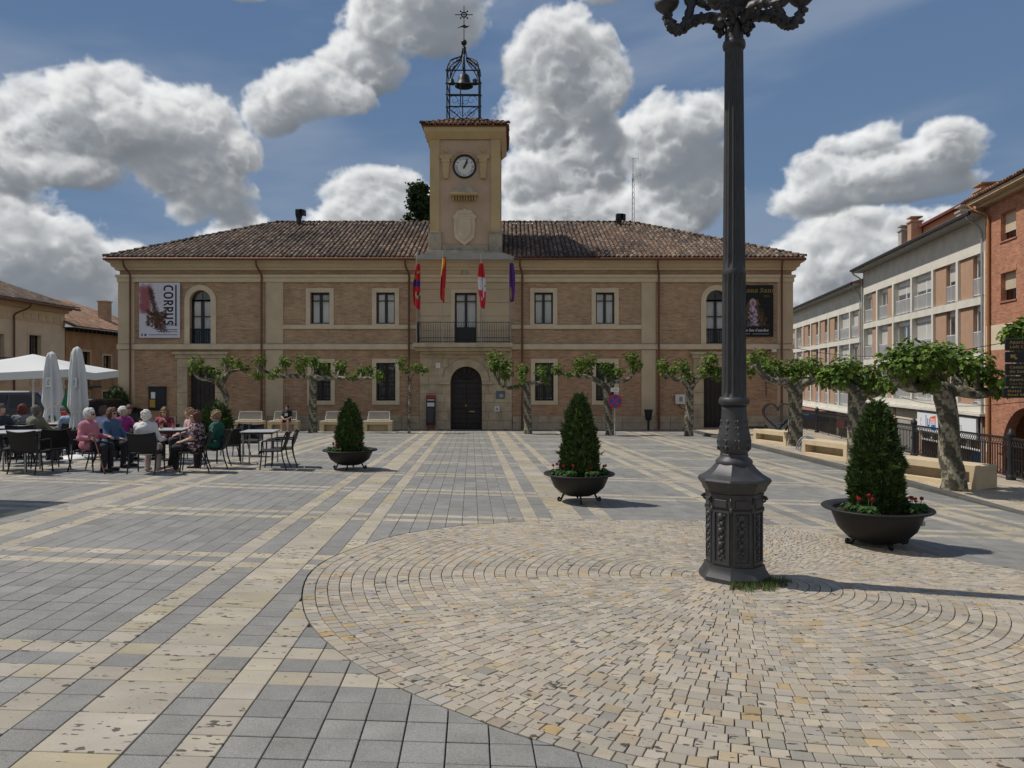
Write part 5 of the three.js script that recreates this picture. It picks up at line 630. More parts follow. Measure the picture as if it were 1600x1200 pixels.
function conifer(label, pos, H, R, n, seed, group, size = 1) { const t = T('conifer', label, 'shrub', pos, seed, group), [a, b] = coniferGeo(H, R, n, seed, size); M('stem', cyl(.03, .04, .3, 0, -.12, 0, 8), bark, t); M('foliage', a, NEEDLE, t); M('inner_twigs', b, coreMat, t); return t; }
// ---------- planters: iron bowl with broad rim on scroll feet
function planter(label, px, py, D, o) {
  const [x, d] = gp(px, py), p = on(x, d), t = T('planter', label, 'planter', p, .4, 'bowl planters with conifers'), R = D / 2, h = o.h, f = o.f;
  M('bowl', lathe([[0, f], [R * .35, f + .01], [R * .52, f + .05], [R * .70, f + h * .42], [R * .80, f + h * .8], [R * .83, f + h], [R * .80, f + h], [R * .76, f + h * .8], [R * .4, f + .12], [0, f + .1]], 48), m.planterIron, t); M('rim', lathe([[R * .82, f + h - .02], [R * .98, f + h - .006], [R, f + h + .008], [R * .98, f + h + .022], [R * .82, f + h + .01], [R * .78, f + h - .01]], 48), m.planterIron, t);
  const sl = lathe([[0, 0], [R * .5, -.005], [R * .79, -.02]], 32, 0, f + h - .03, 0); M('soil', sl, m.soil, t);
  for (let k = 0; k < 4; k++) { const a = k * Math.PI / 2 + .4, cs = Math.cos(a), sn = Math.sin(a), P = (r, y) => V(r * cs, y, r * sn), q = R * .5; M('foot', [tube([P(q * .8, f + .06), P(q * .95, f * .8), P(q * 1.0, f * .4), P(q * 1.06, .022), P(q * 1.16, .024), P(q * 1.18, .06), P(q * 1.11, .07), P(q * 1.08, .045)], .016, 28, 7)], m.planterIron, t); }
  if (o.num) M('badge', [bx(R * .55, R * .63, f + h * .55, f + h * .68, R * .52, R * .545)], m.pipeGrey, t);
  const pots = [p[0], p[1] + f + h - .045, p[2]]; conifer(o.cl, pots, o.ch, o.cr, o.n, o.seed, 'conifers in the bowl planters', o.size || 1);
  const r = rng(o.seed + 5); // geraniums
  for (let k = 0; k < o.fl.length; k++) { const [fx, fz, words] = o.fl[k], gt = T('geranium', words, 'flowers', [p[0] + fx * R, pots[1], p[2] + fz * R], 0, 'red geraniums in the planters'), L = new Leaves(), B = new Leaves(), stems = []; for (let i = 0; i < 70; i++) { const q = rdir(r), o2 = V(q.x * .1, .05 + .09 * r(), q.z * .1), u = V(q.x * .6, 1, q.z * .6).normalize(), kk = .6 + .7 * r(); L.lobed(o2, V(q.x, .1, q.z).projectOnPlane(u).normalize(), u, .05 + .03 * r(), [.05 * kk, .105 * kk, .025 * kk]); } for (let b = 0; b < 2; b++) { const c = V((r() - .5) * .16, .17 + .08 * r(), (r() - .5) * .16); stems.push(rod(V(c.x * .4, 0, c.z * .4), c, .004, .004, 5)); for (let i = 0; i < 60; i++) { const q = rdir(r), o2 = c.clone().addScaledVector(q, .02), kk = .6 + .6 * r(); B.lobed(o2, rdir(r).projectOnPlane(q).normalize(), q, .016, [.45 * kk, .02 * kk, .035 * kk]); } } M('stem', stems, NEEDLE2, gt); M('leaves', L.geo(), LEAF, gt); M('blossom', B.geo(), LEAF, gt); }
  return t;
}
const NEEDLE2 = mat([.06, .1, .03], .8);
m.planterIron = mat([.02, .019, .018], .55, { metalness: .35 });
planter('bowl planter nearest the café tables', 547, 733, 1.16, { h: .31, f: .09, ch: 1.14, cr: .22, n: 5200, seed: 11, cl: 'small conifer growing in the planter nearest the café tables', fl: [[-.55, .2, 'red geranium at the left rim of the planter nearest the café'], [-.4, .45, 'red geranium at the front left of the planter nearest the café'], [.55, .3, 'red geranium at the right rim of the planter nearest the café']] });
planter('bowl planter on scroll feet in the middle of the square', 905, 784, 1.13, { h: .34, f: .10, ch: 1.32, cr: .25, n: 7000, seed: 12, cl: 'tall conifer growing in the planter in the middle of the square', fl: [[-.6, .25, 'red geranium at the left rim of the middle planter'], [-.35, .5, 'red geranium at the front left of the middle planter'], [.3, .55, 'red geranium at the front right of the middle planter'], [.6, .1, 'red geranium at the right rim of the middle planter']] });
planter('largest bowl planter at the right beyond the lamp post', 1370, 851, 1.24, { h: .40, f: .035, num: 1, ch: 1.33, cr: .25, n: 11500, seed: 13, size: 1.0, cl: 'broad conifer growing in the largest planter at the right', fl: [[-.6, .3, 'red geranium at the left rim of the largest planter'], [-.42, .5, 'pinkish red geranium at the front left of the largest planter'], [.5, .42, 'red geranium at the front right of the largest planter'], [.66, .2, 'red geranium at the right rim of the largest planter']] });
conifer('dark conifer standing at the left corner of the hall', og(181, 672), 2.15, .62, 4200, 14, 'dark conifers by the café', 1.6); conifer('round dark conifer behind the café chairs by the left side door', og(337, 690), 1.35, .48, 4200, 15, 'dark conifers by the café', 1.4);
{ const t = T('terracotta_pot', 'plain dark pot under the conifer by the left side door', 'pot', og(337, 691)); M('pot', lathe([[0, 0], [.2, 0], [.28, .3], [.26, .3], [0, .25]], 20), m.dark, t); }

// ---------- street lamp with octagonal pedestal
{
  const p = on(LAMPX, LAMPD), t = T('street_lamp', 'tall dark cast iron street lamp on an ornate octagonal pedestal', 'street lamp', p), k = F / LAMPD, h = (py) => (903 - py) / k, I = m.lampIron;
  const oct = (pts, name) => { const g = new THREE.LatheGeometry(pts.map(q => new THREE.Vector2(q[0], q[1])), 8, Math.PI / 8); return fin(toCreasedNormals(fin(g), .5)); };
  const ap = 1 / Math.cos(Math.PI / 8);
  M('pedestal_foot', oct([[0, -.1], [.315, -.1], [.325, .0], [.325, .05], [.30, .085], [.28, .12], [.275, .15], [0, .15]].map(q => [q[0] * 1.0, q[1]])), I, t);
  M('pedestal_shaft', oct([[.255, .14], [.25, h(790)], [.262, h(785)], [.262, h(772)], [.27, h(768)], [0, h(766)]]), I, t);
  M('pedestal_cap', oct([[.25, h(770)], [.285, h(764)], [.30, h(757)], [.33, h(751)], [.335, h(748)], [.325, h(745)], [.26, h(739)], [.205, h(731)], [.17, h(724)], [0, h(722)]]), I, t);
  for (let f = 0; f < 8; f++) { // framed panels with a fruit garland, volutes at the corners
    const a = f * Math.PI / 4, fr2 = new THREE.Matrix4().makeRotationY(a), in0 = .248 * Math.cos(Math.PI / 8), yb = .17, yt = h(792), w = .083, pn = [bx(-w, -w + .02, yb, yt, in0 - .01, in0 + .016), bx(w - .02, w, yb, yt, in0 - .01, in0 + .016), bx(-w + .02, w - .02, yb, yb + .025, in0 - .01, in0 + .016), bx(-w + .02, w - .02, yt - .025, yt, in0 - .01, in0 + .016), cbx(-.06, .06, h(788), h(776), in0 - .01, in0 + .022, .006)]; const P1 = M('panel_frame', pn, I, t); P1.applyMatrix4(fr2);
    const gl = []; for (let i = 0; i < 7; i++) { const y = lerp(yt - .06, yb + .05, i / 6), s = [.032, .024, .03, .022, .03, .02, .012][i]; gl.push(sph(s, (i % 2 ? .006 : -.006), y, in0 + .008, 1, 1.05, .8, 10, 7)); if (i < 6) gl.push(sph(.016, .022, y - .035, in0 + .006, 1, 1.2, .7, 8, 6), sph(.016, -.024, y - .03, in0 + .006, 1, 1.2, .7, 8, 6)); } gl.push(sph(.02, -.03, yt - .045, in0, 1.4, .7, .7, 8, 6), sph(.02, .03, yt - .045, in0, 1.4, .7, .7, 8, 6)); const G = M('garland', gl, I, t); G.applyMatrix4(fr2);
    const c = a + Math.PI / 8, ro = .262, vo = [tube(Array.from({ length: 14 }, (_, i) => { const q = i / 13 * 8.2, rr = .034 * (1 - i / 18); return V(0, h(778) + rr * Math.sin(q), ro + .0 + rr * Math.cos(q)); }), .011, 30, 6), sph(.022, 0, h(792), ro - .012, .8, 1.4, 1, 8, 6)]; const vv = M('volute', vo, I, t); vv.applyMatrix4(new THREE.Matrix4().makeRotationY(c));
  }
  M('base_ring', lathe([[.16, h(726)], [.165, h(724)], [.17, h(720)], [.15, h(716)], [.125, h(713)], [.13, h(710)], [.12, h(707)], [0, h(706)]], 32), I, t);
  M('vase', lathe([[.115, h(709)], [.14, h(702)], [.156, h(692)], [.15, h(682)], [.132, h(668)], [.118, h(655)], [.113, h(640)], [.115, h(632)], [0, h(631)]], 32), I, t);
  const ac = []; for (let f = 0; f < 8; f++) { const a = f * Math.PI / 4; for (let i = 0; i < 5; i++) { const y = lerp(h(699), h(659), i / 4), rr = lerp(.148, .118, Math.pow(i / 4, 1.3)) + (i === 1 ? .006 : 0), s = .026 - .0025 * i; for (const o of [-.11, .11]) ac.push(tube(Array.from({ length: 7 }, (_, q) => { const th = q / 6 * 4.6, r2 = s * (1 - q / 9), an = a + o + Math.sign(o) * r2 * Math.cos(th) / rr; return V(rr * Math.cos(an), y + r2 * Math.sin(th), rr * Math.sin(an)); }), .0065, 10, 5)); ac.push(sph(.014, (rr + .001) * Math.cos(a), y, (rr + .001) * Math.sin(a), 1, 1.7, 1, 8, 6)); } } M('acanthus_relief', ac, I, t);
  M('collar', lathe([[.115, h(633)], [.135, h(631)], [.143, h(627)], [.135, h(622)], [.115, h(620)], [0, h(619)]], 32), I, t);
  const flute = (y0, y1, r0, r1, n = 13) => { const P = [], J = [], s = n * 6, ny = 24; for (let j = 0; j <= ny; j++) { const y = lerp(y0, y1, j / ny), R = lerp(r0, r1, j / ny), e = Math.min(1, Math.min(j, ny - j) / .8); for (let i = 0; i < s; i++) { const q = (i % 6) / 6, c = i % 6 === 0 ? 0 : Math.sin(Math.PI * q), r = R * (1 - .2 * c * e), a = i / s * 2 * Math.PI; P.push(r * Math.cos(a), y, r * Math.sin(a)); } } for (let j = 0; j < ny; j++) for (let i = 0; i < s; i++) { const a = j * s + i, b = j * s + (i + 1) % s; J.push(a, a + s, b, b, a + s, b + s); } const g = new THREE.BufferGeometry(); g.setAttribute('position', new THREE.Float32BufferAttribute(P, 3)); g.setIndex(J); g.computeVertexNormals(); return fin(g); };
  M('lower_shaft', flute(h(621), h(428), .113, .1065), I, t); M('shaft_joint', lathe([[.104, h(430)], [.108, h(427)], [.106, h(423)], [.103, h(421)]], 32), I, t); M('upper_shaft', flute(h(424), h(74), .1035, .084), I, t);
  M('capital', lathe([[.085, h(78)], [.1, h(76)], [.106, h(71)], [.1, h(66)], [.085, h(63)], [.08, h(20)], [.1, h(16)], [.13, h(8)], [.14, h(-4)], [.1, h(-14)], [.07, h(-20)], [.07, h(-110)], [.1, h(-118)], [.03, h(-124)], [0, h(-126)]], 28), I, t);
  const R = (a, pts) => pts.map(q => V(q[0] * Math.cos(a), q[1], q[0] * Math.sin(a)));
  [189, 125, 55, 3].forEach((deg, i) => { // scrolled branches with leaf sprays; lanterns sit above the frame
    const a = deg * RAD, g = []; const main = R(a, [[.08, h(40)], [.18, h(26)], [.30, h(26)], [.40, h(30)], [.50, h(40) - .0], [.57, h(34)], [.615, h(22)], [.62, h(6)]]);
    g.push(ttube(main, [.06, .052, .046, .05, .054, .048, .04, .036], 48, 10, .38, i + 2)); g.push(ttube(R(a, [[.08, h(6)], [.16, h(-2)], [.26, h(4)], [.36, h(-6)], [.4, h(8)], [.45, h(32)]]), [.044, .042, .036, .036, .04, .028], 30, 9, .35, i + 5)); g.push(ttube(R(a, [[.42, h(32)], [.40, h(8)], [.43, h(-14)], [.38, h(-26)]]), [.04, .036, .03, .016], 22, 9, .3, i + 8));
    g.push(tube(R(a, Array.from({ length: 12 }, (_, q) => [.14 + .045 * (1 - q / 15) * Math.cos(q * .7), h(44) + .045 * (1 - q / 15) * Math.sin(q * .7)])), .018, 26, 7), tube(R(a, Array.from({ length: 12 }, (_, q) => [.24 + .04 * (1 - q / 15) * Math.cos(q * .7), h(8) + .04 * (1 - q / 15) * Math.sin(q * .7)])), .015, 26, 7)); const M2 = R(a, [[.105, h(50)], [.15, h(38)], [.13, h(54)], [.2, h(22)], [.3, h(19)], [.35, h(34)], [.5, h(46)], [.46, h(24)], [.4, h(-2)], [.1, h(28)]]); M2.forEach((q, n) => g.push(sph(.024 - .0012 * n * .3, q.x, q.y, q.z, 1, 1.2, 1, 8, 6)));
    { const mc = new THREE.CatmullRomCurve3(main), rr = rng(i + 50); for (let n = 0; n < 70; n++) { const q = mc.getPoint(.05 + .93 * rr()), dq = rdir(rr).multiplyScalar(.042), sz = .01 + .013 * rr(); g.push(sph(sz, q.x + dq.x, q.y + dq.y, q.z + dq.z, 1 + rr(), .6 + rr(), .8, 6, 5)); } }
    for (let n = 0; n < 16; n++) { const q = new THREE.CatmullRomCurve3(main).getPoint(.12 + .8 * n / 16), s = n % 2 ? 1 : -1; g.push(sph(.017, q.x, q.y + .03 * s, q.z + .012 * s, 1.7, .7, 1, 7, 5)); }
    const B = M('branch', g, I, t), tip = R(a, [[.62, 0]])[0]; M('lantern_cup', lathe([[0, h(22)], [.03, h(20)], [.035, h(13)], [.07, h(9)], [.105, h(3)], [.12, h(-3)], [.08, h(-9)], [0, h(-10)]], 18, tip.x, 0, tip.z), I, B); M('lantern_globe', lathe([[.06, h(-9)], [.1, h(-20)], [.13, h(-38)], [.11, h(-56)], [.05, h(-64)], [0, h(-66)]], 18, tip.x, 0, tip.z), m.offWhite, B); M('lantern_cap', lathe([[.08, h(-58)], [.1, h(-60)], [.05, h(-70)], [.02, h(-78)], [0, h(-80)]], 16, tip.x, 0, tip.z), I, B);
  });
  // grass at the foot
  const L = new Leaves(), r = rng(66); for (let i = 0; i < 1500; i++) { const a = lerp(.1, 1.95, r()), rad = .30 + .18 * Math.pow(r(), 1.6) * (.6 + .8 * vn(a * 5, 2, 4096, 3)), o = V(LAMPX + rad * Math.cos(a), 0, -LAMPD + rad * Math.sin(a)); o.y = gy(o.x, -o.z) - .006; const dir = V((r() - .5) * 1.1, .7 + .6 * r(), (r() - .5) * 1.1).normalize(), kk = .6 + .7 * r(), y = r() < .18; L.blade(o, dir, V(r() - .5, 0, r() - .5).normalize(), .03 + .05 * r(), .0035, y ? [.24 * kk, .19 * kk, .07 * kk] : [.06 * kk, .11 * kk, .02 * kk]); } const gg = M('grass', L.geo(), NEEDLE); S(gg, 'stuff', 'tuft of green and yellow grass round the lamp foot');
}

// ---------- things on and by the hall
const HZf = -HD; // front wall plane in the world
const hp = (px, py, dz = 0) => [hx(px), hallY + hy(py), HZf + dz];
{
  const flat = (name, label, cat, px0, px1, py0, py1, tx, th = .03, dz = .1, group) => { const w = (px1 - px0) * HS, h = (py1 - py0) * HS, t = T(name, label, cat, hp((px0 + px1) / 2, py1, dz), 0, group), g = new THREE.PlaneGeometry(w, h); g.translate(0, h / 2, th / 2 + .002); const P = M('panel', box(w, h, th, 0, h / 2, 0), m.white, t); M('print', g, mat([1, 1, 1], .7, { map: tx }), t); return t; };
  const r = rng(9);
  const cb = flat('banner', 'white banner with large vertical black letters left of the arched window', 'banner', 219.5, 283, 442, 528, canvas(512, 700, (c, W, H) => {
    c.fillStyle = '#cfcdd6'; c.fillRect(0, 0, W, H);
    for (let i = 0; i < 260; i++) { const a = r(), x = 20 + 120 * r(), y = 40 + 340 * a; c.fillStyle = `rgba(${120 + 60 * r()},${60 + 40 * r()},${70 + 40 * r()},.16)`; c.beginPath(); c.ellipse(x, y, 18 + 34 * r(), 12 + 28 * r(), r() * 3, 0, 7); c.fill(); }
    for (let i = 0; i < 900; i++) { const t = r(), x = 110 + 90 * t + 120 * t * t * r() + 40 * r(), y = 50 + 540 * t + 40 * r(); c.strokeStyle = `rgba(${30 + 70 * r()},${20 + 45 * r()},${18 + 30 * r()},.45)`; c.lineWidth = 2 + 6 * r(); c.beginPath(); c.moveTo(x, y); c.lineTo(x + 60 * r() - 10, y + 60 * r() - 20); c.stroke(); }
    for (let i = 0; i < 160; i++) { const x = 100 + 240 * r(), y = 400 + 190 * r() - 60 * Math.abs(x - 220) / 120; c.fillStyle = `rgba(${40 + 60 * r()},${26 + 30 * r()},20,.5)`; c.beginPath(); c.ellipse(x, y, 10 + 26 * r(), 6 + 10 * r(), r() * 3, 0, 7); c.fill(); } for (let i = 0; i < 40; i++) { c.fillStyle = 'rgba(200,170,160,.25)'; c.beginPath(); c.ellipse(230 + 80 * r(), 80 + 240 * r(), 14 * r() + 6, 8, r() * 3, 0, 7); c.fill(); }
    c.save(); c.translate(308, 26); c.rotate(Math.PI / 2); c.fillStyle = '#15141a'; c.font = 'bold 168px sans-serif'; c.scale(.80, 1); c.textBaseline = 'bottom'; c.fillText('CORPUS', 0, 0); c.restore(); c.save(); c.translate(322, 516); c.fillStyle = '#4a464e'; c.font = 'bold 46px sans-serif'; c.fillText('CHRISTI', -20, 34); c.restore();
    c.fillStyle = '#3a3944'; c.save(); c.translate(470, 30); c.rotate(Math.PI / 2); c.fillRect(0, -2, 520, 20); c.restore(); c.fillStyle = '#4b4a55'; c.fillRect(210, 592, 270, 9); c.fillRect(230, 616, 250, 7); c.fillStyle = '#1d1d22'; c.fillRect(28, 648, 16, 30); c.fillRect(66, 650, 26, 26); c.fillStyle = '#85848e'; c.fillRect(120, 656, 360, 12);
  }), .02, .12); void cb;
  flat('banner', 'black banner with a pale robed figure right of the arched window', 'banner', 1141, 1207, 446, 526.5, canvas(512, 640, (c, W, H) => {
    c.fillStyle = '#0b0b0d'; c.fillRect(0, 0, W, H); c.fillStyle = '#8a7a3a'; c.font = 'italic bold 76px serif'; c.fillText('Semana Santa', 18, 92); c.font = '34px serif'; c.fillText('2025', 390, 150);
    const q = rng(4); for (let i = 0; i < 500; i++) { const t = q(), y = 190 + 320 * t, w = 50 + 150 * t, x = 270 + (q() - .5) * w * 2; const inn = Math.abs(x - 265) < 30 + 38 * t; c.fillStyle = inn ? `rgba(${170 + 60 * q()},${160 + 50 * q()},${175 + 50 * q()},.35)` : `rgba(${80 + 70 * q()},${62 + 50 * q()},${34 + 30 * q()},.3)`; c.beginPath(); c.ellipse(x, y, 4 + 14 * q(), 6 + 16 * q(), q() * 3, 0, 7); c.fill(); } c.fillStyle = 'rgba(190,165,175,.8)'; c.beginPath(); c.ellipse(262, 215, 36, 52, 0, 0, 7); c.fill(); c.fillStyle = 'rgba(120,90,95,.8)'; c.beginPath(); c.ellipse(264, 225, 20, 30, 0, 0, 7); c.fill();
    c.fillStyle = '#d8d8dc'; c.font = 'italic bold 44px serif'; c.fillText('de los Condes', 150, 574); c.fillStyle = '#8f8f95'; c.fillRect(60, 600, 170, 8); c.fillRect(260, 600, 200, 8);
  }), .02, .12);
  // notice board
  { const t = T('notice_board', 'black framed notice board with yellow paper beside the left side door', 'notice board', hp(247.5, 639, .05)), w = 27 * HS, h = 33 * HS; M('cabinet', cbox(w, h, .1, 0, h / 2, .05, .02), m.iron, t); M('scroll_trim', [...Array.from({ length: 12 }, (_, i) => sph(.05, lerp(-w / 2, w / 2, i / 11), h + .03, .05, 1, .8, .5, 8, 6)), ...Array.from({ length: 12 }, (_, i) => sph(.05, lerp(-w / 2, w / 2, i / 11), -.02, .05, 1, .8, .5, 8, 6))], m.iron, t); M('yellow_notice', bx(-w * .42, -w * .1, h * .08, h * .45, .1, .108), mat([.42, .26, .05], .8), t); M('white_notice', bx(-w * .34, -w * .1, h * .5, h * .8, .1, .108), m.white, t); M('door_glass', bx(w * .02, w * .44, h * .1, h * .9, .1, .106), m.black, t); }
  // information totem
  { const t = T('information_totem', 'black information totem with red top and foot beside the main door', 'sign', hp(674.5, 671, .35)), w = 14 * HS; M('body', cbox(w, 45 * HS, .12, 0, 29 * HS, 0, .01), m.black, t); M('red_band', cbox(w + .02, 5 * HS, .14, 0, 51.3 * HS, 0, .01), m.red, t); M('red_band', cbox(w + .02, 3 * HS, .14, 0, 6 * HS, 0, .01), m.red, t); for (const s of [-1, 1]) M('leg', bx(s * .13 - .02, s * .13 + .02, -.02, 5 * HS, -.02, .02), m.iron, t); const pl = new THREE.PlaneGeometry(w * .9, 40 * HS); pl.translate(0, 28 * HS, .064); M('print', pl, mat([1, 1, 1], .5, { map: canvas(128, 400, (c) => { c.fillStyle = '#101014'; c.fillRect(0, 0, 128, 400); c.fillStyle = '#c9c9cc'; c.fillRect(10, 8, 108, 16); c.fillRect(8, 56, 112, 60); c.fillStyle = '#55555c'; for (let i = 0; i < 9; i++) c.fillRect(14, 140 + i * 26, 60 + (i * 37) % 40, 10); }) }), t); }
  const bxT = (name, label, cat, a, b, y0, y1, mt, d = .1) => { const t = T(name, label, cat, hp((a + b) / 2, y1, .05), 0), w = (b - a) * HS, h = (y1 - y0) * HS; M('case', cbox(w, h, d, 0, h / 2, d / 2 + .03, .012), mt, t); return [t, w, h, d]; };
  { const [t, w, h, d] = bxT('meter_box', 'pale grey meter box on the wall left of the right side door', 'box', 1054, 1069, 616, 631, m.offWhite, .16); M('hatch', cbox(w * .34, h * .5, .02, .02, h * .5, d + .035, .006), m.grey, t); M('conduit', tube([V(0, 0, .06), V(0, -.15, .06), V(.25, -.3, .06), V(.3, -1.0, .06)], .015, 16, 6), m.dark, t); }
  { const [t, w, h] = bxT('wall_plaque', 'slate blue plaque on the stone right of the main door', 'plaque', 775, 789, 611, 623, mat([.09, .12, .14], .4), .04); M('inset', bx(-w * .1, w * .3, h * .2, h * .6, .07, .078), m.pipeGrey, t); }
  { const [t, w, h] = bxT('wall_plaque', 'small white tile with a round emblem below the slate plaque', 'plaque', 772.5, 781, 634.5, 643, m.offWhite, .04); M('emblem', cyl(.06, .06, .008, 0, 0, 0, 16).rotateX(Math.PI / 2).translate(0, h / 2, .075), m.grey, t); void w; }
  { const [t, w, h] = bxT('number_plate', 'small white oval number plate left above the main door arch', 'plaque', 681.5, 688, 567, 575, m.white, .03); M('figure', bx(-.012, .012, h * .25, h * .75, .06, .066), m.dark, t); void w; }
  { const t = T('wall_camera', 'small white box with cable at the right corner of the hall', 'box', hp(1207, 548, .1)); M('case', cbox(.22, .16, .16, 0, 0, .1, .02), m.offWhite, t); M('cable', tube([V(0, 0, .08), V(-.3, 0, .05), V(-.36, -.3, .05), V(-.36, -2.2, .05)], .02, 20, 6), m.dark, t); }
  // litter bin
  { const t = T('litter_bin', 'small dark litter bin on a post at the hall wall', 'bin', on(hx(1009), HD - .7)); M('post', bar(0, -.02, 0, 0, .5, 0, .05), m.iron, t); M('basket', lathe([[.08, .45], [.14, .5], [.2, .95], [.22, .98], [.19, .97], [.05, .5]], 16), m.iron, t); }
  // no stopping sign
  { const p = og(959, 681), t = T('no_stopping_sign', 'round blue no stopping sign with red rim and cross beneath a small plate', 'sign', [p[0], p[1], p[2] + .35]), y = EYE + (HZ - 627) * (-p[2] - .35) / F - p[1], R = .29; M('post', bar(0, -.05, -.03, 0, y + .62, -.03, .025), m.pipeGrey, t); const disc = (r, z, mt, nm, th = .012) => M(nm, cyl(r, r, th, 0, 0, 0, 32).rotateX(Math.PI / 2).translate(0, y, z), mt, t); disc(R, .004, mat([.42, .015, .02], .4), 'rim'); disc(R * .8, .014, mat([.015, .06, .30], .4), 'blue_disc', .012); M('cross', [box(R * 1.64, .06, .006, 0, y, .026, 0, 0, Math.PI / 4), box(R * 1.64, .06, .006, 0, y, .0265, 0, 0, -Math.PI / 4)], mat([.42, .015, .02], .4), t); M('plate', cbox(.34, .17, .012, 0, y + .47, .005, .004), m.offWhite, t); M('plate_print', [bx(-.11, .11, y + .49, y + .505, .012, .016), bx(-.09, .07, y + .445, y + .46, .012, .016)], m.grey, t); }
  // flags hanging limp on four poles along the balcony
  const flag = (label, px, pyt, pyb, wid, cols) => {
    const t = T('flag', label, 'flag', hp(px, 537, .93), 0, 'flags on the balcony'), H = (537 - pyt) * HS, h0 = (537 - pyb) * HS; M('pole', bar(0, .02, 0, 0, H + .35, 0, .018), m.pipeGrey, t); M('finial', sph(.035, 0, H + .37, 0), m.gold, t);
    const P = [], C = [], I = [], nu = 40, nv = 40, r2 = rng(px); const ph = r2() * 6; for (let j = 0; j <= nv; j++) { const v = j / nv, y = lerp(H, h0, v), W = wid * (.32 + .95 * Math.pow(Math.sin(Math.PI * clamp(.06 + .82 * v)), .8)), off = .04 + .03 * Math.sin(v * 3 + ph); for (let i = 0; i <= nu; i++) { const u = i / nu, a = u * 11 + ph + .6 * v, x = off + .72 * W * (u - .45) + .05 * Math.sin(a * 1.3 + v * 2), z = .04 + .11 * Math.sin(a) * (.5 + .5 * v) * (1 + .2 * Math.sin(v * 6)); P.push(x, y + .10 * u * Math.sin(v * 2 + ph) - .2 * u * (v > .6 ? v - .6 : 0), z); C.push(...cols(u, v, vn(u * 5 + px, v * 6, 4096, 2))); } } for (let j = 0; j < nv; j++) for (let i = 0; i < nu; i++) { const a = j * (nu + 1) + i; I.push(a, a + 1, a + nu + 1, a + 1, a + nu + 2, a + nu + 1); } const g = new THREE.BufferGeometry(); g.setAttribute('position', new THREE.Float32BufferAttribute(P, 3)); g.setAttribute('color', new THREE.Float32BufferAttribute(C, 3)); g.setAttribute('uv', new THREE.Float32BufferAttribute(new Float32Array(P.length / 3 * 2), 2)); g.setIndex(I); g.computeVertexNormals(); M('cloth', g, FL, t);
  };
  const FL = mat([1, 1, 1], .8, { vertexColors: true }), RD = [.52, .015, .03], YE = [.62, .34, .02], BL = [.03, .035, .22], WH = [.6, .58, .6], PU = [.09, .02, .17];
  flag('red flag with yellow and dark blue patches, leftmost on the balcony', 655, 419, 482, .34, (u, v, n) => v > .15 && v < .34 ? (n > .45 ? YE : RD) : v > .36 && v < .52 ? (n > .38 ? BL : RD) : v > .64 && v < .8 && u > .35 ? (n > .4 ? YE : BL) : RD); flag('slim red and yellow flag left of the balcony door', 694.5, 409, 472, .22, (u, v, n) => v < .42 && u < .55 ? YE : v > .7 && u > .6 && n > .45 ? YE : RD); flag('red and white flag right of the balcony door', 753, 416, 481, .34, (u, v, n) => v > .3 && v < .62 ? (n > .78 ? [.1, .04, .12] : WH) : v > .62 && v < .84 && u > .4 && n > .5 ? WH : RD); flag('purple flag, rightmost on the balcony', 798, 415, 475, .3, (u, v, n) => n > .82 && v > .3 ? [.3, .17, .08] : PU);
}
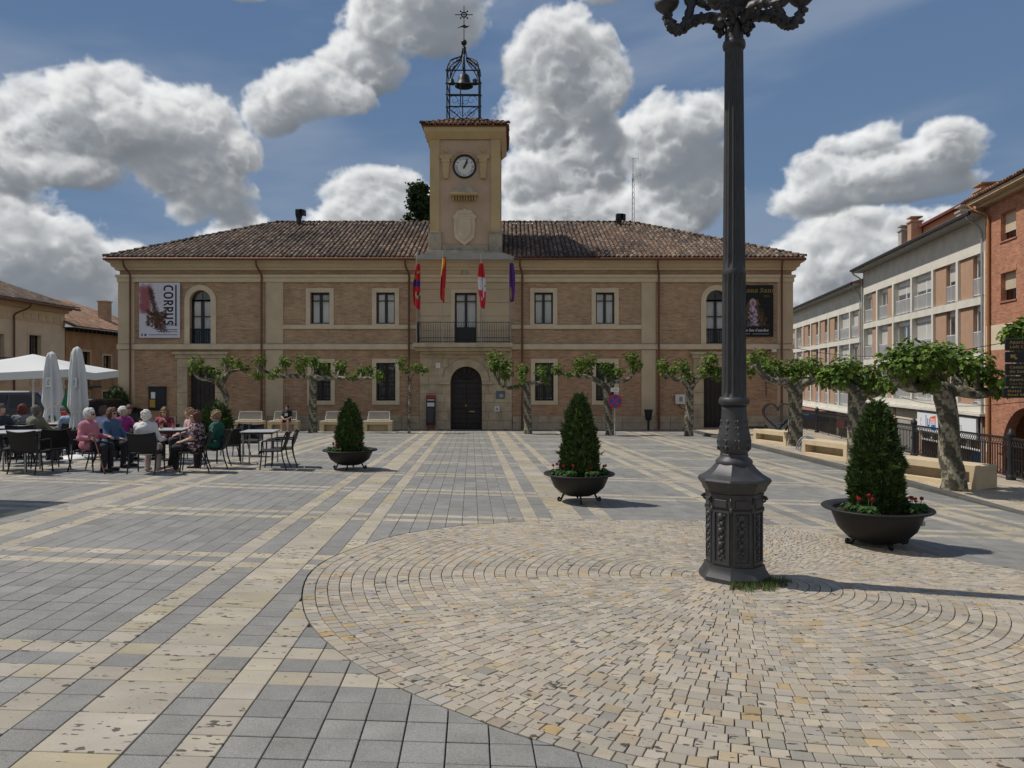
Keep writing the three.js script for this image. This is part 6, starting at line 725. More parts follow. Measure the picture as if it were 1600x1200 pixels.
// ---------- stone benches along the hall with open metal backrests
{
  const mk = (label, px, d, w) => { const x = (px - 800) * d / F, t = T('stone_bench', label, 'bench', on(x, d), 0, 'stone benches along the hall'); M('seat', cbox(w, .16, .5, 0, .4, 0, .012), m.benchStone, t); for (const s of [-1, 1]) M('leg', cbox(.2, .36, .48, s * (w / 2 - .1), .14, 0, .012), m.benchStone, t); M('back_panel', cbox(w - .42, .34, .12, 0, .15, -.12, .01), m.benchStone, t); const bw = w * .38, z = -.2; M('backrest_frame', [bar(-bw, .48, z + .04, -bw + .04, .9, z - .06, .022), bar(bw, .48, z + .04, bw - .04, .9, z - .06, .022), bar(-bw + .04, .9, z - .06, bw - .04, .9, z - .06, .022), bar(-bw, .53, z + .03, bw, .53, z + .03, .022)], m.offWhite, t); for (let i = 0; i < 5; i++) M('back_slat', cbox(bw * 1.9, .05, .015, 0, .6 + i * .062, z + .012 - i * .014, .004), m.concreteGrey, t); return t; };
  mk('stone bench behind the café chairs, leftmost along the hall', 389, 34.0, 1.45); mk('stone bench with the boy sitting on it', 444, 34.0, 1.4); mk('stone bench half hidden behind the conifer planter', 525, 34.0, 1.4); mk('stone bench left of the thin young tree', 591, 34.0, 1.35);
  // hollow stone blocks along the railing
  const mkR = (label, px, d, L, ry) => { const x = (px - 800) * d / F, t = T('block_bench', label, 'bench', onf(x, d), ry, 'hollow stone benches on the footway'); const s = shp([[-L / 2, -.02], [L / 2, -.02], [L / 2, .45], [-L / 2, .45]]); s.holes.push(rectHole(-L / 2 + .13, L / 2 - .13, .09, .32)); M('block', ext(s, .12, 0, 0, .2, .008), m.benchStone, t); M('inner_block', [cbox(L - .3, .42, .03, 0, .2, -.02)], m.benchStone, t); M('slab_top', cbox(L, .1, .5, 0, .395, -.06, .01), m.benchStone, t); for (const k of [-1, 1]) M('end_block', cbox(.16, .36, .5, k * (L / 2 - .085), .165, -.06, .01), m.benchStone, t); return t; };
  const fa = Math.atan2(-1, .06); // long side faces the square
  mkR('hollow stone bench below the heart sculpture', 1214, 25.6, 1.75, fa + .25); mkR('hollow stone bench beside the bike rack', 1302, 20.4, 1.8, fa + .22); mkR('long hollow stone bench behind the thick plane tree', 1468, 15.3, 2.0, fa + .35);
  // bike rack
  { const d = 22.2, x = (1267 - 800) * d / F, t = T('bike_rack', 'low looped metal bike rack between two footway benches', 'bike rack', onf(x, d), 1.35); for (let k = 0; k < 5; k++) M('hoop', tube(Array.from({ length: 12 }, (_, i) => { const a = i / 11 * Math.PI; return V(k * .38 - .76, .0 + .42 * Math.sin(a), .3 * Math.cos(a)); }), .018, 24, 7), m.zinc, t); M('base_rail', [bar(-.9, .02, .3, .9, .02, .3, .02), bar(-.9, .02, -.3, .9, .02, -.3, .02)], m.zinc, t); }
  // heart sculpture hung with padlocks
  { const d = 28.6, x = (1215 - 800) * d / F, t = T('heart_sculpture', 'large dark metal heart hung with padlocks at the right hall corner', 'sculpture', onf(x, d), -.1), k = d / F, W = 23 * k, hh = 55 * k, hs = (s, z) => { const p = []; for (let i = 0; i <= 60; i++) { const a = i / 60 * 2 * Math.PI, X = Math.pow(Math.sin(a), 3), Y = (13 * Math.cos(a) - 5 * Math.cos(2 * a) - 2 * Math.cos(3 * a) - Math.cos(4 * a)) / 17; p.push([X * W * s, hh * .58 + (Y + .12) * hh * .48 * s]); } return p; };
    const o = shp(hs(1)); const hole = new THREE.Path(); hs(.93).reverse().forEach((q, i) => i ? hole.lineTo(...q) : hole.moveTo(...q)); o.holes.push(hole); M('heart_frame', ext(o, .32, 0, 0, -.16), m.iron, t); const gr = []; for (let i = -9; i <= 9; i++) { const X = i / 10 * W * .88, a = Math.asin(Math.cbrt(Math.abs(X) / W)), yt = hh * .58 + hh * .4, yb = hh * .58 - hh * .5 * (1 - Math.abs(X) / W * .95); gr.push(bar(X, yb + .06, 0, X, yt - .1 - .1 * (Math.abs(i) < 2), 0, .006, .006, 4)); void a; } for (let j = 1; j < 11; j++) { const y = hh * (.12 + .075 * j), w = W * Math.min(.86, .1 + j * .11); gr.push(bar(-w, y, 0, w, y, 0, .006, .006, 4)); } M('wire_grid', gr, m.grey, t); const r = rng(3), lk = []; for (let i = 0; i < 120; i++) { const v = r() * r(), y = hh * (.16 + .36 * v), w = W * (.12 + .8 * v); lk.push(cbox(.05 + .02 * r(), .06, .03, (r() * 2 - 1) * w, y, .02 + .02 * r(), .006)); } S(M('padlocks', lk, m.zinc, t), 'stuff'); for (const s of [-1, 1]) M('prop', bar(s * .12, -.03, 0, s * .45, hh * .36, -.1, .035), m.iron, t); M('foot_plate', cbox(.9, .06, .5, 0, .01, 0), m.iron, t); }
  { const d = 30, x = (1176 - 800) * d / F, t = T('low_table', 'small low dark table left of the heart sculpture', 'table', onf(x, d)); M('top', cbox(1.0, .05, .5, 0, .32, 0), m.iron, t); for (const [a, b] of [[-1, 1], [1, 1], [-1, -1], [1, -1]]) M('leg', bar(a * .42, -.02, b * .2, a * .36, .3, b * .17, .02), m.iron, t); }
  // finger sign at the right edge
  { const d = 10.3, k = d / F, x0 = (1565 - 800) * k, t = T('finger_sign', 'black finger sign boards with gold lettering at the right edge', 'sign', on(x0 + .95, d)), gy0 = on(x0 + .95, d)[1], Y = (py) => EYE + (HZ - py) * k - gy0; M('post', bar(0, -.05, 0, 0, Y(505), 0, .05), m.iron, t); M('post_cap', sph(.06, 0, Y(505), 0), m.iron, t);
    [[529, 548.5, 'Apartamentos', 'Loft Carrión'], [549.5, 567, null], [568, 586.5, 'Camino', 'de Santiago'], [587.5, 604.5, 'Apartamentos', 'Casa Tía Paula'], [605.5, 622, 'Hotel', 'Real Monasterio']].forEach(([a, b, s1, s2], i) => { const w = .98 + (i === 4 ? .03 : 0), h = (b - a) * k, yc = (Y(a) + Y(b)) / 2, B = M('board', cbox(w, h - .006, .03, -.95 + w / 2 - (i === 4 ? .03 : .0), yc, .07, .012), m.black, t), tx = canvas(512, 96, (c) => { c.fillStyle = '#08080a'; c.fillRect(0, 0, 512, 96); c.fillStyle = '#a8853a'; if (s1) { c.font = 'bold 38px sans-serif'; c.fillText(s1, 22, 40); c.font = (i === 3 ? '28px' : 'bold 38px') + ' sans-serif'; c.fillText(s2, 22, 82); } else { c.beginPath(); c.moveTo(26, 22); c.lineTo(76, 22); c.lineTo(60, 36); c.lineTo(84, 62); c.lineTo(70, 74); c.lineTo(48, 48); c.lineTo(34, 64); c.closePath(); c.fill(); } if (i === 4) { c.fillStyle = '#c8c8c8'; c.fillRect(190, 22, 44, 10); } }), g = new THREE.PlaneGeometry(w - .02, h - .03); g.translate(-.95 + w / 2 - (i === 4 ? .03 : 0), yc, .0865); M('lettering', g, mat([1, 1, 1], .5, { map: tx }), B); }); }
}
// wires across the street
for (const [a, b, sag, words] of [[[1237, 543, 36], [1600, 530, 24], .5, 'upper overhead cable crossing the street at the right'], [[1400, 618, 44], [1600, 628, 26], .35, 'lower overhead cable crossing the street at the right']]) { const P = (q) => V((q[0] - 800) * q[2] / F, EYE + (HZ - q[1]) * q[2] / F, -q[2]), p = P(a), q = P(b), mid = p.clone().lerp(q, .5); mid.y -= sag; tag(M('overhead_cable', tube([p, p.clone().lerp(q, .25).add(V(0, -sag * .75, 0)), mid, p.clone().lerp(q, .75).add(V(0, -sag * .75, 0)), q], .014, 40, 5), m.dark), words, 'cable', 'overhead cables'); }

// ---------- café: chairs, tables, parasols
const PS = .91, PP = .88;
const wicker = mat([1, 1, 1], .7, { map: tex(256, 256, .12, (i, j, u, v) => { const a = (Math.sin(u * 50.27) * Math.sin(v * 50.27) > 0) ? 1 : .45; return lin3(.011, .011, .0125, a * (.8 + .5 * hsh(i, j, 3))); }) }), tubeBlack = mat([.015, .015, .017], .4, { metalness: .3 }), alu = mat([.30, .31, .32], .35, { metalness: .6 });
function makeChair(label, pos, ry) {
  const t = T('cafe_chair', label, 'chair', pos, ry, 'black café chairs'); t.scale.setScalar(PS); const W = .27, seat = .43;
  M('seat', [cbox(.5, .035, .48, 0, seat, .02, .015), cbox(.5, .06, .03, 0, seat - .03, .25, .01)], wicker, t);
  const P = [], I = [], n = 10; for (let j = 0; j <= n; j++) { const v = j / n, y = lerp(seat + .02, .86, v), z = -.22 - .11 * v - .02 * Math.sin(v * 3); for (let i = 0; i <= n; i++) { const u = i / n - .5, w = .5 + .06 * v; P.push(u * w, y + (v > .9 ? -.035 * Math.cos(u * 3.1) * (v - .9) * 10 : 0), z - .05 * (1 - 4 * u * u) * (.4 + .6 * v)); } } for (let j = 0; j < n; j++) for (let i = 0; i < n; i++) { const a = j * (n + 1) + i; I.push(a, a + 1, a + n + 1, a + 1, a + n + 2, a + n + 1); } const g = new THREE.BufferGeometry(); g.setAttribute('position', new THREE.Float32BufferAttribute(P, 3)); g.setIndex(I); g.computeVertexNormals(); M('backrest', [fin(g), tube(Array.from({ length: 7 }, (_, i) => { const u = i / 6 - .5; return V(u * .56, .86 - .035 * Math.cos(u * 3.1), -.335 - .05 * (1 - 4 * u * u)); }), .016, 16, 7)], wicker, t);
  for (const s of [-1, 1]) { M('leg', ttube([V(s * W, 0, .24), V(s * (W - .01), .3, .21), V(s * (W - .01), .64, .2)], [.014, .016, .016], 8, 7), tubeBlack, t); M('leg', ttube([V(s * W, 0, -.34), V(s * (W - .01), .3, -.25), V(s * (W - .005), .62, -.24), V(s * .275, .86, -.335)], [.014, .016, .016, .014], 12, 7), tubeBlack, t); M('armrest', [tube([V(s * (W - .01), .64, .2), V(s * W, .665, .12), V(s * W, .665, -.1), V(s * (W - .005), .66, -.25)], .019, 14, 7)], wicker, t); }
  return t;
}
let chair0 = null; const chairAt = (label, px, py, ry) => { const p = og(px, py); if (!chair0) return chair0 = makeChair(label, p, ry); return cp(chair0, label, p, ry); };
function makeTable(label, pos, w) { const t = T('cafe_table', label, 'table', pos, .12, 'café tables'); M('table_top', cbox(w, .025, w, 0, .73, 0, .01), mat([.55, .56, .57], .3, { metalness: .2 }), t); M('apron', cbox(w - .08, .04, w - .08, 0, .698, 0, .01), tubeBlack, t); for (const [a, b] of [[-1, 1], [1, 1], [-1, -1], [1, -1]]) M('leg', bar(a * (w / 2 - .05), 0, b * (w / 2 - .05), a * (w / 2 - .06), .69, b * (w / 2 - .06), .016), alu, t); return t; }
const table0 = makeTable('bare table right of the seated women', og(407, 725), .72); const tableAt = (l, px, py) => cp(table0, l, og(px, py), .2);
tableAt('table in the middle of the circle of women', 264, 723); tableAt('bare table at the left edge, nearest the camera', 22, 737); tableAt('small table behind the left edge table', 24, 722); tableAt('table with glasses and plates by the closed parasols', 95, 708);
const A = Math.PI;
const K = { pink: [143, 736, 1.45], denim: [178, 729, 1.3], mag: [193, 717, .9], back: [230, 739, A + .1], front: [256, 716, .1], pat: [302, 737, -1.25], blouse: [293, 719, -1.0], green: [334, 731, -1.35], olive: [60, 722, A - .3], red: [36, 713, A + .4], lav: [158, 718, A - .5], jeans: [108, 713, A + .9], edge: [4, 716, 1.2] };
const CL = { pink: 'chair of the woman in the pink cardigan', denim: 'chair of the woman in the denim jacket', mag: 'chair of the woman in magenta', back: 'chair with its back to the camera under the woman in white', front: 'chair of the woman facing the camera', pat: 'chair of the woman in the patterned blouse', blouse: 'chair of the woman in the pale pink blouse', green: 'chair of the woman in the green cardigan', olive: 'chair of the man in the olive shirt', red: 'chair of the red haired woman', lav: 'chair of the person in the lavender shirt', jeans: 'chair of the person in jeans by the closed parasol', edge: 'chair of the dark clothed person at the left edge' };
for (const k in K) chairAt(CL[k], ...K[k]);
chairAt('empty chair with its back to the camera just right of the green cardigan', 357, 723, A + .4); chairAt('empty chair behind the bare table, facing the camera', 392, 713, .1); chairAt('empty chair right of the bare table, nearest the camera', 427, 733, -1.45); chairAt('empty chair at the right end of the café, tilted outward', 441, 729, -1.25); chairAt('empty chair beside the leftmost stone bench', 366, 712, -.6);
chairAt('empty chair at the left edge with its back to the camera', 50, 739, A); chairAt('empty chair pushed under the left edge table', 78, 733, -2.2); chairAt('empty chair cut by the left picture edge', 8, 734, A - .4); chairAt('empty chair behind the left edge table', 26, 727, .4);
{ // things on tables
  const p = og(95, 708), q = T('serving_tray', 'tray with golden snacks on the table by the closed parasols', 'tray', [p[0], p[1] + .742, p[2]]); M('tray', cyl(.16, .15, .02, 0, 0, 0, 18), m.offWhite, q); const r = rng(2); for (let i = 0; i < 14; i++) M('snack', sph(.03, (r() - .5) * .22, .035, (r() - .5) * .22, 1.2, .7, 1, 8, 6), m.gold, q);
  const glass = (label, px, py, dx, dz) => { const a = og(px, py), t = T('glass', label, 'glass', [a[0] + dx, a[1] + .743, a[2] + dz], 0, 'glasses on the café tables'); M('tumbler', lathe([[0, 0], [.032, 0], [.038, .12], [.035, .12], [.03, .01], [0, .01]], 14), m.glass, t); M('drink', cyl(.033, .029, .07, 0, .012, 0, 12), mat([.3, .1, .02], .2), t); }; glass('glass on the right side of the women\'s table', 264, 723, .15, .1); glass('glass on the left side of the women\'s table', 264, 723, -.1, .15); glass('glass on the table by the closed parasols', 95, 708, -.24, .1);
}
// parasols
{
  const cloth = mat([.62, .63, .61], .85), green = mat([.02, .16, .07], .85), logo = canvas(256, 256, (c) => { c.fillStyle = '#d6d6d2'; c.fillRect(0, 0, 256, 256); c.fillStyle = '#1f5a45'; c.font = 'bold 64px sans-serif'; c.save(); c.translate(128, 128); c.rotate(-1.2); c.fillRect(-88, -30, 60, 18); c.fillRect(-20, -44, 28, 34); c.fillRect(20, -34, 64, 16); c.fillRect(-70, 6, 30, 34); c.fillRect(-30, 14, 50, 14); c.fillRect(32, 2, 34, 36); c.restore(); }), lg = mat([1, 1, 1], .85, { map: logo });
  const open = (label, x, d, half, edge, apex, ry) => { const p = on(x, d), t = T('open_parasol', label, 'parasol', p, ry, 'open café parasols'); M('pole', bar(0, 0, 0, 0, apex, 0, .028), m.whiteMetal, t); M('base', cyl(.3, .36, .08, 0, 0, 0, 24), m.white, t); const P = [], I = [], n = 10, f = (i, j) => { const u = i / n * 2 - 1, v = j / n * 2 - 1, rr = Math.max(Math.abs(u), Math.abs(v)), ang = Math.min(Math.abs(u), Math.abs(v)) / (rr || 1); return [u * half, lerp(apex, edge, Math.pow(rr, .86)) - .1 * rr * (1 - ang) * .9 * rr, v * half]; }; for (let j = 0; j <= n; j++) for (let i = 0; i <= n; i++) P.push(...f(i, j)); for (let j = 0; j < n; j++) for (let i = 0; i < n; i++) { const a = j * (n + 1) + i; I.push(a, a + n + 1, a + 1, a + 1, a + n + 1, a + n + 2); } const g = new THREE.BufferGeometry(); g.setAttribute('position', new THREE.Float32BufferAttribute(P, 3)); g.setIndex(I); g.computeVertexNormals(); M('canopy', fin(g), cloth, t);
    for (let s = 0; s < 4; s++) { const Q = [], J = []; for (let i = 0; i <= n; i++) { const e = s === 0 ? f(i, n) : s === 1 ? f(n, n - i) : s === 2 ? f(n - i, 0) : f(0, i); Q.push(...e, e[0], e[1] - .2, e[2]); if (i < n) J.push(2 * i, 2 * i + 1, 2 * i + 2, 2 * i + 1, 2 * i + 3, 2 * i + 2); } const gg = new THREE.BufferGeometry(); gg.setAttribute('position', new THREE.Float32BufferAttribute(Q, 3)); gg.setIndex(J); gg.computeVertexNormals(); M('valance', fin(gg), s === 3 ? green : cloth, t); } for (let k = 0; k < 8; k++) { const a = k * Math.PI / 4, l = half * (k % 2 ? 1.36 : .97); M('rib', bar(0, apex - .5, 0, Math.cos(a) * l * .6, lerp(apex, edge, .6) - .06, Math.sin(a) * l * .6, .01), m.whiteMetal, t); } return t; };
  open('large white open parasol behind the closed ones at the left', (52 - 800) * 20.5 / F, 20.5, 1.62, 2.12, 2.56, .12);
  open('white open parasol beyond the left picture edge casting a shadow on the paving', -9.38, 8.6, 1.75, 2.3, 2.85, .04);
  const shut = (label, px, py, yt, yb, w, tail, lx) => { const [x, d] = gp(px, py), k = d / F, p = on(x, d), t = T('closed_parasol', label, 'parasol', p, 0, 'closed café parasols'), Y = (q) => EYE + (HZ - q) * k - p[1]; M('pole', bar(0, 0, 0, 0, Y(yt) - .05, 0, .03), m.whiteMetal, t); M('base', lathe([[0, 0], [.34, 0], [.35, .03], [.28, .07], [.06, .1], [0, .1]], 28), m.white, t);
    const P = [], I = [], n = 40, s = 48, y0 = Y(yb), y1 = Y(yt); for (let j = 0; j <= n; j++) { const v = j / n, y = lerp(y1, y0, v), R = w * (v < .08 ? .3 + v * 4 : v < .72 ? lerp(.62, 1, (v - .08) / .64) : v < .82 ? lerp(1, .62, (v - .72) / .1) : lerp(.62, .8, (v - .82) / .18)) * (v < .02 ? Math.sqrt(v / .02) : 1); for (let i = 0; i < s; i++) { const a = i / s * 2 * Math.PI, fo = 1 + .34 * Math.sin(a * 7 + v * 2 + px) * Math.min(1, v * 3) + .14 * Math.sin(a * 3 + v * 5); P.push(R * fo * Math.cos(a), y - (v > .96 ? .06 * Math.sin(a * 8) : 0), R * fo * Math.sin(a)); } } for (let j = 0; j < n; j++) for (let i = 0; i < s; i++) { const a = j * s + i, b = j * s + (i + 1) % s; I.push(a, b, a + s, b, b + s, a + s); } const g = new THREE.BufferGeometry(); g.setAttribute('position', new THREE.Float32BufferAttribute(P, 3)); g.setIndex(I); g.computeVertexNormals(); M('folded_cloth', fin(g), cloth, t); const pl = new THREE.PlaneGeometry(w * .8, w * 1.3); pl.translate(lx * w, lerp(y1, y0, .44), w * 1.04); M('logo_print', pl, lg, t); M('tie_band', lathe([[w * .66, 0], [w * .7, .03], [w * .66, .06]], 24, 0, lerp(y1, y0, .81), 0), m.offWhite, t);
    if (tail) { const gq = ext(shp([[-w * .6, lerp(y1, y0, .36)], [-w * 1.9, lerp(y1, y0, .7)], [-w * 1.2, lerp(y1, y0, .76)], [-w * .5, lerp(y1, y0, .7)]]), .02, 0, 0, .05); M('loose_flap', gq, green, t); } else M('green_lining', [sph(w * .62, w * .1, lerp(y1, y0, .97), w * .35, 1, 1.1, .6, 14, 10)], green, t); return t; };
  shut('nearer closed white parasol on a round white base', 121, 717, 541, 670, .168, 1, .15); shut('further closed white parasol with a green lower edge', 81, 706, 549, 658, .19, 0, .2);
}
// ---------- people: one smooth-blended surface per body, clothes and hair over it
function nets(field, lo, hi, cell) { // surface nets over a signed distance field
  const nx = Math.ceil((hi.x - lo.x) / cell) + 1, ny = Math.ceil((hi.y - lo.y) / cell) + 1, nz = Math.ceil((hi.z - lo.z) / cell) + 1, D = new Float32Array(nx * ny * nz), id = (i, j, k) => i + nx * (j + ny * k);
  for (let k = 0; k < nz; k++) for (let j = 0; j < ny; j++) for (let i = 0; i < nx; i++) D[id(i, j, k)] = field(lo.x + i * cell, lo.y + j * cell, lo.z + k * cell);
  const P = [], vi = new Int32Array(nx * ny * nz).fill(-1), I = [];
  for (let k = 0; k < nz - 1; k++) for (let j = 0; j < ny - 1; j++) for (let i = 0; i < nx - 1; i++) { let n = 0, x = 0, y = 0, z = 0; const c = (a, b, e) => D[id(i + a, j + b, k + e)]; for (const [a, b, e, f, g, h] of EDG) { const u = c(a, b, e), v = c(f, g, h); if (u < 0 !== v < 0) { const t = u / (u - v); x += a + (f - a) * t; y += b + (g - b) * t; z += e + (h - e) * t; n++; } } if (n) { vi[id(i, j, k)] = P.length / 3; P.push(lo.x + (i + x / n) * cell, lo.y + (j + y / n) * cell, lo.z + (k + z / n) * cell); } }
  const quad = (a, b, c, d, f) => { if (a < 0 || b < 0 || c < 0 || d < 0) return; f ? I.push(a, b, c, a, c, d) : I.push(a, c, b, a, d, c); };
  for (let k = 1; k < nz - 1; k++) for (let j = 1; j < ny - 1; j++) for (let i = 1; i < nx - 1; i++) { const s = D[id(i, j, k)] < 0; if (s !== D[id(i + 1, j, k)] < 0) quad(vi[id(i, j - 1, k - 1)], vi[id(i, j, k - 1)], vi[id(i, j, k)], vi[id(i, j - 1, k)], s); if (s !== D[id(i, j + 1, k)] < 0) quad(vi[id(i - 1, j, k - 1)], vi[id(i - 1, j, k)], vi[id(i, j, k)], vi[id(i, j, k - 1)], s); if (s !== D[id(i, j, k + 1)] < 0) quad(vi[id(i - 1, j - 1, k)], vi[id(i, j - 1, k)], vi[id(i, j, k)], vi[id(i - 1, j, k)], s); }
  const g = new THREE.BufferGeometry(); g.setAttribute('position', new THREE.Float32BufferAttribute(P, 3)); g.setIndex(I); g.computeVertexNormals(); return fin(g);
}
const EDG = []; for (const a of [0, 1]) for (const b of [0, 1]) { EDG.push([0, a, b, 1, a, b], [a, 0, b, a, 1, b], [a, b, 0, a, b, 1]); }
function capField(bones, grow, kk = .035) { // tapered capsules joined with a smooth minimum; each bone [a, b, ra, rb, flattenZ]
  const B = bones.map(([a, b, ra, rb]) => { const dx = b.x - a.x, dy = b.y - a.y, dz = b.z - a.z; return [a.x, a.y, a.z, dx, dy, dz, 1 / (dx * dx + dy * dy + dz * dz + 1e-9), ra + grow, rb + grow]; });
  return (x, y, z) => { let m = 9; for (const q of B) { const px = x - q[0], py = y - q[1], pz = z - q[2]; let t = (px * q[3] + py * q[4] + pz * q[5]) * q[6]; t = t < 0 ? 0 : t > 1 ? 1 : t; const ex = px - t * q[3], ey = py - t * q[4], ez = pz - t * q[5], d = Math.sqrt(ex * ex + ey * ey + ez * ez) - (q[7] + (q[8] - q[7]) * t); if (d > m + kk) continue; if (m > d + kk) { m = d; continue; } const h = .5 + .5 * (m - d) / kk; m = m + (d - m) * h - kk * h * (1 - h); } return m; };
}
const bounds = (bones, pad) => { const lo = V(9, 9, 9), hi = V(-9, -9, -9); for (const [a, b, ra, rb] of bones) { const r = Math.max(ra, rb) + pad; for (const p of [a, b]) { lo.min(p.clone().addScalar(-r)); hi.max(p.clone().addScalar(r)); } } return [lo, hi]; };
const surf = (bones, grow, cell, kk) => { const [lo, hi] = bounds(bones, grow + cell * 2); return nets(capField(bones, grow, kk), lo, hi, cell); };
const SKIN = [mat([.50, .30, .22], .6), mat([.42, .24, .17], .6)];
function person(label, key, o) { // seated, facing +z, hips on a seat at seatY
  const at = o.at || og(K[key][0], K[key][1]), ry = o.ry ?? K[key][2], t = T('person', label, 'person', at, ry); t.scale.setScalar(PP); const sy = (o.seat || .47), b = o.build || 1, r = rng(label.length * 7 + 3);
  const lean = o.lean || 0, hip = V(0, sy + .1, -.06), wst = V(0, sy + .30, -.07 + lean * .3), ch = V(0, sy + .47, -.075 + lean * .65), nk = V(0, sy + .60, -.07 + lean), sh = (s) => V(s * .165, sy + .53, -.075 + lean * .8);
  const hd = nk.clone().add(V(o.turn ? Math.sin(o.turn) * .03 : 0, .13, .035)); // head centre
  const knee = (s) => V(s * (.10 + (o.apart || 0)), sy + .06, .37), ank = (s) => o.cross && s > 0 ? V(-.12, .17, .48) : V(s * (.11 + (o.apart || 0) * .8), .075, (o.feet ?? .36)), toe = (s) => ank(s).add(V(0, o.cross && s > 0 ? -.07 : -.035, .14));
  const torso = [[hip.clone().add(V(-.07, 0, 0)), hip.clone().add(V(.07, 0, 0)), .125 * b, .125 * b], [hip, wst, .13 * b, .125 * b], [wst, ch, .125 * b, .135 * b], [wst.clone().add(V(0, 0, .03)), ch.clone().add(V(0, .0, .035)), .115 * b, .105 * b], [ch.clone().add(V(-.075, 0, 0)), ch.clone().add(V(.075, 0, 0)), .112 * b, .112 * b], [sh(-1), sh(1), .062, .062]];
  const arms = [], fore = [], hands = [];
  for (const s of [-1, 1]) { const pose = Array.isArray(o.arms) ? o.arms[s < 0 ? 0 : 1] : o.arms || 'lap', S0 = sh(s); let el, wr, fd; if (pose === 'lap') { el = V(s * .25, sy + .27, .02 + lean * .5); wr = V(s * .10, sy + .19, .25); fd = V(-s * .6, -.15, .7); } else if (pose === 'rest') { el = V(s * .27, sy + .26, -.06); wr = V(s * .27, sy + .255, .19); fd = V(-s * .1, -.2, 1); } else if (pose === 'table') { el = V(s * .25, sy + .26, .12 + lean * .5); wr = V(s * .12, sy + .32, .36 + lean * .3); fd = V(-s * .5, .02, .8); } else if (pose === 'reach') { el = V(s * .24, sy + .33, .2); wr = V(s * .2, sy + .47, .42); fd = V(.0, .4, .9); } else { el = V(s * .24, sy + .29, .04); wr = V(s * .09, sy + .5, .12); fd = V(-s * .5, .8, .0); } fd.normalize(); arms.push([S0, el, .055, .045]); fore.push([el, wr, .043, .029]); hands.push([wr, fd, s]); }
  const legs = []; for (const s of [-1, 1]) legs.push([V(s * .085, sy + .085, 0), knee(s), .088 * b, .062], [knee(s), ank(s), .06, .04]); const feet = [-1, 1].map(s => [ank(s), toe(s), .04, .032]);
  const neck = [nk.clone().add(V(0, -.05, 0)), nk.clone().add(V(0, .06, .012)), .055, .052];
  // head, finer
  const tr = o.turn || 0, R = (v) => v.applyAxisAngle(V(0, 1, 0), tr).add(hd), hb = [[R(V(0, .035, -.012)), R(V(0, .05, -.02)), .083, .082], [R(V(0, -.02, .025)), R(V(0, -.065, .045)), .062, .042], [R(V(0, .02, .04)), R(V(0, -.02, .045)), .055, .05], [R(V(0, .015, .088)), R(V(0, -.018, .104)), .009, .015], [R(V(-.022, -.052, .082)), R(V(.022, -.052, .082)), .01, .01], [R(V(-.082, .0, 0)), R(V(-.086, -.03, -.005)), .016, .011], [R(V(.082, .0, 0)), R(V(.086, -.03, -.005)), .016, .011], [R(V(-.035, .03, .078)), R(V(.035, .03, .078)), .011, .011], [hd.clone().add(V(0, -.09, -.01)), nk.clone().add(V(0, .0, .0)), .052, .055]];
  const handGeo = ([w, f, s]) => { const up = V(0, 1, 0).projectOnPlane(f).normalize(), sd = V().crossVectors(f, up), p0 = w.clone(), p1 = w.clone().addScaledVector(f, .075), bs = [[p0, p1, .026, .03], [p0.clone().addScaledVector(sd, .014), p1.clone().addScaledVector(sd, .022), .02, .018], [p0.clone().addScaledVector(sd, -.014), p1.clone().addScaledVector(sd, -.022), .02, .018]]; for (let i = 0; i < 4; i++) { const q0 = p1.clone().addScaledVector(sd, (i - 1.5) * .02), l = [.036, .044, .041, .031][i], q1 = q0.clone().addScaledVector(f, l).addScaledVector(up, -.008), q2 = q1.clone().addScaledVector(f, l * .7).addScaledVector(up, -.024); bs.push([q0, q1, .0095, .009], [q1, q2, .009, .0075]); } const th0 = p0.clone().addScaledVector(sd, -s * .02).addScaledVector(f, .02), th1 = th0.clone().addScaledVector(sd, -s * .03).addScaledVector(f, .032), th2 = th1.clone().addScaledVector(f, .028).addScaledVector(up, -.008); bs.push([th0, th1, .012, .011], [th1, th2, .011, .009]); return surf(bs, 0, .0075, .006); };
  const skin = SKIN[o.skin || 0]; M('body', [surf([...torso, ...arms, ...fore, ...legs, ...feet, neck], 0, .022, .03), surf(hb, 0, .0085, .022), ...hands.map(handGeo)], skin, t);
  const cl = (c, rough = .85) => mat(c, rough);
  const topM = o.pattern ? mat([1, 1, 1], .85, { map: o.pattern }) : cl(o.top), sleeve = o.sleeve ?? 1, fs = sleeve >= 1 ? fore.map(([a, q, ra, rb]) => [a, a.clone().lerp(q, .92), ra, rb]) : [], as = sleeve < .5 ? arms.map(([a, q, ra, rb]) => [a, a.clone().lerp(q, .7), ra, rb]) : arms;
  const hem = [[V(-.08, sy + .08, .0), V(.08, sy + .08, .0), .12 * b, .12 * b]];
  { const gb = [...torso, ...hem, ...as, ...fs], [l0, h0] = bounds(gb, .07), gf = capField(gb, .016, .04), ph = label.length * 1.7; M('top_garment', nets((x, y, z) => { const d = gf(x, y, z); return d > .05 ? d : d + .026 * (vn(x * 13 + z * 9 + 60 + ph, y * 15 + z * 7 + 40, 4096, 8) - .5) + .012 * (vn(x * 34 + 60, y * 30 + z * 30 + ph, 4096, 9) - .5); }, l0, h0, .017), topM, t); }
  const lg = o.shorts ? legs.map(([a, q, ra, rb], i) => i % 2 ? null : [a, a.clone().lerp(q, .85), ra + .012, rb + .02]).filter(Boolean) : legs; M('trousers', surf([[V(-.07, sy + .09, -.06), V(.07, sy + .09, -.06), .12 * b, .12 * b], ...lg.map(([a, q, ra, rb]) => [a, q, ra, rb + .008])], .012, .02, .03), cl(o.legs), t);
  for (const f of feet) M('shoe', surf([[f[0].clone().add(V(0, -.028, -.03)), f[1].clone().add(V(0, -.004, .04)), .045, .036]], 0, .014, .02), cl(o.shoes || [.02, .018, .016], .5), t);
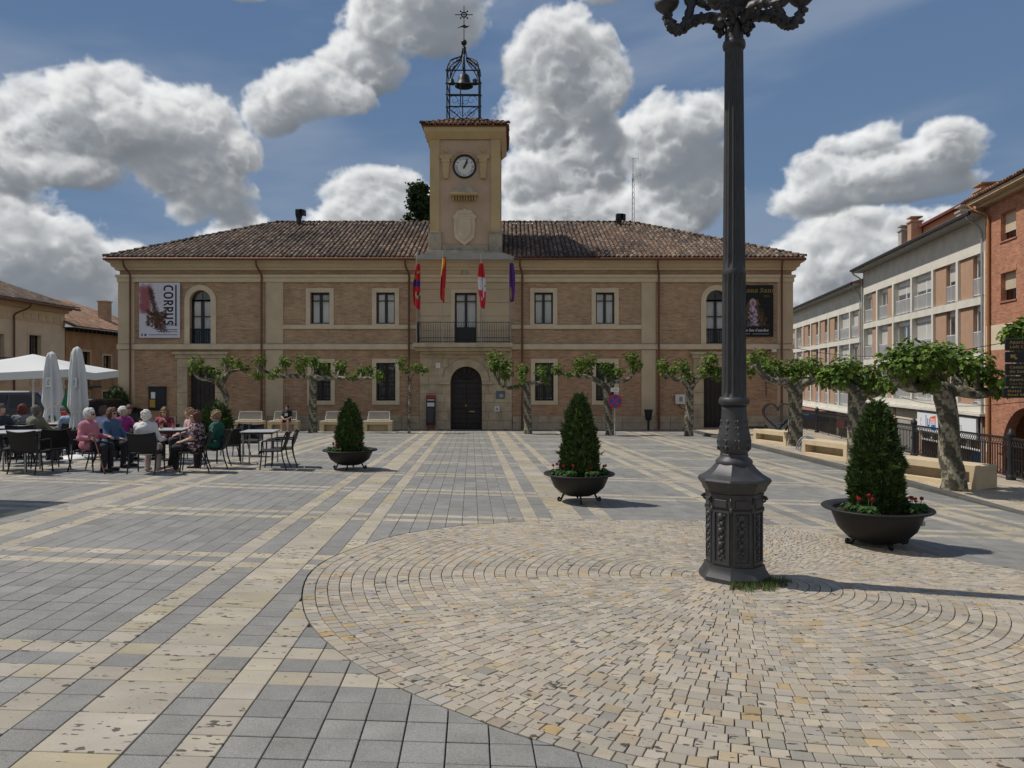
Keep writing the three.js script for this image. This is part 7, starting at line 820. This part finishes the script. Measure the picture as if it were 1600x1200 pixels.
  // hair: swollen skull shell kept off the face
  const hF = capField([[R(V(0, .045, -.018)), R(V(0, .065, -.03)), o.cap ? .098 : .108, .104], ...(o.long ? [[R(V(-.07, .0, -.03)), R(V(-.07, -.09, -.03)), .045, .03], [R(V(.07, .0, -.03)), R(V(.07, -.09, -.03)), .045, .03], [R(V(0, 0, -.06)), R(V(0, -.09, -.07)), .06, .045]] : [[R(V(0, 0, -.055)), R(V(0, -.05, -.06)), .06, .042]])], 0, .03), inv = (x, y, z) => V(x, y, z).sub(hd).applyAxisAngle(V(0, 1, 0), -tr), lo = hd.clone().addScalar(-.19), hi = hd.clone().addScalar(.19);
  M('hair', nets((x, y, z) => { const p = inv(x, y, z), face = Math.max(.045 - p.z, p.y - .068); const w = .026 * (vn(x * 34 + 70, y * 38 + z * 30 + 50, 4096, 5) - .5) + .014 * (vn(x * 90 + z * 60 + 70, y * 60 + 50, 4096, 6) - .5); return Math.max(hF(x, y, z) + w, -face); }, lo, hi, .0105), cl(o.hair, .75), t);
  if (o.glasses) M('sunglasses', [cbox(.054, .034, .012, 0, 0, 0, .006), cbox(.054, .034, .012, .062, 0, 0, .006), cbox(.02, .006, .008, .031, .006, 0, .002), cbox(.005, .006, .09, -.027, .004, -.045, .002), cbox(.005, .006, .09, .089, .004, -.045, .002)].map(g => g.translate(-.031, .018, .094).applyMatrix4(new THREE.Matrix4().makeRotationY(tr)).translate(hd.x, hd.y, hd.z)), m.black, t); else M('eyes', [-1, 1].map(s => sph(.011, s * .031, .014, .082, 1.2, .7, .6, 8, 6).applyMatrix4(new THREE.Matrix4().makeRotationY(tr)).translate(hd.x, hd.y, hd.z)), m.dark, t);
  if (o.cap) M('cap', [lathe([[0, .14], [.07, .13], [.112, .08], [.12, .05], [.116, .045], [.1, .06], [0, .11]], 18, hd.x, hd.y, hd.z), fin(mv(new THREE.CylinderGeometry(.1, .1, .012, 18, 1, false, -1.2, 2.4), hd.x, hd.y + .055, hd.z + .055, tr))], cl(o.cap), t);
  if (o.print) M('shirt_print', cbox(.15, .14, .012, 0, sy + .40, .095, .004, 0, -.08), m.offWhite, t);
  return [t, hands.map(h => h[0])];
}
const dots = tex(256, 256, .28, (i, j, u, v) => { const a = fbm(u * 9, v * 9, 3, 9, 7); return a > .54 ? lin3(.42, .28, .30, 1) : a > .48 ? lin3(.10, .06, .07, 1) : lin3(.03, .022, .026, 1); }), redPat = tex(256, 256, .3, (i, j, u, v) => { const a = fbm(u * 8, v * 8, 3, 8, 17); return a > .52 ? lin3(.40, .04, .07, 1) : lin3(.07, .03, .04, 1); }), denimT = tex(256, 256, .25, (i, j, u, v) => lin3(.055, .11, .19, .6 + .9 * fbm(u * 12, v * 12, 4, 12, 27)));
const W8 = [.60, .59, .56], BRN = [.11, .05, .025];
{ // the walking stick belongs to the woman in pink
  const [t, hs] = person('white haired woman in pink cardigan and sunglasses holding a walking stick', 'pink', { top: [.46, .17, .22], legs: [.018, .018, .024], hair: W8, glasses: 1, arms: ['rest', 'rest'], build: 1.12, turn: .15 });
  const p = hs[0].clone().multiplyScalar(PP).applyAxisAngle(V(0, 1, 0), t.rotation.y).add(t.position), foot = V(p.x + .38, gy(p.x + .38, -p.z - .2) , p.z + .22), s = T('walking_stick', 'brown walking stick held by the woman in pink', 'walking stick', foot.toArray()), top = V(p.x, p.y, p.z).sub(foot).add(V(.07, .02, .02)); M('shaft', rod(V(0, 0, 0), top, .011, .011), m.rust, s); M('handle', tube([top, top.clone().add(V(-.03, .06, 0)), top.clone().add(V(-.09, .05, 0)), top.clone().add(V(-.11, .0, 0))], .013, 14, 7), m.rust, s); M('ferrule', cyl(.016, .018, .04, 0, 0, 0, 10), m.dark, s);
}
person('woman with brown hair and sunglasses in a blue denim jacket', 'denim', { pattern: denimT, legs: [.012, .012, .016], hair: BRN, glasses: 1, arms: 'lap', build: 1.12, long: 1 });
person('white haired woman in magenta reaching out one arm', 'mag', { top: [.26, .02, .16], legs: [.03, .02, .03], hair: W8, arms: ['lap', 'reach'], build: 1.05, sleeve: .4 });
person('white haired woman in a white jacket with her back to the camera', 'back', { top: [.60, .58, .57], legs: [.42, .33, .30], hair: [.66, .64, .58], arms: ['rest', 'table'], build: 1.15, feet: .3, shoes: [.4, .28, .26] });
person('woman in red patterned top and sunglasses facing the camera', 'front', { pattern: redPat, legs: [.02, .02, .025], hair: [.17, .09, .04], glasses: 1, arms: ['table', 'chin'], long: 1 });
person('woman with reddish hair in a dark patterned blouse, legs crossed', 'pat', { pattern: dots, legs: [.012, .012, .014], hair: [.10, .035, .02], glasses: 1, arms: 'lap', build: 1.08, cross: 1, long: 1, sleeve: .4, shoes: [.3, .24, .2], turn: .2 });
person('woman with light brown hair in a pale pink blouse behind the patterned blouse', 'blouse', { top: [.52, .33, .32], legs: [.03, .03, .04], hair: [.24, .14, .07], arms: 'lap' });
person('woman in a green cardigan at the right of the group', 'green', { top: [.012, .09, .065], legs: [.015, .015, .02], hair: [.25, .17, .08], glasses: 1, arms: 'lap', build: 1.05 });
person('grey haired man in an olive shirt with his back to the camera', 'olive', { top: [.15, .15, .10], legs: [.05, .06, .08], hair: [.13, .11, .10], arms: 'table', build: 1.15, skin: 1 });
person('red haired woman in a grey top at the left', 'red', { top: [.2, .2, .21], legs: [.02, .02, .025], hair: [.13, .03, .02], arms: 'table', long: 1 });
person('person in a pale lavender shirt with back turned behind the pink cardigan', 'lav', { top: [.50, .48, .60], legs: [.03, .04, .07], hair: [.08, .06, .05], arms: 'table', lean: .12 });
person('person in blue jeans half hidden by the closed parasol', 'jeans', { top: [.28, .38, .5], legs: [.045, .065, .13], hair: [.06, .04, .03], arms: 'lap' });
person('dark clothed person cut by the left picture edge', 'edge', { top: [.03, .035, .05], legs: [.02, .02, .025], hair: [.05, .04, .035], arms: 'table' });
{ const p = og(201, 700), c = cp(chair0, 'chair of the man in the cap behind the women', p, .3); void c; person('man in a brown cap and dark jacket seated behind the women', null, { at: p, ry: .3, top: [.022, .02, .022], legs: [.02, .02, .022], hair: [.1, .09, .08], cap: [.12, .05, .035], arms: 'rest', skin: 1 }); }
{ const d = 34.0, x = (449 - 800) * d / F, p = on(x, d); person('boy in a black printed T-shirt and shorts sitting on a stone bench', null, { at: [p[0], p[1], p[2] + .1], ry: .05, seat: .48, top: [.014, .014, .016], legs: [.03, .03, .035], shorts: 1, hair: [.02, .015, .012], sleeve: .3, arms: 'lap', print: 1, feet: .4, shoes: [.4, .4, .4], apart: .06 }); }
// ---------- cars parked on the left
function car(label, pos, ry, body, tall) {
  const t = T('parked_car', label, 'car', pos, ry, 'cars parked beyond the café'), H = tall ? 1.72 : 1.45, pts = [[-2.1, .32], [-2.15, .75], [-2.05, .98], [-1.7, 1.02], [-1.35, H - .08], [-.9, H], [.5, H], [.75, H - .05], [1.35, 1.06], [2.05, .9], [2.15, .6], [2.1, .32]], s = shp(pts); for (const cx of [-1.3, 1.35]) { const h = new THREE.Path(); for (let i = 0; i <= 16; i++) { const a = i / 16 * Math.PI, X = cx + .38 * Math.cos(a), Y = .325 + .38 * Math.sin(a); i ? h.lineTo(X, Y) : h.moveTo(X, Y); } h.closePath(); s.holes.push(h); }
  const paint = new THREE.MeshPhysicalMaterial({ color: new THREE.Color().setRGB(...body), roughness: .3, clearcoat: 1, clearcoatRoughness: .08 }); const g = ext(s, 1.6, 0, 0, -.8, .06); const p = g.attributes.position; for (let i = 0; i < p.count; i++) if (p.getY(i) > 1.0) p.setZ(i, p.getZ(i) * (1 - .2 * (p.getY(i) - 1.0) / .6)); g.computeVertexNormals(); M('body_shell', g, paint, t);
  const gl = m.black, q = (a) => ext(shp(a), .012, 0, 0, 0); for (const z of [-1, 1]) { const w1 = q([[-1.25, 1.06], [-1.0, H - .12], [-.25, H - .1], [-.25, 1.06]]), w2 = q([[-.15, 1.06], [-.15, H - .1], [.5, H - .1], [1.08, 1.06]]); for (const w of [w1, w2]) { w.rotateX(-z * .2); w.translate(0, .03 * 0, z * (.87 + .01) - z * .0); M('side_window', w.translate(0, .02, z > 0 ? .16 : -.16), gl, t); } }
  M('windscreen', box(.03, H - 1.1, 1.3, 1.04, (H + 1.02) / 2, 0, 0, 0, .95), gl, t); M('rear_window', box(.03, H - 1.15, 1.25, -1.54, (H + 1.0) / 2, 0, 0, 0, -.5), gl, t); for (const [x, z] of [[-1.3, .8], [-1.3, -.8], [1.35, .8], [1.35, -.8]]) { const W = M('wheel', cyl(.32, .32, .2, 0, -.1, 0, 22).rotateX(Math.PI / 2).translate(x, .32, z), m.dark, t); M('rim', cyl(.2, .2, .02, 0, 0, 0, 16).rotateX(Math.PI / 2).translate(x, .32, z + Math.sign(z) * .11), m.pipeGrey, W); }
  for (const z of [-.62, .62]) { M('tail_light', cbox(.05, .2, .24, -2.17, .84, z, .02), mat([.35, .012, .01], .3), t); M('headlight', cbox(.06, .14, .3, 2.16, .74, z, .02), m.pipeGrey, t); } return t;
}
{ const P = (px, d) => on((px - 800) * d / F, d); car('dark tall car parked at the left edge behind the café', P(35, 30), .2, [.008, .009, .012], 1); car('black car with red lights parked left of the hall corner', P(150, 34), 1.35, [.007, .007, .008], 0); car('dark red car parked behind the closed parasols', P(95, 33), 1.2, [.05, .006, .01], 0); }
{ const p = og(92, 688), t = T('orange_chair', 'orange chair back showing behind the snack table', 'chair', p, .3); M('seat', cbox(.45, .04, .42, 0, .44, 0), m.iron, t); M('backrest', cbox(.5, .38, .04, 0, .75, -.2, .02), mat([.5, .07, .02], .6), t); for (const [a, b] of [[-1, 1], [1, 1], [-1, -1], [1, -1]]) M('leg', bar(a * .2, 0, b * .18, a * .2, .43, b * .18, .015), m.iron, t); }

renderer.render(scene, camera);
